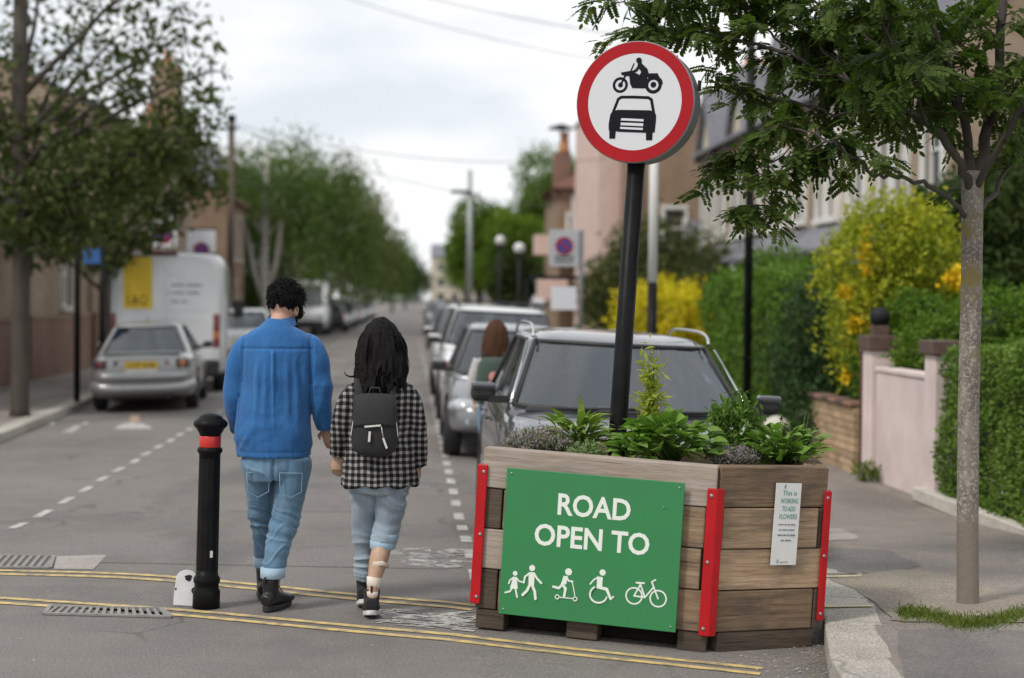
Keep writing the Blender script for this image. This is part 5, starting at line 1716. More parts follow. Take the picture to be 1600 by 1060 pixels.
# ------------------------------------------------------------------ people
M_skin = mat('skin', (.50, .30, .21), .55, col2=(.44, .25, .17), vscale=9)
M_skinp = mat('skin_pale', (.50, .33, .24), .5, col2=(.40, .25, .17), vscale=18)
def fabric(name, a, b, wscale=4, bump=.35, rough=.85, bscale=260):
    m, n, l, P = nodemat(name)
    c = mixrgb(n, l, ramp(n, l, noisetex(n, l, wscale, 5, .6), .35, .68), a, b)
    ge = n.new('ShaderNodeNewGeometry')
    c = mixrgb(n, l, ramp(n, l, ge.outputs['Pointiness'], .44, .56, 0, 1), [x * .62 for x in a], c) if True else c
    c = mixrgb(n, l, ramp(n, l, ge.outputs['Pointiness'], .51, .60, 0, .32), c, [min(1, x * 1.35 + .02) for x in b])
    l.new(c, P.inputs['Base Color'])
    P.inputs['Roughness'].default_value = rough
    P.inputs['Specular IOR Level'].default_value = .2
    P.inputs['Sheen Weight'].default_value = .15
    w = noisetex(n, l, bscale, 2, .5)
    f = noisetex(n, l, 14, 3, .5, stretch=(1.4, 1.4, .6))
    l.new(bumpn(n, l, f, bump, .012, bumpn(n, l, w, .25, .001)), P.inputs['Normal'])
    return m
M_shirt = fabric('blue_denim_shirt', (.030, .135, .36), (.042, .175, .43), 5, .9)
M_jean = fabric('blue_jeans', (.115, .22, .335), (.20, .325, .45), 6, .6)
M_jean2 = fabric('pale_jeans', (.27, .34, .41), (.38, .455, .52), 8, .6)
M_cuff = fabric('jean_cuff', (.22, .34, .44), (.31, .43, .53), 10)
M_leather = mat('black_leather', (.014, .014, .015), .38, bump=.3, bscale=45, bdist=.004)
M_canvas = mat('black_canvas', (.018, .018, .020), .85, bump=.3, bscale=200)
M_sole = mat('shoe_sole', (.02, .02, .02), .8)
M_solew = mat('white_sole', (.58, .57, .54), .7, col2=(.4, .39, .37), vscale=30)
M_band = mat('bandage', (.72, .66, .58), .8, col2=(.60, .52, .43), vscale=20, bump=.3, bscale=90)
M_tag = mat('bag_tag', (.62, .60, .58), .5)
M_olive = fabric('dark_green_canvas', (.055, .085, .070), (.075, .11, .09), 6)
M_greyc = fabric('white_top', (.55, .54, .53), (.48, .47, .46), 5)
M_lens = mat('dark_lens', (.01, .01, .01), .08)
M_eye = mat('eye_white', (.6, .58, .55), .3)
def hairmat(name, a, b):
    m, n, l, P = nodemat(name)
    s_ = noisetex(n, l, 22, 4, .6, stretch=(3.2, 3.2, .22))
    l.new(mixrgb(n, l, ramp(n, l, s_, .35, .7), a, b), P.inputs['Base Color'])
    P.inputs['Roughness'].default_value = .68
    P.inputs['Specular IOR Level'].default_value = .14
    l.new(bumpn(n, l, s_, .8, .01), P.inputs['Normal'])
    return m
M_hairb = hairmat('hair_black', (.004, .004, .004), (.011, .010, .0095))
M_hairbr = hairmat('hair_brown', (.045, .020, .011), (.095, .043, .024))
def plaid():
    """woven check of the coat: dark and pale threads over and under"""
    m, n, l, P = nodemat('check_coat')
    tc = n.new('ShaderNodeTexCoord'); sp = n.new('ShaderNodeSeparateXYZ')
    wn_ = n.new('ShaderNodeTexNoise'); wn_.inputs['Scale'].default_value = 6; l.new(tc.outputs['Object'], wn_.inputs['Vector'])
    av = n.new('ShaderNodeVectorMath'); av.operation = 'MULTIPLY_ADD'; av.inputs[1].default_value = (.03, .03, .03)
    l.new(wn_.outputs[1], av.inputs[0]); l.new(tc.outputs['Object'], av.inputs[2]); l.new(av.outputs[0], sp.inputs[0])
    def band(src, per, duty, k=1.0):
        a = n.new('ShaderNodeMath'); a.operation = 'MULTIPLY'; a.inputs[1].default_value = 1 / per; l.new(src, a.inputs[0])
        f = n.new('ShaderNodeMath'); f.operation = 'FRACT'; l.new(a.outputs[0], f.inputs[0])
        g = n.new('ShaderNodeMath'); g.operation = 'GREATER_THAN'; g.inputs[1].default_value = duty; l.new(f.outputs[0], g.inputs[0])
        return g.outputs[0]
    per = .033
    h = band(sp.outputs[0], per, .55); v = band(sp.outputs[2], per, .55)
    c = mixrgb(n, l, h, (.010, .010, .012), (.075, .074, .072))
    c2 = mixrgb(n, l, h, (.075, .074, .072), (.29, .28, .27))
    c = mixrgb(n, l, v, c, c2)
    l.new(c, P.inputs['Base Color'])
    P.inputs['Roughness'].default_value = .95
    P.inputs['Specular IOR Level'].default_value = .1
    l.new(bumpn(n, l, noisetex(n, l, 170, 2), .4, .002, bumpn(n, l, noisetex(n, l, 12, 3), .35, .012)), P.inputs['Normal'])
    return m
M_check = plaid()

def fold(co, freq, seed, amp, sx=1.0, sz=.5):
    """cheap cloth folds: warped stretched noise evaluated per vertex"""
    out = np.empty(len(co))
    for i, p in enumerate(co):
        out[i] = noise.noise(Vector((p[0] * freq * sx + seed, p[1] * freq * sx, p[2] * freq * sz)))
    return out * amp
def ridged(co, freq, seed, amp, dirv):
    out = np.empty(len(co))
    d = Vector(dirv)
    for i, p in enumerate(co):
        q = Vector(p)
        w = noise.noise(q * 5 + Vector((seed, 0, 0))) * .55
        out[i] = (1 - abs(noise.noise(Vector((q.dot(d) * freq + w * 2.2, seed, q.z * 1.5 + q.x * 1.2)))) * 2.2)
    return np.clip(out, 0, 1) * amp

def hand(mb, wrist, dirv, palm_n, side, s=1.0, curl=.5):
    """palm, four fingers of different lengths and a thumb leaving the side of the palm"""
    w = Vector(wrist); d = Vector(dirv).normalized(); nrm = Vector(palm_n).normalized()
    nrm = (nrm - d * nrm.dot(d)).normalized()
    lat = d.cross(nrm).normalized() * side
    pe = w + d * .085 * s
    mb.tube([w - d * .03 * s, w + d * .02 * s, w + d * .06 * s, pe + d * .01 * s], [(.026 * s, .020 * s), (.034 * s, .018 * s), (.040 * s, .016 * s), (.036 * s, .013 * s)], 12, ref=lat)
    for k, (o, ln) in enumerate(((-.029, .066), (-.010, .078), (.010, .072), (.028, .056))):
        b = pe + lat * o * s - d * .012 * s
        pts = [b]
        dd = d.copy()
        for seg in (.45, .32, .23):
            dd = (dd + nrm * curl * .75).normalized()
            pts.append(pts[-1] + dd * ln * s * seg * 1.15)
        mb.tube(pts, [.0095 * s, .009 * s, .008 * s, .0065 * s], 8)
    tb = w + d * .022 * s - lat * .030 * s
    mb.tube([tb, tb + (d * .5 - lat * .75 + nrm * .3).normalized() * .034 * s, tb + (d * .8 - lat * .55 + nrm * .55).normalized() * .062 * s], [.013 * s, .011 * s, .008 * s], 8)

def headshape(mb, c, yaw, pitch, s=1.0):
    """head with jaw, nose, lips, brow and ears; looks along +Y before turning"""
    Q = Matrix.Rotation(yaw, 3, 'Z') @ Matrix.Rotation(pitch, 3, 'X')
    c = Vector(c)
    f = lambda x, y, z: c + Q @ (Vector((x, y, z)) * s)
    mb.ball(f(0, -.005, .02), (.074 * s, .095 * s, .095 * s), 18, 12, Q)
    mb.ball(f(0, .025, -.045), (.058 * s, .070 * s, .078 * s), 16, 10, Q)
    mb.ball(f(0, .080, -.098), (.026 * s, .020 * s, .018 * s), 10, 8, Q)
    mb.tube([f(0, .088, .012), f(0, .104, -.018), f(0, .113, -.036)], [.010 * s, .012 * s, .014 * s], 8)
    mb.tube([f(-.022, .088, -.066), f(0, .096, -.064), f(.022, .088, -.066)], .007 * s, 8)
    mb.tube([f(-.045, .078, .030), f(0, .090, .034), f(.045, .078, .030)], .010 * s, 8)
    for sd in (-1, 1):
        mb.ball(f(sd * .076, -.005, -.012), (.012 * s, .020 * s, .032 * s), 10, 8, Q @ Matrix.Rotation(.25 * sd, 3, 'Z'))
    return f, Q

def boot(parent, ankle, toe_dir, pitch, name, shaft, L=.285, sole_m=None, m=None, high=.17, heel=True):
    """laced boot; ankle = floor point under the ankle; pitch lifts the heel"""
    Q = Matrix.Rotation(math.atan2(-toe_dir[0], toe_dir[1]), 4, 'Z') @ Matrix.Rotation(-pitch, 4, 'X')
    mb = MB()
    k = L / .285
    sweep(mb, [(0, -.075 * k, .055, .030, .030), (0, -.055 * k, .060, .038, .040), (0, .0, .064, .040, .046), (0, .06 * k, .056, .043, .038), (0, .12 * k, .045, .047, .028), (0, .17 * k, .040, .042, .024), (0, .198 * k, .036, .022, .016)], 16, 4)
    mb.tube([(0, -.012, .05), (0, -.016, .10), (0, -.018, high)], [(.040, .050), (.042, .050), (.047, .054)], 16, ref=(1, 0, 0))
    b = fuse(mb, name, m or M_leather, parent, .006, 3)
    b.location = ankle; b.rotation_euler = Q.to_euler()
    so = MB()
    ol = [(0.036 * math.sin(a) * (1.0 if math.cos(a) < 0 else 1.28), (.085 + .0 ) * 0 + (-.075 * k if math.cos(a) < 0 else .19 * k) * abs(math.cos(a)) ** .75) for a in np.linspace(0, 2 * math.pi, 25)[:-1]]
    so.prism(ol, .001, .026)
    if heel: so.prism([(x * 1.02, y * 1.02) for x, y in ol if y < .0] + [(.036, -.01), (-.036, -.01)][:0], .0005, .032)
    so.build('sole', sole_m or M_sole, b, bevel=.005, seg=2)
    lc = MB()
    for i in range(5):
        y, z = .075 * k - i * .017, .088 + i * .018
        lc.tube([(-.022, y, z - .004), (0, y + .012, z + .006), (.022, y, z - .004)], .0028, 5)
    lc.build('lace', M_canvas, b)
    tb = MB(); tb.tube([(0, -.072, high - .02), (0, -.082, high + .012), (0, -.070, high + .014)], .006, 6); tb.build('pull_tab', M_canvas, b)
    return b

# ---- man in the blue shirt
mp = onground(432, 951)
man = MB()
HZ = 1.596
f_, Q_ = headshape(man, (.034, .055, HZ), R(-24), R(-20), 1.0)
sweep(man, [(-.005, -.01, 1.42, .075, .065), (.0, .0, 1.50, .062, .060), (.012, .02, 1.54, .058, .058), (.025, .045, 1.58, .056, .058)], 16)
sweep(man, [(-.02, 0, .86, .14, .10), (-.01, 0, 1.05, .14, .10), (0, 0, 1.25, .165, .11), (0, 0, 1.38, .15, .09), (0, -.005, 1.46, .07, .06)], 18)
for sd, pts in ((-1, [(-.17, 0, 1.39), (-.225, .03, 1.14), (-.195, .14, .955)]), (1, [(.17, 0, 1.39), (.225, .01, 1.13), (.268, .045, .965)])):
    sweep(man, [(*pts[0], .046, .046), (*pts[1], .038, .038), (*pts[2], .026, .024)], 12, 5, ref=(0, 1, 0))
hand(man, (-.195, .14, .955), (.05, .25, -.95), (1, .1, .1), -1, 1, .35)
hand(man, (.268, .045, .965), (.22, .15, -.95), (.2, 1, .0), 1, 1, .65)
legsR = [(.085, 0, .86, .075, .085), (.07, -.01, .66, .068, .072), (.035, .0, .45, .05, .052), (.0, -.045, .26, .045, .05), (-.02, -.07, .10, .036, .040)]
legsL = [(-.10, .02, .86, .075, .085), (-.115, .10, .64, .066, .07), (-.105, .18, .44, .05, .05), (-.098, .25, .26, .044, .048), (-.095, .28, .11, .036, .038)]
sweep(man, legsR, 14); sweep(man, legsL, 14)
person = fuse(man, 'person', M_skin, None, .0075, 3)
person.location = mp + Vector((0, 0, .004)); person.scale = (.95, 1, .99)
tag(person, 'man seen from behind in a bright blue shirt, blue jeans and black boots', 'person')
# shirt
sh = MB()
sweep(sh, [(-.020, .005, .815, .204, .150), (-.020, .005, .86, .204, .150), (-.016, .0, 1.0, .196, .146), (-.012, .0, 1.15, .192, .144), (-.008, -.005, 1.27, .200, .140), (-.002, -.010, 1.36, .210, .128), (.0, -.010, 1.42, .200, .112), (.002, -.006, 1.465, .160, .096), (.004, .002, 1.50, .104, .080), (.008, .012, 1.528, .072, .068)], 30, 6)
sweep(sh, [(.05, -.005, 1.425, .040, .045), (.13, -.005, 1.41, .058, .066), (.190, -.005, 1.36, .066, .076), (.222, -.005, 1.22, .060, .070), (.240, .0, 1.10, .056, .064), (.258, .03, .99, .044, .048), (.264, .042, .955, .038, .042)], 18, 6, ref=(0, 1, 0))
sweep(sh, [(-.05, -.005, 1.425, .040, .045), (-.13, -.005, 1.41, .058, .066), (-.190, .0, 1.35, .064, .076), (-.222, .015, 1.22, .054, .068), (-.236, .05, 1.09, .048, .060), (-.215, .115, .99, .042, .048), (-.208, .135, .96, .038, .042)], 18, 6, ref=(0, 1, 0))
def shirt_disp(co, no):
    d = fold(co, 7, 3.1, .010) + fold(co, 15, 9.2, .006, 1, .5)
    arm = np.abs(co[:, 0]) > .20
    d += ridged(co, 9, 1.7, .017, (.55, 0, .85)) * (np.clip((1.25 - co[:, 2]) / .3, 0, 1) * .8 + arm * .5)
    d += ridged(co, 8, 4.2, .016, (-.6, 0, .8)) * np.clip((1.1 - co[:, 2]) / .25, 0, 1)
    back = no[:, 1] < -.2
    pleat = np.exp(-((co[:, 0] + .018 - .015 * (1.38 - co[:, 2])) / .009) ** 2) * np.clip((1.385 - co[:, 2]) / .02, 0, 1) * np.clip((co[:, 2] - .95) / .3, 0, 1)
    d += np.where(back, pleat * .018, 0)
    for x0, a in ((-.10, .013), (.105, .014), (.15, .011), (-.055, .009), (.06, .009)):
        p2 = np.exp(-((co[:, 0] - x0 * (1 + .25 * (1.35 - co[:, 2]))) / .016) ** 2) * np.clip((1.36 - co[:, 2]) / .12, 0, 1) * np.clip((co[:, 2] - .9) / .25, 0, 1)
        d += np.where(back, p2 * a, 0)
    yoke = np.exp(-((co[:, 2] - 1.392) / .0065) ** 2)
    d -= np.where(back & (np.abs(co[:, 0]) < .2), yoke * .006, 0)
    arms = np.exp(-((np.abs(co[:, 0] + .004) - .186) / .008) ** 2) * (co[:, 2] > 1.2)
    d -= np.where(back, arms * .007, 0)
    hem = np.exp(-((co[:, 2] - .845) / .004) ** 2)
    return d * np.clip((co[:, 2] - .815) / .10, .25, 1) - hem * .003
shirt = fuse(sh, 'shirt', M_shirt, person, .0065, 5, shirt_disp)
mb = MB(); rws = []
for z, r_, k in ((1.512, .074, 0), (1.545, .066, .0), (1.560, .067, .004), (1.556, .073, .004), (1.515, .090, 0)):
    rws.append([(.012 + (r_) * math.cos(a), .02 + (r_ * 1.0) * math.sin(a) + (z - 1.53) * .35, z + .012 * math.sin(a)) for a in np.linspace(0, 2 * math.pi, 33)[:-1]])
mb.grid(rws, True, True); mb.build('collar', M_shirt, person)
mb = MB()
mb.add([(.085, -.150, .812), (.165, -.118, .808), (.150, -.122, .838), (.12, -.138, .832)], [(0, 1, 2, 3)]); 
# jeans
je = MB()
sweep(je, [(-.015, .0, .90, .165, .120), (-.015, .0, .82, .176, .130), (-.012, .0, .75, .180, .132), (-.01, .0, .69, .155, .115)], 26, 5)
sweep(je, [(.082, -.005, .80, .098, .112), (.082, -.01, .70, .097, .106), (.064, -.005, .58, .084, .092), (.040, .0, .46, .073, .078), (.012, -.035, .34, .066, .072), (-.005, -.058, .24, .061, .068), (-.015, -.068, .195, .060, .066)], 20, 6)
sweep(je, [(-.098, .02, .80, .095, .105), (-.102, .06, .70, .088, .100), (-.104, .11, .58, .076, .084), (-.100, .17, .46, .065, .070), (-.097, .225, .34, .057, .062), (-.095, .262, .24, .054, .058), (-.095, .268, .20, .054, .056)], 20, 6)
def jean_disp(co, no):
    d = fold(co, 9, 5.5, .005, 1, .8) + fold(co, 24, 2.2, .003)
    d += ridged(co, 22, 7.7, .013, (.25, 0, 1)) * (np.exp(-((co[:, 2] - .45) / .10) ** 2) + .35 * np.exp(-((co[:, 2] - .27) / .05) ** 2))
    d += ridged(co, 12, 3.3, .012, (.7, 0, .7)) * np.clip((co[:, 2] - .6) / .15, 0, 1)
    for z0, x0 in ((.30, 0), (.41, 0)):
        d += .006 * np.exp(-((co[:, 2] - z0 - .05 * np.sin(co[:, 0] * 30)) / .010) ** 2)
    seat = np.exp(-((co[:, 0] + .012) / .010) ** 2) * (co[:, 2] > .62) * (no[:, 1] < 0)
    return d - seat * .010
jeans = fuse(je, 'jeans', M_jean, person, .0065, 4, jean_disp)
for c, r_ in (((-.015, -.068, .205), .067), ((-.095, .268, .208), .060)):
    mb = MB(); mb.tube([(c[0], c[1], c[2] - .034), (c[0], c[1], c[2] - .030), (c[0], c[1], c[2] + .022), (c[0], c[1], c[2] + .026)], [(r_ * .9, r_ * .9), (r_ * 1.03, r_ * 1.05), (r_ * 1.04, r_ * 1.06), (r_ * .9, r_ * .9)], 22, ref=(1, 0, 0)); mb.build('cuff', M_cuff, jeans)
for x0 in (-.095, .085):
    mb = MB(); p = [(x0 - .062, -.0, .735), (x0 + .062, 0, .735), (x0 + .058, 0, .635), (x0, 0, .605), (x0 - .058, 0, .635)]
    q = [(x, -.136 - .006 * (1 if x0 > 0 else -2.4) + (abs(x - x0)) * .18 + (.735 - z) * .0, z) for x, _, z in p]
    mb.tube([Vector(a) + Vector((0, .004, 0)) for a in q] + [Vector(q[0])], .0030, 5); mb.build('pocket_seam', mat('jean_seam', (.17, .27, .37), .8), jeans)
ob = boot(person, (-.018, -.060, .0), (.42, .91), R(0), 'boot', .17, .30)
ob = boot(person, (-.097, .285, .0), (-.08, 1), R(2), 'boot', .17, .29)
# hair, beard, glasses
mb = MB()
mb.ball(f_(0, -.012, .040), (.086, .100, .086), 22, 14, Q_)
for i in range(150):
    a, b = random.uniform(0, 2 * math.pi), random.uniform(-.12, 1.0)
    r_ = math.sqrt(max(0, 1 - min(b, 1) ** 2))
    p = Vector((.082 * r_ * math.cos(a), -.012 + .097 * r_ * math.sin(a), .040 + .084 * b))
    if p.y > .05 and b < .45: continue
    mb.ball(f_(*p), random.uniform(.013, .024), 7, 5)
for i in range(9):
    a = random.uniform(R(215), R(325))
    mb.ball(f_(.070 * math.cos(a), -.010 + .086 * math.sin(a), random.uniform(-.020, .005)), random.uniform(.012, .018), 7, 5)
hm = fuse(mb, 'hair', M_hairb, person, .006, 1, lambda co, no: fold(co, 60, 1.2, .006))
mb = MB(); rh = random.Random(21)
for i in range(900):
    a, b = rh.uniform(0, 2 * math.pi), rh.uniform(-.55, 1.0)
    q_ = math.sqrt(max(0, 1 - b * b)); y_ = -.012 + .098 * q_ * math.sin(a)
    if b < .35 and y_ > .045: continue
    if b < -.2 and rh.random() < .45: continue
    p = Vector((.083 * q_ * math.cos(a), y_, .036 + .086 * b))
    nn = Vector((q_ * math.cos(a), q_ * math.sin(a), b)); k = .012 + .022 * max(0, b + .3)
    t_ = Vector((rh.gauss(0, 1), rh.gauss(0, 1), rh.gauss(0, 1))).cross(nn).normalized()
    if b < 0: t_ = (t_ * .4 + Vector((0, 0, -1))).normalized()
    mb.tube([f_(*p), f_(*(p + nn * k * .8 + t_ * k * .5)), f_(*(p + nn * k * .9 + t_ * k * 1.5))], [.0032, .0028, .0008], 4)
mb.build('hair_tufts', M_hairb, person)
mb = MB()
for sd in (-1, 1):
    for k in range(6): mb.ball(f_(sd * (.064 - .004 * k), .026 + .010 * k, -.035 - .010 * k), .010, 8, 6)
for k in range(5): mb.ball(f_(-.03 + .015 * k, .088, -.108), .016, 8, 6)
fuse(mb, 'beard', M_hairb, person, .006, 1)
mb = MB()
for sd in (-1, 1):
    mb.tube([f_(sd * .080, -.012, .012), f_(sd * .078, .05, .016), f_(sd * .068, .102, .014)], .0035, 6)
    mb.ball(f_(sd * .036, .108, .004), (.030, .006, .024), 12, 8, Q_ @ Matrix.Rotation(-.25 * sd, 3, 'Z'))
mb.tube([f_(-.012, .113, .012), f_(.012, .113, .012)], .003, 6)
mb.build('sunglasses', M_lens, person)

# ---- woman in the check coat
wp_ = onground(592, 964)
wm = MB()
g_, GQ = headshape(wm, (.0, .035, 1.430), R(0), R(-12), .94)
sweep(wm, [(0, -.01, 1.24, .06, .055), (0, .0, 1.31, .048, .048), (0, .015, 1.38, .047, .048)], 14)
sweep(wm, [(0, 0, .74, .14, .10), (0, 0, .92, .115, .085), (0, 0, 1.10, .13, .09), (0, 0, 1.20, .12, .08), (0, 0, 1.27, .06, .05)], 18)
for pts in ([(-.14, 0, 1.19), (-.20, .015, .99), (-.225, .055, .84)], [(.14, 0, 1.19), (.185, .01, .98), (.200, .05, .80)]):
    sweep(wm, [(*pts[0], .038, .038), (*pts[1], .031, .031), (*pts[2], .021, .019)], 12, 5, ref=(0, 1, 0))
hand(wm, (-.225, .055, .84), (-.06, .10, -.95), (.2, 1, .1), -1, .86, .55)
hand(wm, (.200, .05, .80), (.02, .10, -1), (-1, .2, .1), 1, .86, .4)
sweep(wm, [(.055, 0, .74, .078, .085), (.05, .015, .56, .062, .066), (.030, .02, .43, .049, .050), (.012, -.01, .36, .050, .053), (-.005, -.035, .29, .049, .053), (-.022, -.055, .21, .037, .041), (-.034, -.065, .13, .030, .034), (-.036, -.065, .07, .03, .035)], 16, 6)
sweep(wm, [(-.06, .02, .74, .075, .085), (-.07, .10, .56, .06, .062), (-.078, .14, .42, .046, .048), (-.080, .16, .28, .042, .046), (-.082, .18, .16, .03, .032)], 14)
woman = fuse(wm, 'person', M_skinp, None, .0065, 3)
woman.location = wp_ + Vector((0, 0, .004)); woman.scale = (.985, .985, .985)
tag(woman, 'dark haired woman seen from behind in a black and white check coat', 'person')
ct = MB()
sweep(ct, [(-.005, .0, .690, .200, .158), (-.005, .0, .74, .196, .150), (0, .0, .85, .180, .138), (0, .0, .98, .168, .122), (0, -.005, 1.10, .172, .118), (0, -.008, 1.18, .150, .103), (0, -.004, 1.235, .112, .085), (0, .0, 1.285, .072, .066), (0, .01, 1.325, .058, .058)], 28, 6)
sweep(ct, [(.05, -.004, 1.19, .04, .045), (.11, -.004, 1.175, .056, .062), (.152, -.004, 1.12, .056, .064), (.176, .0, 1.02, .050, .060), (.188, .012, .92, .046, .054), (.198, .04, .82, .040, .046), (.200, .046, .79, .038, .044)], 18, 6, ref=(0, 1, 0))
sweep(ct, [(-.05, -.004, 1.19, .04, .045), (-.11, -.004, 1.175, .056, .062), (-.156, -.004, 1.12, .058, .064), (-.190, .005, 1.02, .055, .060), (-.208, .022, .93, .048, .052), (-.222, .045, .86, .042, .044), (-.224, .050, .84, .040, .042)], 18, 6, ref=(0, 1, 0))
def coat_disp(co, no):
    d = fold(co, 8, 6.1, .006) + fold(co, 18, 1.1, .003)
    flare = np.clip((.80 - co[:, 2]) / .12, 0, 1)
    d += flare * .010 * np.sin(np.arctan2(co[:, 1], co[:, 0]) * 7 + 1.0)
    d += ridged(co, 10, 2.9, .007, (.5, 0, .85)) * (np.abs(co[:, 0]) > .16)
    vent = np.exp(-((co[:, 0] + .004) / .006) ** 2) * (co[:, 2] < .84) * (no[:, 1] < 0)
    return d - vent * .006
coat = fuse(ct, 'coat', M_check, woman, .0065, 4, coat_disp)
jw = MB()
sweep(jw, [(0, .0, .80, .155, .12), (0, 0, .72, .165, .125), (0, 0, .66, .14, .11)], 22)
sweep(jw, [(.060, .0, .74, .088, .10), (.060, .005, .64, .079, .090), (.050, .015, .55, .068, .077), (.034, .018, .46, .060, .067), (.022, .008, .39, .058, .064)], 18, 6)
sweep(jw, [(-.066, .02, .74, .088, .098), (-.070, .06, .62, .078, .088), (-.076, .11, .50, .066, .072), (-.080, .145, .38, .058, .062), (-.082, .17, .26, .050, .056), (-.083, .185, .17, .046, .050)], 18, 6)
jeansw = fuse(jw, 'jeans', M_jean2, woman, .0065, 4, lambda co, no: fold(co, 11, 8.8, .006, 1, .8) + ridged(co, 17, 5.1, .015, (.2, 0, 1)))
mb = MB()
for z0, dz, r_ in ((.378, .026, .068), (.414, .022, .070)):
    c = Vector((.020 + (z0 - .385) * .25, .008, z0))
    mb.tube([c + Vector((0, 0, -dz)), c + Vector((0, 0, -dz * .8)), c + Vector((0, 0, dz * .8)), c + Vector((0, 0, dz))], [(r_ * .86, r_ * .9), (r_, r_ * 1.04), (r_ * 1.02, r_ * 1.05), (r_ * .88, r_ * .92)], 22, ref=(1, 0, .0))
mb.build('rolled_cuff', M_cuff, jeansw)
def ringband(c0, c1, r0, r1, nm):
    mb = MB(); c0, c1 = Vector(c0), Vector(c1)
    mb.tube([c0, c0.lerp(c1, .08), c0.lerp(c1, .92), c1], [(r0 * .94, r0), (r0 * 1.04, r0 * 1.10), (r1 * 1.04, r1 * 1.10), (r1 * .94, r1)], 20, ref=(1, 0, 0))
    return mb.build(nm, M_band, woman)
ringband((-.029, -.060, .165), (-.022, -.054, .215), .0345, .040, 'bandage')
ringband((-.036, -.065, .115), (-.034, -.065, .145), .030, .032, 'bandage')
mb = MB(); mb.tube([(-.03, -.083, .285), (.015, -.092, .292), (.050, -.060, .274)], [(.012, .003), (.013, .003), (.010, .003)], 8, ref=(0, 0, 1)); mb.build('plaster', M_band, woman)
sn = boot(woman, (-.038, -.050, .012), (-.03, 1), R(12), 'trainer', .11, .235, M_solew, M_canvas, .135, False)
sn = boot(woman, (-.083, .20, .022), (.0, 1), R(16), 'trainer', .11, .225, M_solew, M_canvas, .13, False)
# hair: a heavy curtain of locks
hb = MB()
sweep(hb, [(0, .03, 1.536, .035, .035), (0, .02, 1.525, .068, .073), (0, .008, 1.49, .094, .102), (0, .0, 1.43, .106, .110), (.004, -.012, 1.36, .114, .106), (.010, -.03, 1.29, .120, .098), (.012, -.045, 1.23, .108, .082), (.008, -.060, 1.18, .074, .058), (.0, -.070, 1.14, .034, .030)], 26, 6)
hr = random.Random(12)
for i in range(64):
    a = hr.uniform(R(165), R(375))
    top_ = Vector((.095 * math.cos(a), .0 + .100 * math.sin(a), hr.uniform(1.40, 1.50)))
    ln = hr.uniform(.16, .30)
    ex = math.cos(a)
    pts = [top_, top_ + Vector((.022 * ex, -.012, -ln * .35)), top_ + Vector((.030 * ex + hr.uniform(-.012, .012), -.03, -ln * .7)), top_ + Vector((.018 * ex + hr.uniform(-.02, .02), -.05, -ln))]
    q = crom([tuple(p) for p in pts], 4)
    hb.tube([Vector(p) for p in q], [max(.003, .013 * (1 - abs(2 * j / (len(q) - 1) - .8) * .6)) for j in range(len(q))], 7)
def hair_disp(co, no):
    ang = np.arctan2(co[:, 1], co[:, 0])
    return .0012 * np.sin(ang * 61 + 9 * fold(co, 5, 2.0, 1.0)) + fold(co, 30, 4.4, .005, 1.4, .2)
hair_w = fuse(hb, 'hair', M_hairb, woman, .006, 1, hair_disp)
mb = MB()
for i in range(420):
    a = hr.uniform(R(150), R(390)); ex = math.cos(a)
    z0 = hr.uniform(1.27, 1.53); rt_ = .106 * math.sqrt(max(.05, 1 - max(0, (z0 - 1.43) / .112) ** 2)); g_ = 1.03 + hr.uniform(0, .06)
    ln = hr.uniform(.10, .28); p = [Vector((rt_ * ex * g_, rt_ * math.sin(a) * g_, z0))]
    for f in (.35, .7, 1.0):
        zc = z0 - ln * f; w_ = float(np.interp(zc, [1.10, 1.14, 1.20, 1.29, 1.36, 1.43, 1.5], [.03, .05, .096, .124, .118, .110, .09]))
        p.append(Vector((w_ * ex * g_ + .006 + hr.uniform(-.012, .012), min(.06, w_ * .92 * math.sin(a) * g_ - .05 * max(0, 1.36 - zc) / .2), zc)))
    q = crom([tuple(v) for v in p], 4); mb.tube([Vector(v) for v in q], [.0034 * (1 - .8 * j / (len(q) - 1)) for j in range(len(q))], 4)
q = crom([(-.10, -.03, 1.29), (-.14, -.04, 1.26), (-.175, -.04, 1.265), (-.19, -.035, 1.285)], 5); mb.tube([Vector(v) for v in q], [.008 * (1 - .8 * j / (len(q) - 1)) for j in range(len(q))], 6)
mb.build('loose_strands', M_hairb, woman)
# backpack: worn by the woman, a thing of its own
bk = empty('backpack', woman.location + Vector((-.025, -.165, .865)))
tag(bk, 'small black flap backpack with pale tags on the check coat', 'backpack')
mb = MB()
sweep(mb, [(0, -.005, .004, .085, .040), (0, -.01, .02, .112, .060), (0, -.01, .10, .120, .068), (0, -.005, .19, .116, .064), (0, .0, .25, .104, .052), (0, .005, .285, .085, .036)], 24, 5)
fuse(mb, 'bag_body', M_canvas, bk, .006, 4, lambda co, no: fold(co, 12, 3.3, .006))
mb = MB(); rws = []
for y, z in ((.035, .295), (-.02, .300), (-.056, .270), (-.074, .21), (-.080, .155), (-.080, .140)):
    rws.append([(x, y + .10 * (abs(x) / .11) ** 3 * .35, z - .012 * (abs(x) / .11) ** 2) for x in np.linspace(-.108, .108, 13)])
mb.grid([r_[::-1] for r_ in rws], True); fl = mb.build('flap', M_canvas, bk); sd_ = fl.modifiers.new('t', 'SOLIDIFY'); sd_.thickness = .006
mb = MB(); mb.box((-.008, -.085, .138), (.082, .006, .009), Matrix.Rotation(R(-5), 3, 'Y')); mb.build('flap_trim', M_tag, bk)
mb = MB(); mb.box((-.024, -.086, .085), (.011, .006, .052), Matrix.Rotation(R(4), 3, 'Y')); mb.build('zip_tag', M_tag, bk)
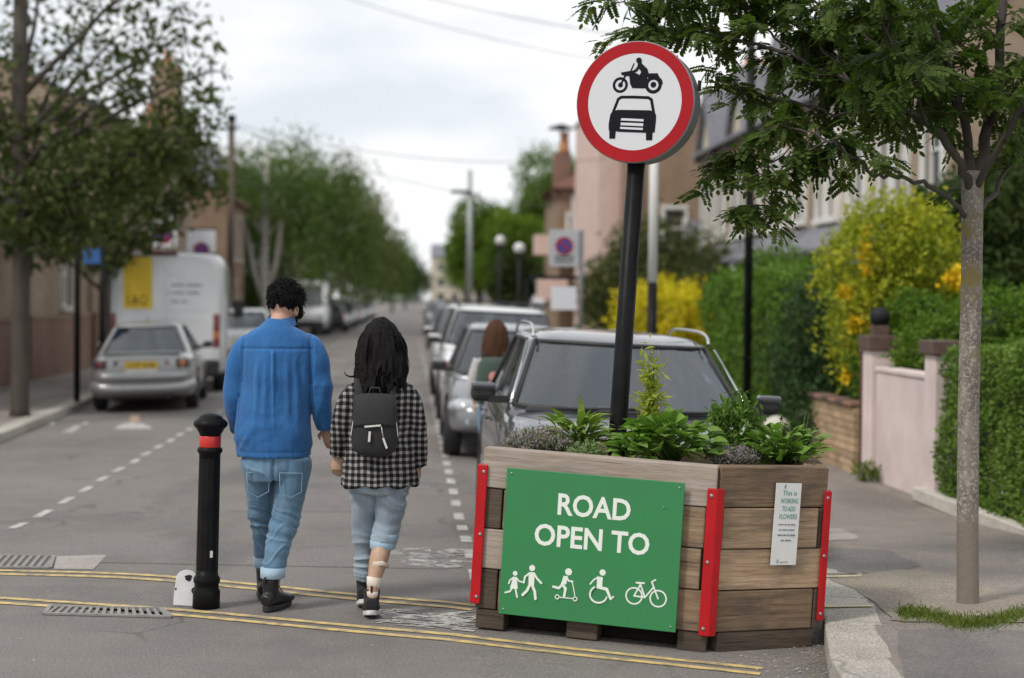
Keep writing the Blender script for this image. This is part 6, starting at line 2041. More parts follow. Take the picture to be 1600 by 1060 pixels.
mb = MB(); mb.tube([(.035, -.084, .135), (.045, -.086, .08)], .0022, 5); mb.box((.054, -.085, .052), (.010, .006, .055), Matrix.Rotation(R(-20), 3, 'Y')); mb.build('zip_tag', M_tag, bk)
for sd in (-1, 1):
    mb = MB(); mb.tube(crom([(sd * .10, -.02, .20), (sd * .112, -.035, .13), (sd * .118, -.03, .08)], 4), .003, 5); mb.build('side_zip', M_tag, bk)
    mb = MB(); mb.tube([Vector(v[:3]) for v in crom([(sd * .075, .03, .26), (sd * .085, .045, .315), (sd * .088, .09, .362), (sd * .086, .165, .372)], 5)], [(.022, .006)] * 16, 8, ref=(1, 0, 0)); mb.build('strap', M_canvas, bk)
mb = MB(); mb.tube([(-.03, .0, .293), (-.02, .0, .325), (.02, .0, .325), (.03, 0, .293)], .006, 6); mb.build('grab_handle', M_canvas, bk)

# ---- person between the parked cars with long brown hair and green backpack
p3 = Vector((at(773, 600, 15.35).x, 15.35, gz(.7, 15.35) + .004))
pm = MB()
k_, KQ = headshape(pm, (.01, .03, 1.44), R(-10), R(-10), .95)
sweep(pm, [(0, -.01, 1.24, .06, .055), (0, 0, 1.31, .05, .05), (0, .01, 1.38, .048, .05)], 12)
sweep(pm, [(0, 0, .78, .15, .10), (0, 0, .95, .12, .09), (0, 0, 1.12, .145, .095), (0, 0, 1.22, .13, .085), (0, 0, 1.28, .06, .05)], 16)
for sd in (-1, 1):
    sweep(pm, [(sd * .15, 0, 1.19, .04, .04), (sd * .20, .0, .99, .032, .032), (sd * .19, .06, .80, .022, .02)], 10, 4, ref=(0, 1, 0))
    hand(pm, (sd * .19, .06, .80), (0, .1, -1), (-sd, .2, 0), sd, .88, .4)
    sweep(pm, [(sd * .075, 0, .78, .08, .085), (sd * .075, .01, .48, .055, .06), (sd * .075, -.02, .28, .05, .054), (sd * .075, -.02, .07, .034, .038)], 12)
walker = fuse(pm, 'person', M_skinp, None, .009, 3)
walker.location = p3; walker.rotation_euler = (0, 0, R(-8))
tag(walker, 'person with long brown hair and white top standing between the parked cars', 'person')
mb = MB()
sweep(mb, [(0, 0, .76, .175, .125), (0, 0, .95, .15, .11), (0, 0, 1.12, .165, .11), (0, 0, 1.21, .15, .10), (0, 0, 1.27, .09, .07), (0, .01, 1.31, .06, .06)], 20)
for sd in (-1, 1): sweep(mb, [(sd * .14, 0, 1.20, .062, .064), (sd * .19, 0, 1.05, .056, .058), (sd * .21, .01, .95, .05, .05), (sd * .205, .04, .85, .042, .042)], 14, 5, ref=(0, 1, 0))
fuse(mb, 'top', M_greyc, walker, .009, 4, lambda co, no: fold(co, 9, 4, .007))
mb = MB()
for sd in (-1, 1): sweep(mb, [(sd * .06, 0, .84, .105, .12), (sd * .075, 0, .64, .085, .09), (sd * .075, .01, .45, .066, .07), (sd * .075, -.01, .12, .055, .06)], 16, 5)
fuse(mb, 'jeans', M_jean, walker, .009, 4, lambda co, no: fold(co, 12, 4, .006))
for sd in (-1, 1): boot(walker, (sd * .075, -.01, 0), (0, 1), 0, 'trainer', .11, .235, M_solew, M_canvas, .12, False)
mb = MB()
sweep(mb, [(.01, .02, 1.545, .04, .04), (.01, .01, 1.53, .075, .08), (.01, .0, 1.48, .105, .11), (.01, -.01, 1.40, .120, .118), (.01, -.02, 1.30, .130, .112), (.015, -.03, 1.22, .125, .10), (.02, -.04, 1.16, .09, .07), (.02, -.045, 1.12, .05, .035)], 22, 5)
for i in range(30):
    a = hr.uniform(R(165), R(375)); ex = math.cos(a); t0 = Vector((.01 + .10 * ex, .10 * math.sin(a), hr.uniform(1.36, 1.46))); ln = hr.uniform(.18, .30)
    q = crom([tuple(t0), tuple(t0 + Vector((.025 * ex, -.01, -ln * .5))), tuple(t0 + Vector((.03 * ex, -.02, -ln)))], 4); mb.tube([Vector(v) for v in q], .013, 6)
fuse(mb, 'hair', M_hairbr, walker, .0075, 1, lambda co, no: fold(co, 24, 4.4, .006, 1.4, .3))
b3 = empty('backpack', p3 + Vector((-.02, -.16, .80)), R(-8)); tag(b3, 'dark green backpack with a pink round badge behind the car mirror', 'backpack')
mb = MB(); sweep(mb, [(0, 0, .0, .13, .06), (0, 0, .03, .155, .085), (0, 0, .2, .16, .09), (0, 0, .36, .145, .075), (0, 0, .43, .10, .045)], 20, 5); fuse(mb, 'bag_body', M_olive, b3, .009, 4)
F = Flat(Matrix.Translation((.01, -.096, .26)) @ Matrix.Rotation(R(90), 4, 'X'), t=.004); F.disc((0, 0), .045); F.build('badge', mat('badge_pink', (.62, .26, .24), .6), b3)
mb = MB(); mb.box((0, -.085, .09), (.22, .03, .13)); mb.build('pocket', M_olive, b3, bevel=.012)
for sd in (-1, 1): mb = MB(); mb.tube([Vector(v) for v in crom([(sd * .09, .04, .40), (sd * .10, .05, .46), (sd * .11, .15, .45), (sd * .12, .25, .36)], 4)], [(.028, .007)] * 13, 8, ref=(1, 0, 0)); mb.build('strap', M_canvas, b3)
# ------------------------------------------------------------------ vegetation
def npmesh(name, V, nper, mats):
    """many separate leaves with nper vertices each, one polygon per leaf"""
    me = bpy.data.meshes.new(name)
    n = len(V)
    k = n // nper
    me.vertices.add(n); me.vertices.foreach_set('co', np.asarray(V, np.float32).ravel())
    me.loops.add(n); me.loops.foreach_set('vertex_index', np.arange(n, dtype=np.int32))
    me.polygons.add(k)
    me.polygons.foreach_set('loop_start', np.arange(0, n, nper, dtype=np.int32))
    me.polygons.foreach_set('loop_total', np.full(k, nper, dtype=np.int32))
    setmats(me, mats)
    me.update(calc_edges=True)
    return me
def unit(n):
    v = rng.normal(size=(n, 3)); return v / np.linalg.norm(v, axis=1)[:, None]
def leafquads(P, size, asp=.5, droop=0.0, axis=None, spread=1.0):
    n = len(P)
    a = unit(n) * spread
    if axis is not None: a = a + np.asarray(axis)
    a[:, 2] -= droop
    a /= np.linalg.norm(a, axis=1)[:, None]
    b = np.cross(a, unit(n)); b /= np.linalg.norm(b, axis=1)[:, None] + 1e-9
    s = size * rng.uniform(.6, 1.3, n)[:, None]
    V = np.stack([P, P + a * s * .45 + b * s * asp * .5, P + a * s, P + a * s * .45 - b * s * asp * .5], 1)
    return V.reshape(-1, 3)
def blob(c, r, n, hollow=.55):
    """points in an ellipsoid, denser towards its skin, with ragged edge"""
    d = unit(n)
    rad = (hollow + (1 - hollow) * rng.random(n) ** .7) * rng.uniform(.82, 1.12, n)
    w = np.array([noise.noise(Vector(q) * 2.3 + Vector(c)) for q in d])
    return np.asarray(c) + d * (rad * (1 + .35 * w))[:, None] * np.asarray(r)
def limb(mb, a, b, r0, r1, wob=.08, n=8, k=6, rr=None):
    a, b = Vector(a), Vector(b)
    L = (b - a).length
    r = rr or random
    pts = []
    off = Vector((r.uniform(-1, 1), r.uniform(-1, 1), r.uniform(.0, 1.0))) * wob * L
    for t in np.linspace(0, 1, k):
        pts.append(a.lerp(b, t) + off * math.sin(math.pi * t) + Vector((r.uniform(-1, 1), r.uniform(-1, 1), r.uniform(-1, 1))) * wob * L * .15 * (0 < t < 1))
    mb.tube(pts, [r0 + (r1 - r0) * t for t in np.linspace(0, 1, k)], n)
    return pts

def tree(name, label, base, trunk_h, r_trunk, clumps, lm, bm, leaf=.10, asp=.5, group=None, lean=(0, 0), droop=0.0, twigs=5, cat='tree', axis=None):
    """trunk and limbs as one part, the crown of separate leaves as another; clumps: (centre, radii, n) in world metres"""
    t = empty(name, base); tag(t, label, cat, group)
    B = Vector(base)
    mb = MB()
    topp = Vector((lean[0], lean[1], trunk_h))
    mb.tube([(0, 0, -.05), (lean[0] * .1, lean[1] * .1, .12), (lean[0] * .4 + .02, lean[1] * .4, trunk_h * .4), (lean[0] * .7 - .02, lean[1] * .7, trunk_h * .7), topp], [r_trunk * 1.3, r_trunk * 1.05, r_trunk, r_trunk * .9, r_trunk * .8], 12)
    pts = []
    for c, r, n in clumps:
        cl = Vector(c) - B
        tr = min(1.0, max(.45, (cl.z - .3) / max(trunk_h, .1) * .75))
        st = topp * min(tr, 1.0)
        if tr < 1: st = Vector((lean[0] * tr, lean[1] * tr, trunk_h * tr))
        path = limb(mb, st, cl, r_trunk * .42, r_trunk * .12, .08, 7)
        for q in range(twigs):
            d = Vector(unit(1)[0]); e = cl + Vector((d.x * r[0], d.y * r[1], d.z * r[2])) * .85
            limb(mb, path[random.choice((3, 4, 5))], e, r_trunk * .10, r_trunk * .03, .08, 4, 4)
        pts.append(blob(cl, r, n))
    mb.build('trunk', bm, t)
    P = np.concatenate(pts)
    me = npmesh('crown', leafquads(P, leaf, asp, droop, axis), 4, lm)
    o = obj('crown', me, t); tag(o, kind='stuff')
    return t

L_rowan = leafmat('leaf_rowan', (.058, .096, .021), (.118, .165, .038), (.040, .068, .017), .42, vscale=2.2)
L_dark = leafmat('leaf_dark', (.026, .050, .014), (.050, .085, .020), (.060, .075, .018), .3)
L_left = leafmat('leaf_street_tree', (.066, .088, .028), (.112, .130, .042), (.048, .070, .026), .38)
L_birch = leafmat('leaf_birch', (.088, .136, .038), (.132, .176, .055), (.056, .098, .028), .35, vscale=.5)
L_birch2 = leafmat('leaf_birch_olive', (.098, .114, .038), (.132, .142, .050), (.07, .092, .03), .35, vscale=.5)
L_bright = leafmat('leaf_bright', (.125, .20, .024), (.19, .27, .038), (.060, .115, .018), .4, vscale=.5)
L_lime = leafmat('leaf_lime', (.125, .195, .035), (.165, .24, .05), (.075, .13, .025), .4, vscale=.5)
L_hedge = leafmat('leaf_hedge', (.10, .185, .028), (.155, .25, .042), (.070, .13, .022), .3, vscale=1.2)
L_privet = leafmat('leaf_privet', (.12, .20, .036), (.185, .265, .06), (.085, .15, .030), .3, vscale=2)
L_conifer = leafmat('leaf_conifer', (.045, .090, .030), (.080, .125, .042), (.030, .062, .022), .25, vscale=2)
L_yellow = leafmat('leaf_yellow', (.60, .50, .022), (.70, .55, .025), (.46, .40, .02), .3, vscale=2)
L_ygreen = leafmat('leaf_yellow_green', (.30, .32, .028), (.44, .41, .034), (.16, .23, .025), .35, vscale=2.5)
L_flower = leafmat('flower_yellow', (.75, .50, .02), (.82, .58, .03), (.72, .44, .015), .25)
L_shrub = leafmat('leaf_shrub', (.095, .175, .020), (.155, .235, .034), (.060, .115, .018), .38, vscale=2)
L_olive = leafmat('leaf_olive', (.085, .098, .032), (.13, .14, .05), (.05, .062, .022), .3, vscale=1)
L_grass = leafmat('leaf_grass', (.095, .14, .022), (.16, .19, .036), (.07, .11, .018), .3, vscale=4)
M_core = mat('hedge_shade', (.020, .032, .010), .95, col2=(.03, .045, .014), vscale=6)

# ---- clipped hedges and shrubs
def hedge(name, label, x0, x1, y0, y1, z0, z1, lm, n, leaf, core=M_core, bulge=.12, cat='hedge', soft=.25):
    t = empty(name, ((x0 + x1) / 2, (y0 + y1) / 2, z0)); tag(t, label, cat)
    w, d, h = (x1 - x0) / 2, (y1 - y0) / 2, z1 - z0
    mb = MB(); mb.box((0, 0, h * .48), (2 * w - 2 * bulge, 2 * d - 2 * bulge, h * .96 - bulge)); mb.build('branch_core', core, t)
    # leaves over five faces
    A = np.array([2 * d * h, 2 * d * h, 2 * w * h, 2 * w * h, 4 * w * d]); A /= A.sum()
    P, N = [], []
    for k, q in enumerate(A):
        m = int(n * q)
        u, v = rng.uniform(-1, 1, m), rng.uniform(-1, 1, m)
        hz = (v + 1) / 2 * h
        if k == 0: P.append(np.stack([np.full(m, -w), u * d, hz], 1)); nn = (-1, 0, .3)
        elif k == 1: P.append(np.stack([np.full(m, w), u * d, hz], 1)); nn = (1, 0, .3)
        elif k == 2: P.append(np.stack([u * w, np.full(m, -d), hz], 1)); nn = (0, -1, .3)
        elif k == 3: P.append(np.stack([u * w, np.full(m, d), hz], 1)); nn = (0, 1, .3)
        else: P.append(np.stack([u * w, v * d, np.full(m, h)], 1)); nn = (0, 0, 1)
        N.append(np.tile(nn, (m, 1)))
    P, N = np.concatenate(P), np.concatenate(N)
    # rounded edges, uneven clipping
    wv = np.array([noise.noise(Vector(p) * 1.9) + .5 * noise.noise(Vector(p) * 5.3) for p in P])
    P = P + N * (wv * bulge * .8 - bulge * .5 * rng.random(len(P)))[:, None]
    top = np.clip((P[:, 2] - h + soft) / soft, 0, 1)
    P[:, 0] *= 1 - .18 * top ** 2 * min(1, .35 / w); P[:, 1] *= 1 - .18 * top ** 2 * min(1, .35 / d)
    me = npmesh('foliage', leafquads(P, leaf, .6, 0, N * .8), 4, lm)
    tag(obj('foliage', me, t), kind='stuff')
    return t
def bush(name, label, blobs, z0, lm, leaf, asp=.5, droop=0.0, cat='shrub', stem=M_barkd, flowers=None, stems=5, core=None, group=None):
    c0 = Vector(blobs[0][0]); t = empty(name, (c0.x, c0.y, z0)); tag(t, label, cat, group)
    B = Vector((c0.x, c0.y, z0))
    mb = MB()
    for c, r, n in blobs:
        for k in range(stems):
            d = Vector(unit(1)[0]); limb(mb, (random.uniform(-.1, .1), random.uniform(-.1, .1), 0), Vector(c) - B + Vector((d.x * r[0], d.y * r[1], abs(d.z) * r[2])) * .7, .022, .006, .1, 5, 5)
    mb.build('stems', stem, t)
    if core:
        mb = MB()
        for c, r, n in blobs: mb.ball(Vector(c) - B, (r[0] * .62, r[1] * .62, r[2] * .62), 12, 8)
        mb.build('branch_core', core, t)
    P = np.concatenate([blob(Vector(c) - B, r, n, .6) for c, r, n in blobs])
    tag(obj('foliage', npmesh('foliage', leafquads(P, leaf, asp, droop), 4, lm), t), kind='stuff')
    if flowers:
        fm, fl = flowers
        for c, r, n in fl:
            P = blob(Vector(c) - B, r, n, .2)
            tag(obj('flower_cluster', npmesh('flower_cluster', leafquads(P, leaf * .9, .7), 4, fm), t), kind='stuff')
    return t

hedge('clipped_hedge', 'waist high clipped green hedge behind the slim street tree', 4.40, 5.7, 10.6, 13.72, -.02, 1.30, L_privet, 42000, .045)
hedge('clipped_hedge', 'tall clipped hedge block behind the crossover car', 4.62, 6.0, 20.8, 26.5, -.1, 2.05, L_hedge, 30000, .075, bulge=.2)
hedge('clipped_hedge', 'clipped hedge with rounded top far behind the crossover windscreen', 5.6, 7.2, 27.5, 31.0, -.1, 2.0, L_hedge, 12000, .09, bulge=.25)
bush('conifer_bush', 'dark feathery conifer bush bulging over the pavement', [((4.55, 18.9, .75), (.55, .7, .95), 6500), ((4.6, 18.7, 1.35), (.42, .55, .8), 4500), ((4.5, 18.4, .3), (.5, .6, .5), 3000)], -.1, L_conifer, .085, .35, .5, core=M_core)
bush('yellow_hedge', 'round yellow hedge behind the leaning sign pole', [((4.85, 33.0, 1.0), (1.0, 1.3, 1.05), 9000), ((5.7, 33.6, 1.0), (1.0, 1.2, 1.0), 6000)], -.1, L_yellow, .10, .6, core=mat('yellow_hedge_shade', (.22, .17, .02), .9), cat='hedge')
bush('laburnum_shrub', 'tall yellow flowering shrub hanging over the low brick wall', [((4.85, 17.3, 2.05), (.62, .75, .75), 5200), ((5.2, 17.2, 2.2), (.5, .65, .6), 3800), ((4.75, 17.1, 1.35), (.5, .65, .65), 3600), ((5.4, 17.5, 1.6), (.45, .6, .55), 2400)], .0, L_ygreen, .075, .5,
     flowers=(L_flower, [((4.62, 16.9, 2.15), (.07, .1, .30), 260), ((4.50, 16.8, 1.42), (.10, .1, .10), 170), ((4.72, 16.7, 1.30), (.10, .1, .09), 170), ((4.62, 16.7, .98), (.09, .12, .22), 330), ((4.78, 16.6, .80), (.08, .10, .16), 260), ((5.0, 16.8, 1.58), (.12, .1, .10), 190), ((5.45, 16.6, 1.9), (.16, .1, .12), 200), ((4.45, 17.0, 1.75), (.1, .1, .1), 120), ((5.75, 16.8, 1.65), (.12, .1, .10), 120), ((4.44, 16.9, .9), (.05, .06, .10), 90)]))
bush('garden_shrub', 'leafy light green shrub behind the pink garden wall', [((5.35, 15.2, 1.28), (.62, .7, .55), 7000), ((5.95, 14.6, 1.35), (.7, .8, .55), 7500), ((4.92, 15.5, 1.15), (.42, .5, .42), 3600), ((6.3, 15.6, 1.55), (.6, .7, .5), 5000)], .0, L_shrub, .06, .5, core=M_core)
bush('garden_shrub', 'bright green climbing shrub below the yellow flowering one', [((4.75, 16.6, 1.0), (.34, .5, .42), 3600), ((4.95, 16.2, 1.45), (.36, .4, .34), 2600)], .0, L_shrub, .065, .55)
bush('olive_shrub', 'olive green loose shrub in front of the brown brick house', [((6.2, 45, 2.4), (1.5, 1.6, 1.6), 4500), ((7.6, 44, 2.0), (1.4, 1.4, 1.5), 3600), ((5.3, 46, 1.6), (.9, 1.2, 1.2), 2400)], -.1, L_olive, .17, .5, core=M_core)
bush('round_shrub', 'dark green shrub behind the tall clipped hedge', [((6.6, 30, 1.7), (1.2, 1.3, .95), 4500)], -.1, L_hedge, .12, .5, core=M_core)
tree('garden_tree', 'dark leafed tree in the gardens behind the slim street tree', (8.0, 23.0, -.1), 1.6, .14, [((7.6, 22.6, 2.6), (1.0, 1.1, .9), 6000), ((8.8, 23, 3.0), (1.2, 1.3, 1.1), 7000), ((8.1, 22.0, 1.7), (1.0, 1.0, .8), 5200), ((9.6, 24, 2.2), (1.2, 1.2, 1.2), 5600)], L_dark, M_barkd, .13, .5)
bush('pavement_weed', 'small tuft of weeds at the foot of the pink wall', [((4.32, 15.7, .02), (.12, .25, .10), 260)], -.08, L_grass, .07, .25, cat='plant', stems=2)
# grass round the street tree
gr = []
for i in range(2600):
    u = rng.random(); px = 1402 + 210 * u; py = 968 + 8 * math.sin(px * .03) + rng.normal() * 5.5
    p = pp(px, py, 0)
    gr.append(p)
P = np.array(gr)
tag(obj('grass', npmesh('grass', leafquads(P, .034, .16, 0, (0, 0, 1.1)), 4, L_grass)), kind='stuff')
lt = [];
for i in range(130):
    px, py = 1215 + rng.normal() * 55, 1036 + rng.normal() * 14
    p = onground(px, py); 
    if p.x < xk(p.y) - .03: lt.append((p.x, p.y, p.z + .004))
for i in range(220):
    y = rng.uniform(7.0, 9.0); x = xk(y) - abs(rng.normal()) * .07 - .01; lt.append((x, y, gz(x, y) + .004))
for i in range(420):
    y = rng.uniform(10, 40); x = 2.5 - abs(rng.normal()) * .12 - .02 if i % 2 else float(np.interp(y, [20.2, 27, 31, 36], [-5.08, -5.36, -5.65, -5.85])) + abs(rng.normal()) * .15 + .03
    if i % 2 or y > 20.5: lt.append((x, y, gz(x, y) + .004))
for i in range(160):
    x, y = rng.uniform(-3.2, 2), rng.uniform(7.4, 12); lt.append((x, y, gz(x, y) + .004))
V = leafquads(np.array(lt), .022, .5); V[:, 2] = V[:, 2] * .15 + .85 * np.repeat(np.array(lt)[:, 2], 4) + .002
tag(obj('litter', npmesh('litter', V, 4, leafmat('fallen_petals', (.42, .40, .34), (.22, .17, .11), (.5, .47, .40), .1))), kind='stuff')

# ---- slim street tree on the right: rowan with feathered leaves
def rowan_template():
    V = []
    L = 1.0
    def leaflet(b, d, ln, wd, tw):
        d = np.array(d, float); d /= np.linalg.norm(d); s = np.cross(d, (0, 0, 1)); s /= np.linalg.norm(s); s = s * math.cos(tw) + np.array((0, 0, 1)) * math.sin(tw)
        b = np.array(b, float)
        V.extend([b, b + d * ln * .35 + s * wd * .5, b + d * ln * .75 + s * wd * .38, b + d * ln, b + d * ln * .75 - s * wd * .38, b + d * ln * .35 - s * wd * .5])
    for k in range(6):
        y = .18 + .13 * k; z = -.28 * y * y
        for sd in (-1, 1): leaflet((0, y, z), (sd * .85, .45, -.18), .36 * (1 - .04 * k), .165, random.uniform(-.35, .35))
    leaflet((0, .96, -.27), (0, 1, -.3), .34, .16, 0)
    leaflet((0, 0, 0), (0, 1, -.12), .99, .016, 0)
    return np.array(V)
def place_leaves(tmpl, P, D, s):
    """copies of a leaf at P pointing along D"""
    n = len(P)
    y = D / np.linalg.norm(D, axis=1)[:, None]
    up = np.tile((0, 0, 1.0), (n, 1)) + rng.normal(size=(n, 3)) * .35
    x = np.cross(y, up); x /= np.linalg.norm(x, axis=1)[:, None] + 1e-9
    z = np.cross(x, y)
    q = tmpl[None, :, :] * s[:, None, None]
    return (P[:, None, :] + q[..., 0:1] * x[:, None, :] + q[..., 1:2] * y[:, None, :] + q[..., 2:3] * z[:, None, :]).reshape(-1, 3), x, y, z
tb = Vector(pp(1512, 943, 0)); tb.z -= .01
TY = tb.y
rt = empty('street_tree', tb); tag(rt, 'slim street tree with lichened grey trunk and feathered leaves on the right pavement', 'tree')
M_lichen = None
m, n_, l_, P_b = nodemat('bark_lichen')
c_ = mixrgb(n_, l_, ramp(n_, l_, noisetex(n_, l_, 14, 5, .6, stretch=(1, 1, .5)), .4, .6), (.13, .11, .092), (.22, .19, .16))
c_ = mixrgb(n_, l_, ramp(n_, l_, noisetex(n_, l_, 62, 5, .7), .50, .62), c_, (.36, .345, .30))
tcz = n_.new('ShaderNodeTexCoord'); spz = n_.new('ShaderNodeSeparateXYZ'); l_.new(tcz.outputs['Object'], spz.inputs[0])
mos = n_.new('ShaderNodeMath'); mos.operation = 'MULTIPLY'
l_.new(ramp(n_, l_, spz.outputs[2], 1.0, 1.6), mos.inputs[0]); l_.new(ramp(n_, l_, noisetex(n_, l_, 9, 4), .5, .62), mos.inputs[1])
c_ = mixrgb(n_, l_, mos.outputs[0], c_, (.19, .155, .06))
c_ = mixrgb(n_, l_, ramp(n_, l_, spz.outputs[2], .42, .50, 1, 0), c_, (.20, .165, .135))
l_.new(c_, P_b.inputs['Base Color']); P_b.inputs['Roughness'].default_value = .92
l_.new(bumpn(n_, l_, noisetex(n_, l_, 30, 5, .6, stretch=(1, 1, .5)), .7, .012), P_b.inputs['Normal'])
M_lichen = m
def tp_(px, py, dy=0.0): return at(px, py, TY + dy) - tb
tk = MB()
trunk_pts = crom([tuple(v) for v in (Vector((0, 0, -.03)), Vector((0, 0, .06)), tp_(1512, 800), tp_(1514, 600), tp_(1518, 450), tp_(1519, 350), tp_(1520, 270, .03))], 5)
lb = MB()
rad = np.interp(np.linspace(0, 1, len(trunk_pts)), [0, .06, .3, .7, .9, 1], [.068, .060, .057, .055, .057, .062])
tk.tube([Vector(p) for p in trunk_pts], list(rad), 18)
tk.build('trunk', M_lichen, rt)
tk = lb
LIMBS = [  # (pixel x, pixel y, depth offset), radii
    ([(1518, 300, 0), (1490, 240, -.1), (1450, 195, -.1), (1395, 160, 0), (1330, 130, .1), (1250, 95, .25), (1150, 62, .38), (1060, 50, .45), (990, 45, .45)], .034, .005),
    ([(1515, 345, 0), (1480, 310, -.1), (1420, 280, -.2), (1372, 275, -.25), (1330, 245, -.3), (1300, 225, -.3), (1240, 240, -.2), (1180, 265, -.1)], .022, .004),
    ([(1520, 290, 0), (1545, 200, .2), (1560, 100, .3), (1570, -20, .4), (1580, -160, .4)], .05, .02),
    ([(1520, 290, 0), (1500, 180, .15), (1470, 80, .1), (1430, -40, 0), (1400, -160, 0)], .042, .012),
    ([(1522, 300, 0), (1570, 215, -.2), (1630, 120, -.5), (1700, 50, -.7)], .03, .010),
    ([(1521, 335, 0), (1560, 290, .3), (1610, 205, .6), (1680, 120, .9)], .026, .008),
    ([(1490, 240, -.1), (1440, 150, .2), (1380, 80, .4), (1300, 20, .5), (1200, -30, .6), (1100, -20, .5)], .022, .005),
    ([(1395, 160, 0), (1330, 180, .1), (1260, 165, .2), (1190, 150, .3), (1130, 128, .4)], .015, .004),
    ([(1250, 95, .25), (1190, 40, .35), (1110, 10, .4), (1020, 0, .4), (950, 10, .4)], .012, .003),
    ([(1330, 130, .1), (1270, 60, .3), (1200, 10, .4), (1120, -30, .4)], .013, .004),
    ([(1300, 225, -.3), (1250, 200, -.2), (1205, 210, -.1), (1160, 240, 0), (1115, 268, .1)], .009, .0025),
    ([(1450, 195, -.25), (1420, 120, -.4), (1380, 40, -.5), (1350, -40, -.6)], .014, .005),
    ([(1545, 200, .2), (1600, 120, .0), (1660, 40, -.2)], .02, .006),
    ([(1240, 240, -.2), (1212, 280, -.2), (1192, 318, -.2), (1182, 340, -.2)], .006, .002),
    ([(1470, 80, .1), (1400, 60, .3), (1320, 90, .4), (1240, 60, .45)], .013, .004),
    ([(1500, 180, .15), (1450, 120, .4), (1400, 130, .5), (1340, 60, .6)], .013, .004),
]
paths = []
for pix, r0, r1 in LIMBS:
    q = crom([tuple(tp_(*p)) for p in pix], 6)
    for i in range(2, len(q) - 1): q[i] = np.array(q[i]) + rng.normal(size=3) * .008
    paths.append(q)
    r0 *= .74
    tk.tube([Vector(p) for p in q], [r0 + (r1 - r0) * (i / (len(q) - 1)) ** .7 for i in range(len(q))], 9)
P_, D_l = [], []
def inframe_ok(p):
    w = p + tb
    return True
for li, q in enumerate(paths):
    nq = len(q)
    dens = {0: 1.4, 1: .9, 2: 2.4, 3: 2.6, 4: 1.8, 5: 1.5, 6: 2.2, 7: 1.5, 8: 1.6, 9: 2.0, 10: 1.3, 11: 2.5, 12: 2.4, 13: 1.3, 14: 2.3, 15: 2.4}[li]
    for i in range(int(nq * (.45 if li in (1, 4, 5) else .28)), nq):
        f = i / (nq - 1)
        for k in range(int(dens * rng.uniform(.6, 1.4) * .62 + .5)):
            p = Vector(q[i])
            d = Vector(unit(1)[0]); d.z = d.z * .6 - .05; d.normalize()
            ln = rng.uniform(.12, .46) * (1 - .35 * f) * (.5 if li in (1, 13, 10, 7, 8) else 1)
            e = p + d * ln - Vector((0, 0, .08 * ln))
            m1 = p.lerp(e, .5) + Vector((0, 0, .03))
            tk.tube([p, m1, e], [.0045, .0035, .002], 4)
            for t in np.linspace(.3, 1, 5 if ln > .2 else 3):
                pos = (p.lerp(m1, t / .5) if t < .5 else m1.lerp(e, (t - .5) / .5))
                for s_ in range(2 if t < 1 else 3):
                    dv = Vector(unit(1)[0]); dv = dv * .75 + d * .55; dv.z = dv.z * .5 - .22
                    P_.append(pos); D_l.append(dv)
lb.build('limbs', M_barkd, rt)
P_ = np.array([tuple(p) for p in P_]); D_l = np.array([tuple(p) for p in D_l])
sz = rng.uniform(.085, .150, len(P_))
tmpl = rowan_template()
# the leaves nearest the lens are objects of their own, the rest are one part
Pw = P_ + np.array(tb)
cloc = np.array([tuple(CAMR.to_3x3().transposed() @ (Vector(p) - CAMP)) for p in Pw])
u_ = cloc[:, 0] / -cloc[:, 2] * FPX + 800; v_ = -cloc[:, 1] / -cloc[:, 2] * FPX + 530
vis = (u_ > 880) & (u_ < 1600) & (v_ > 0) & (v_ < 420)
edge = np.minimum(np.abs(u_ - 1100), 900) * .35 + v_ * -.5
order = np.argsort(np.where(vis, (sz / .16) * -1 * (1 + (u_ < 1230) * .8 + (v_ > 190) * .5), 9))
solo = order[:280]
rest_i = np.setdiff1d(np.arange(len(P_)), solo)
Vr, _, _, _ = place_leaves(tmpl, P_[rest_i], D_l[rest_i], sz[rest_i])
tag(obj('foliage', npmesh('foliage', Vr, 6, L_rowan), rt), kind='stuff')
lme = npmesh('leaf', tmpl, 6, L_rowan)
_, X_, Y_, Z_ = place_leaves(tmpl, P_[solo], D_l[solo], sz[solo])
for i, k in enumerate(solo):
    o = bpy.data.objects.new('leaf', lme)
    Mx = Matrix((X_[i], Y_[i], Z_[i])).transposed().to_4x4()
    o.matrix_basis = Matrix.Translation(P_[k]) @ Mx @ Matrix.Scale(float(sz[k]), 4)
    link(o, rt)
print('ROWAN', len(P_))

# ---- street trees on the left
def lc(px, py, y, rx, rz, n, ry=None):
    p = at(px, py, y); k = y / FPX
    return ((p.x, p.y, p.z), (rx * k, (ry or rx) * k, rz * k), n)
b1 = Vector(((31 - 650) / 109.0, 23.8, 0)); b1 = at(31, 648, 23.8); b1.z = pvl(b1.x, b1.y)
tree('street_tree', 'street tree with a straight dark trunk nearest on the left pavement', b1, 6.2, .125, [
    lc(40, 330, 23.6, 90, 60, 966), lc(120, 280, 23.2, 80, 70, 966), lc(200, 250, 23.5, 70, 60, 785), lc(270, 210, 23.6, 55, 60, 513), lc(60, 210, 24.2, 90, 60, 785),
    lc(150, 160, 24.0, 80, 55, 355), lc(240, 120, 24, 70, 50, 242), lc(100, 90, 24.6, 80, 55, 280), lc(190, 50, 24.2, 80, 50, 224), lc(290, 50, 24.2, 50, 45, 111), lc(320, 180, 23.6, 40, 50, 156),
    lc(-40, 240, 24, 90, 100, 785), lc(-30, 90, 24, 90, 80, 411), lc(60, -30, 24, 110, 70, 336), lc(220, -40, 24, 110, 60, 261), lc(330, 110, 24, 35, 40, 37), lc(90, 370, 23.4, 70, 35, 483)], L_left, M_barkd, .15, .46, twigs=7)
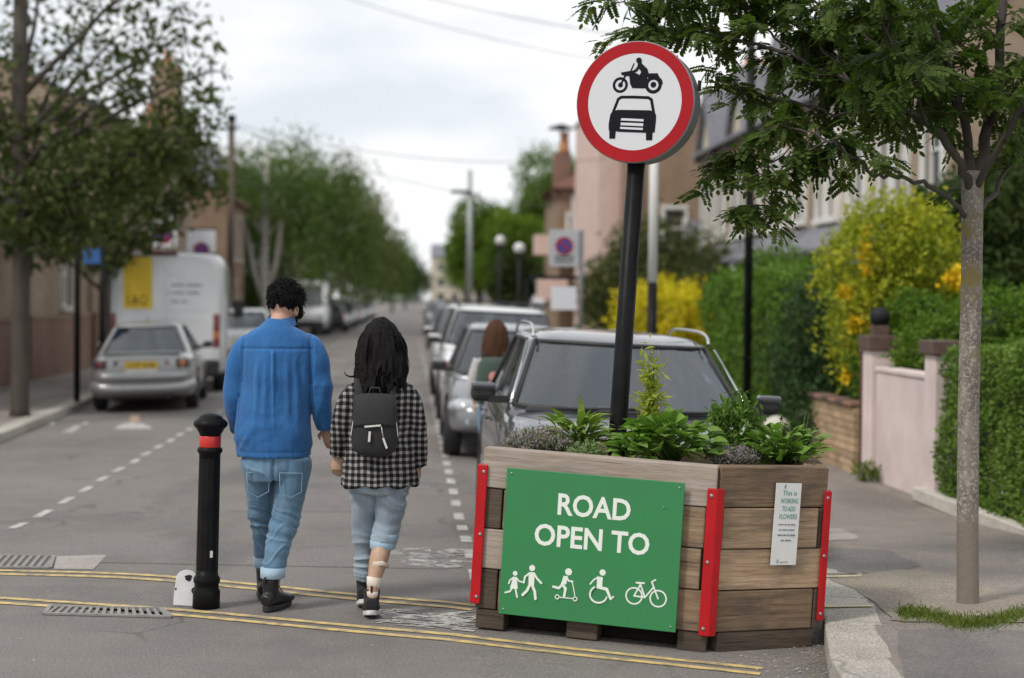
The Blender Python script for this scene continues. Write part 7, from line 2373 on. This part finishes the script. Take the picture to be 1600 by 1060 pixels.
b2 = at(172, 560, 30.5); b2.z = pvl(b2.x, b2.y); b2.x = max(-7.2, min(b2.x, -5.7))
tree('street_tree', 'smaller street tree with several stems behind the silver saloon', b2, 2.6, .10, [
    lc(160, 390, 30.3, 60, 40, 543), lc(215, 340, 30.5, 70, 55, 785), lc(260, 290, 30.5, 60, 60, 603), lc(130, 320, 31, 60, 60, 664), lc(300, 250, 30.5, 45, 50, 331), lc(220, 240, 31, 60, 60, 543), lc(335, 290, 30.3, 30, 40, 126), lc(60, 380, 31, 60, 40, 392)], L_left, M_barkd, .18, .46, twigs=6, lean=(.1, 0))

# ---- weeping birches down the left side, bright trees on the right
def weeping(name, label, x, y, h, rx, lm, n, group, bm=M_birch, r_=.16, fork=True, drop=.30, clear=False):
    z0 = pvl(-5.6, y) if x < 0 else pvr(2.9, y)
    t = empty(name, (x, y, z0)); tag(t, label, 'tree', group)
    mb = MB()
    mb.tube([(0, 0, -.1), (.05, 0, h * .18), (-.06, .02, h * .34), (0, 0, h * .5), (.05, 0, h * .9)], [r_ * 1.3, r_, r_ * .9, r_ * .7, .03], 9)
    if fork:
        mb.tube([(0, 0, h * .16), (-.45, .1, h * .30), (-.8, .1, h * .5), (-1.0, .1, h * .72)], [r_ * .75, r_ * .6, r_ * .4, .03], 8)
        mb.tube([(.02, 0, h * .2), (.5, -.1, h * .36), (.75, -.1, h * .6), (.9, -.1, h * .8)], [r_ * .7, r_ * .55, r_ * .35, .03], 8)
    P = []
    k = 58
    for i in range(k):
        a = rng.uniform(0, 2 * math.pi); rr_ = rx * math.sqrt(rng.random()); zz = h * (.99 - .24 * (rr_ / rx) ** 2 - rng.random() * .26)
        c = Vector((rr_ * math.cos(a), rr_ * math.sin(a), zz))
        if i % 3 == 0: limb(mb, (0, 0, min(zz * .75, h * .7)), c, r_ * .25, .015, .06, 5, 5)
        m = n // k
        tt = rng.random(m) ** 1.1
        s_ = .16 * rx + .22 * rx * tt[:, None] * 0
        off = rng.normal(size=(m, 3)) * np.array((s_[0, 0] if hasattr(s_, 'shape') and s_.ndim == 2 else .3,) * 3)
        L = h * drop * rng.uniform(.6, 1.9)
        P.append(np.array(c) + off * np.array((1, 1, .8)) + np.stack([np.cos(a) * tt * .25, np.sin(a) * tt * .25, -tt * L], 1))
    mb.build('trunk', bm, t)
    P = np.concatenate(P); P = P[P[:, 2] > h * .14]
    if clear: P = P[~((P[:, 2] < h * .56) & (P[:, 1] < .5) & (np.abs(P[:, 0]) < 1.35))]
    tag(obj('crown', npmesh('crown', leafquads(P, .15 + y * .0011, .5, .9), 4, lm), t), kind='stuff')
    return t
GB = 'weeping birches along the left pavement'
GB = None
weeping('birch_tree', 'white forked birch trunk and drooping crown right of the telegraph pole', -6.5, 72, 8.9, 2.4, L_birch, 9000, GB, r_=.22, clear=True)
weeping('birch_tree', 'tall leafy birch above the head of the man in blue', -5.9, 82, 10.1, 3.5, L_birch, 14000, GB)
weeping('birch_tree', 'olive green birch leaning towards the road, middle of the left row', -5.2, 98, 10.0, 3.2, L_birch2, 12000, GB)
weeping('birch_tree', 'olive birch next to the open sky at the right end of the left row', -5.0, 116, 10.6, 3.3, L_birch2, 11000, GB)
weeping('street_tree', 'dark green tree low over the far left road, second from the vanishing point', -4.2, 150, 9.6, 3.4, L_birch, 9000, None, M_barkd, fork=False)
weeping('street_tree', 'small far dark tree nearest the vanishing point on the left', -2.9, 200, 8.8, 3.4, L_dark, 8000, None, M_barkd, fork=False)
weeping('street_tree', 'farthest left tree beside the beige building', -1.7, 250, 8.0, 3.2, L_dark, 6000, None, M_barkd, fork=False)
def rtree(label, x, y, h, rx, lm, n, r_=.2):
    z0 = pvr(2.9, y)
    cl = []
    for i in range(9):
        a = i * 2.4; q = rx * .55 * math.sqrt((i + .5) / 9)
        cl.append(((x + q * math.cos(a), y + q * math.sin(a), z0 + h * (.42 + .40 * ((i * 5) % 9) / 9)), (rx * .5, rx * .5, h * .18), n // 9))
    return tree('street_tree', label, (x, y, z0), h * .42, r_, cl, lm, M_barkd, .22, .55, twigs=3)
rtree('bright green round tree behind the tall grey street lamp', 3.6, 96, 8.0, 2.4, L_bright, 18000)
rtree('bright green tree nearer the globe lamps, lower crown', 5.0, 88, 6.8, 2.1, L_bright, 14000)
rtree('tall light green tree rising behind the hip roofed house', 8.3, 100, 11.4, 3.7, L_lime, 30000)
rtree('dark green tree below the globe lamps on the right', 4.4, 76, 4.2, 1.5, L_dark, 5000)
rtree('far green tree beside the beige building on the right', 4.6, 150, 8.2, 2.8, L_bright, 6000)
rtree('farthest right tree meeting the beige building', 6.5, 230, 8.5, 3.4, L_dark, 5000)
hedge('front_hedge', 'dark front garden hedge below the birch row on the left', -8.2, -7.2, 60, 120, -.1, 2.4, L_dark, 9000, .25, bulge=.3)

# ---- plants in the planter
def pl_at(px, py, dy): return at(px, py, 8.55 + dy)
def leafshape(w, fold_=.18, curl=.35, n=5):
    """one broad leaf, 1 m long along +Y, folded along the midrib"""
    V, Fc = [], []
    for i in range(n + 1):
        t = i / n
        hw = w * math.sin(math.pi * (t ** .75)) * .5 + .004
        z = curl * (t - t * t * 1.6)
        V += [(-hw, t, z + fold_ * hw), (0, t, z), (hw, t, z + fold_ * hw)]
    for i in range(n):
        a = i * 3
        Fc += [(a, a + 1, a + 4, a + 3), (a + 1, a + 2, a + 5, a + 4)]
    return V, Fc
def leafobj_mesh(name, w, m, **k):
    V, Fc = leafshape(w, **k)
    me = bpy.data.meshes.new(name); me.from_pydata(V, [], Fc); me.materials.append(m)
    me.polygons.foreach_set('use_smooth', np.ones(len(Fc), dtype=bool)); me.update()
    return me
def planterleaf(name, a, b, c, vein):
    m = leafmat(name, a, b, c, .3, .42, 9)
    return m
L_broad = leafmat('leaf_broad', (.16, .28, .055), (.235, .36, .085), (.105, .20, .038), .3, .45, 9)
L_strap = leafmat('leaf_strap', (.18, .26, .05), (.25, .33, .07), (.13, .21, .04), .3, .45, 9)
L_spike = leafmat('leaf_spike', (.32, .36, .05), (.45, .46, .07), (.22, .28, .04), .35, .5, 9)
L_fine = leafmat('leaf_fine', (.095, .18, .03), (.15, .25, .05), (.065, .13, .022), .3, .5, 9)
L_pale = leafmat('leaf_pale', (.22, .29, .14), (.29, .35, .19), (.17, .24, .11), .25, .6, 9)
L_lav = leafmat('heather', (.27, .22, .25), (.38, .32, .35), (.17, .15, .14), .2, .7, 12)
def leafy(name, label, c, r, n, lme, smin, smax, cat='plant', up=.3, stem=None, hgt=.0):
    """a plant whose large leaves are separate parts"""
    base = Vector((c.x, c.y, planter.location.z + .84))
    t = empty(name, base); tag(t, label, cat)
    mb = MB()
    C0 = c - base
    rr_ = random.Random(int(abs(c.x) * 1000) + n)
    for i in range(n):
        d = Vector((rr_.gauss(0, 1), rr_.gauss(0, 1), rr_.gauss(0, 1))).normalized()
        if d.z < -.55: d.z = -d.z
        q = rr_.uniform(.45, 1.0)
        p = C0 + Vector((d.x * r[0], d.y * r[1], d.z * r[2])) * q
        o = bpy.data.objects.new('leaf', lme)
        out = Vector((d.x, d.y, up + rr_.uniform(-.3, .35))).normalized()
        if out.y > .5 and rr_.random() < .5: out.y *= -1
        s = rr_.uniform(smin, smax)
        xx = out.cross(Vector((rr_.gauss(0, .35), rr_.gauss(0, .35), 1))).normalized(); zz = xx.cross(out)
        o.matrix_basis = Matrix.Translation(p) @ Matrix((xx, out, zz)).transposed().to_4x4() @ Matrix.Scale(s, 4)
        link(o, t)
        if i % 2 == 0: mb.tube([Vector((C0.x * .6 + rr_.uniform(-.03, .03), C0.y * .6, -.02)), (C0 + p) * .5, p], [.005, .004, .003], 5)
    mb.build('stems', stem or L_fine, t)
    return t
me_broad = leafobj_mesh('leaf', .78, L_broad, curl=.28)
me_oval = leafobj_mesh('leaf', .60, L_broad, curl=.2)
me_strap = leafobj_mesh('leaf', .26, L_strap, curl=.5)
leafy('broad_leaf_plant', 'bright green broad leaved plant right of the sign pole', pl_at(1045, 695, -.12), (.25, .18, .13), 150, me_broad, .065, .125)
leafy('broad_leaf_plant', 'low broad leaved plant at the foot of the sign pole', pl_at(985, 708, -.22), (.09, .10, .06), 40, me_broad, .06, .10)
leafy('strap_leaf_plant', 'yellow green strap leaved plant left of the sign pole', pl_at(905, 688, .05), (.17, .13, .10), 120, me_strap, .08, .15, up=.5)
leafy('broad_leaf_plant', 'oval leaved plant at the right corner of the planter', pl_at(1222, 705, .0), (.22, .20, .12), 190, me_oval, .05, .10)
def fineplant(name, label, c, r, n, lm, leaf, asp, axis=None, stalks=10, droop=0, cat='plant', spread=1.0, col=1):
    base = Vector((c.x, c.y, planter.location.z + .83)); t = empty(name, base); tag(t, label, cat)
    C0 = c - base
    mb = MB(); pts = []
    for i in range(stalks):
        d = Vector(unit(1)[0]); e = C0 + Vector((d.x * r[0], d.y * r[1], abs(d.z) * r[2]))
        q = [Vector((d.x * r[0] * .4, d.y * r[1] * .4, -.01)), (e + Vector((d.x * r[0] * .5, 0, 0))) * .5, e]
        mb.tube(q, [.004, .003, .002], 4)
        for k in range(n // stalks):
            u = rng.random() ** .6
            p = q[0].lerp(q[1], u * 2) if u < .5 else q[1].lerp(q[2], u * 2 - 1)
            pts.append(tuple(p + Vector(rng.normal(size=3)) * .014 * col))
    mb.build('stems', L_fine, t)
    tag(obj('foliage', npmesh('foliage', leafquads(np.array(pts), leaf, asp, droop, axis, spread), 4, lm), t), kind='stuff')
    return t
fineplant('spiky_plant', 'tall yellow green spire plant just right of the sign pole', pl_at(1016, 668, -.06), (.028, .028, .42), 760, L_spike, .060, .24, stalks=14, axis=(0, 0, .1), col=1.7)
fineplant('bushy_herb', 'bushy fine leaved herb in front of the car mirror', pl_at(1148, 660, .05), (.12, .10, .14), 1500, L_fine, .042, .36, stalks=34, axis=(0, 0, .3), col=1.6)
fineplant('bushy_herb', 'low fine leaved herb between the broad plant and the right corner', pl_at(1150, 705, .02), (.14, .10, .06), 700, L_fine, .035, .4, stalks=22, col=1.5)
fineplant('heather', 'greyish mauve heather at the left end of the planter', pl_at(842, 692, -.06), (.17, .13, .085), 4200, L_lav, .016, .5, stalks=120, axis=(0, 0, .8), col=.75)
fineplant('heather', 'mauve heather between the broad leaved plants on the right', pl_at(1143, 716, -.16), (.14, .08, .06), 2200, L_lav, .015, .45, stalks=50, axis=(0, 0, .8), col=.75)
fineplant('pale_herb', 'pale grey green cushion herb beside the sign pole', pl_at(918, 708, -.16), (.10, .08, .05), 1500, L_pale, .020, .5, stalks=40, axis=(0, 0, .5), col=.9)
fineplant('seed_head', 'thin dark seed heads above the right corner of the planter', pl_at(1238, 668, .05), (.13, .05, .10), 160, mat('seed_brown', (.05, .035, .03), .9), .022, .5, stalks=8, col=.6)
mb = MB()
sp0 = pl_at(1012, 612, -.06)
mb.tube([sp0 + Vector((0, 0, -.15)), sp0 + Vector((.003, 0, .12))], [.003, .0015], 5)
tag(mb.build('plant_cane', M_stone), 'thin pale cane standing in the spire plant', 'cane')
t = empty('plant_label', pl_at(1163, 668, -.02)); tag(t, 'small white plant label among the herbs', 'plant label')
mb = MB(); mb.box((0, 0, 0), (.014, .003, .08), Matrix.Rotation(R(28), 3, 'Y')); mb.build('label', M_whitepaint, t)
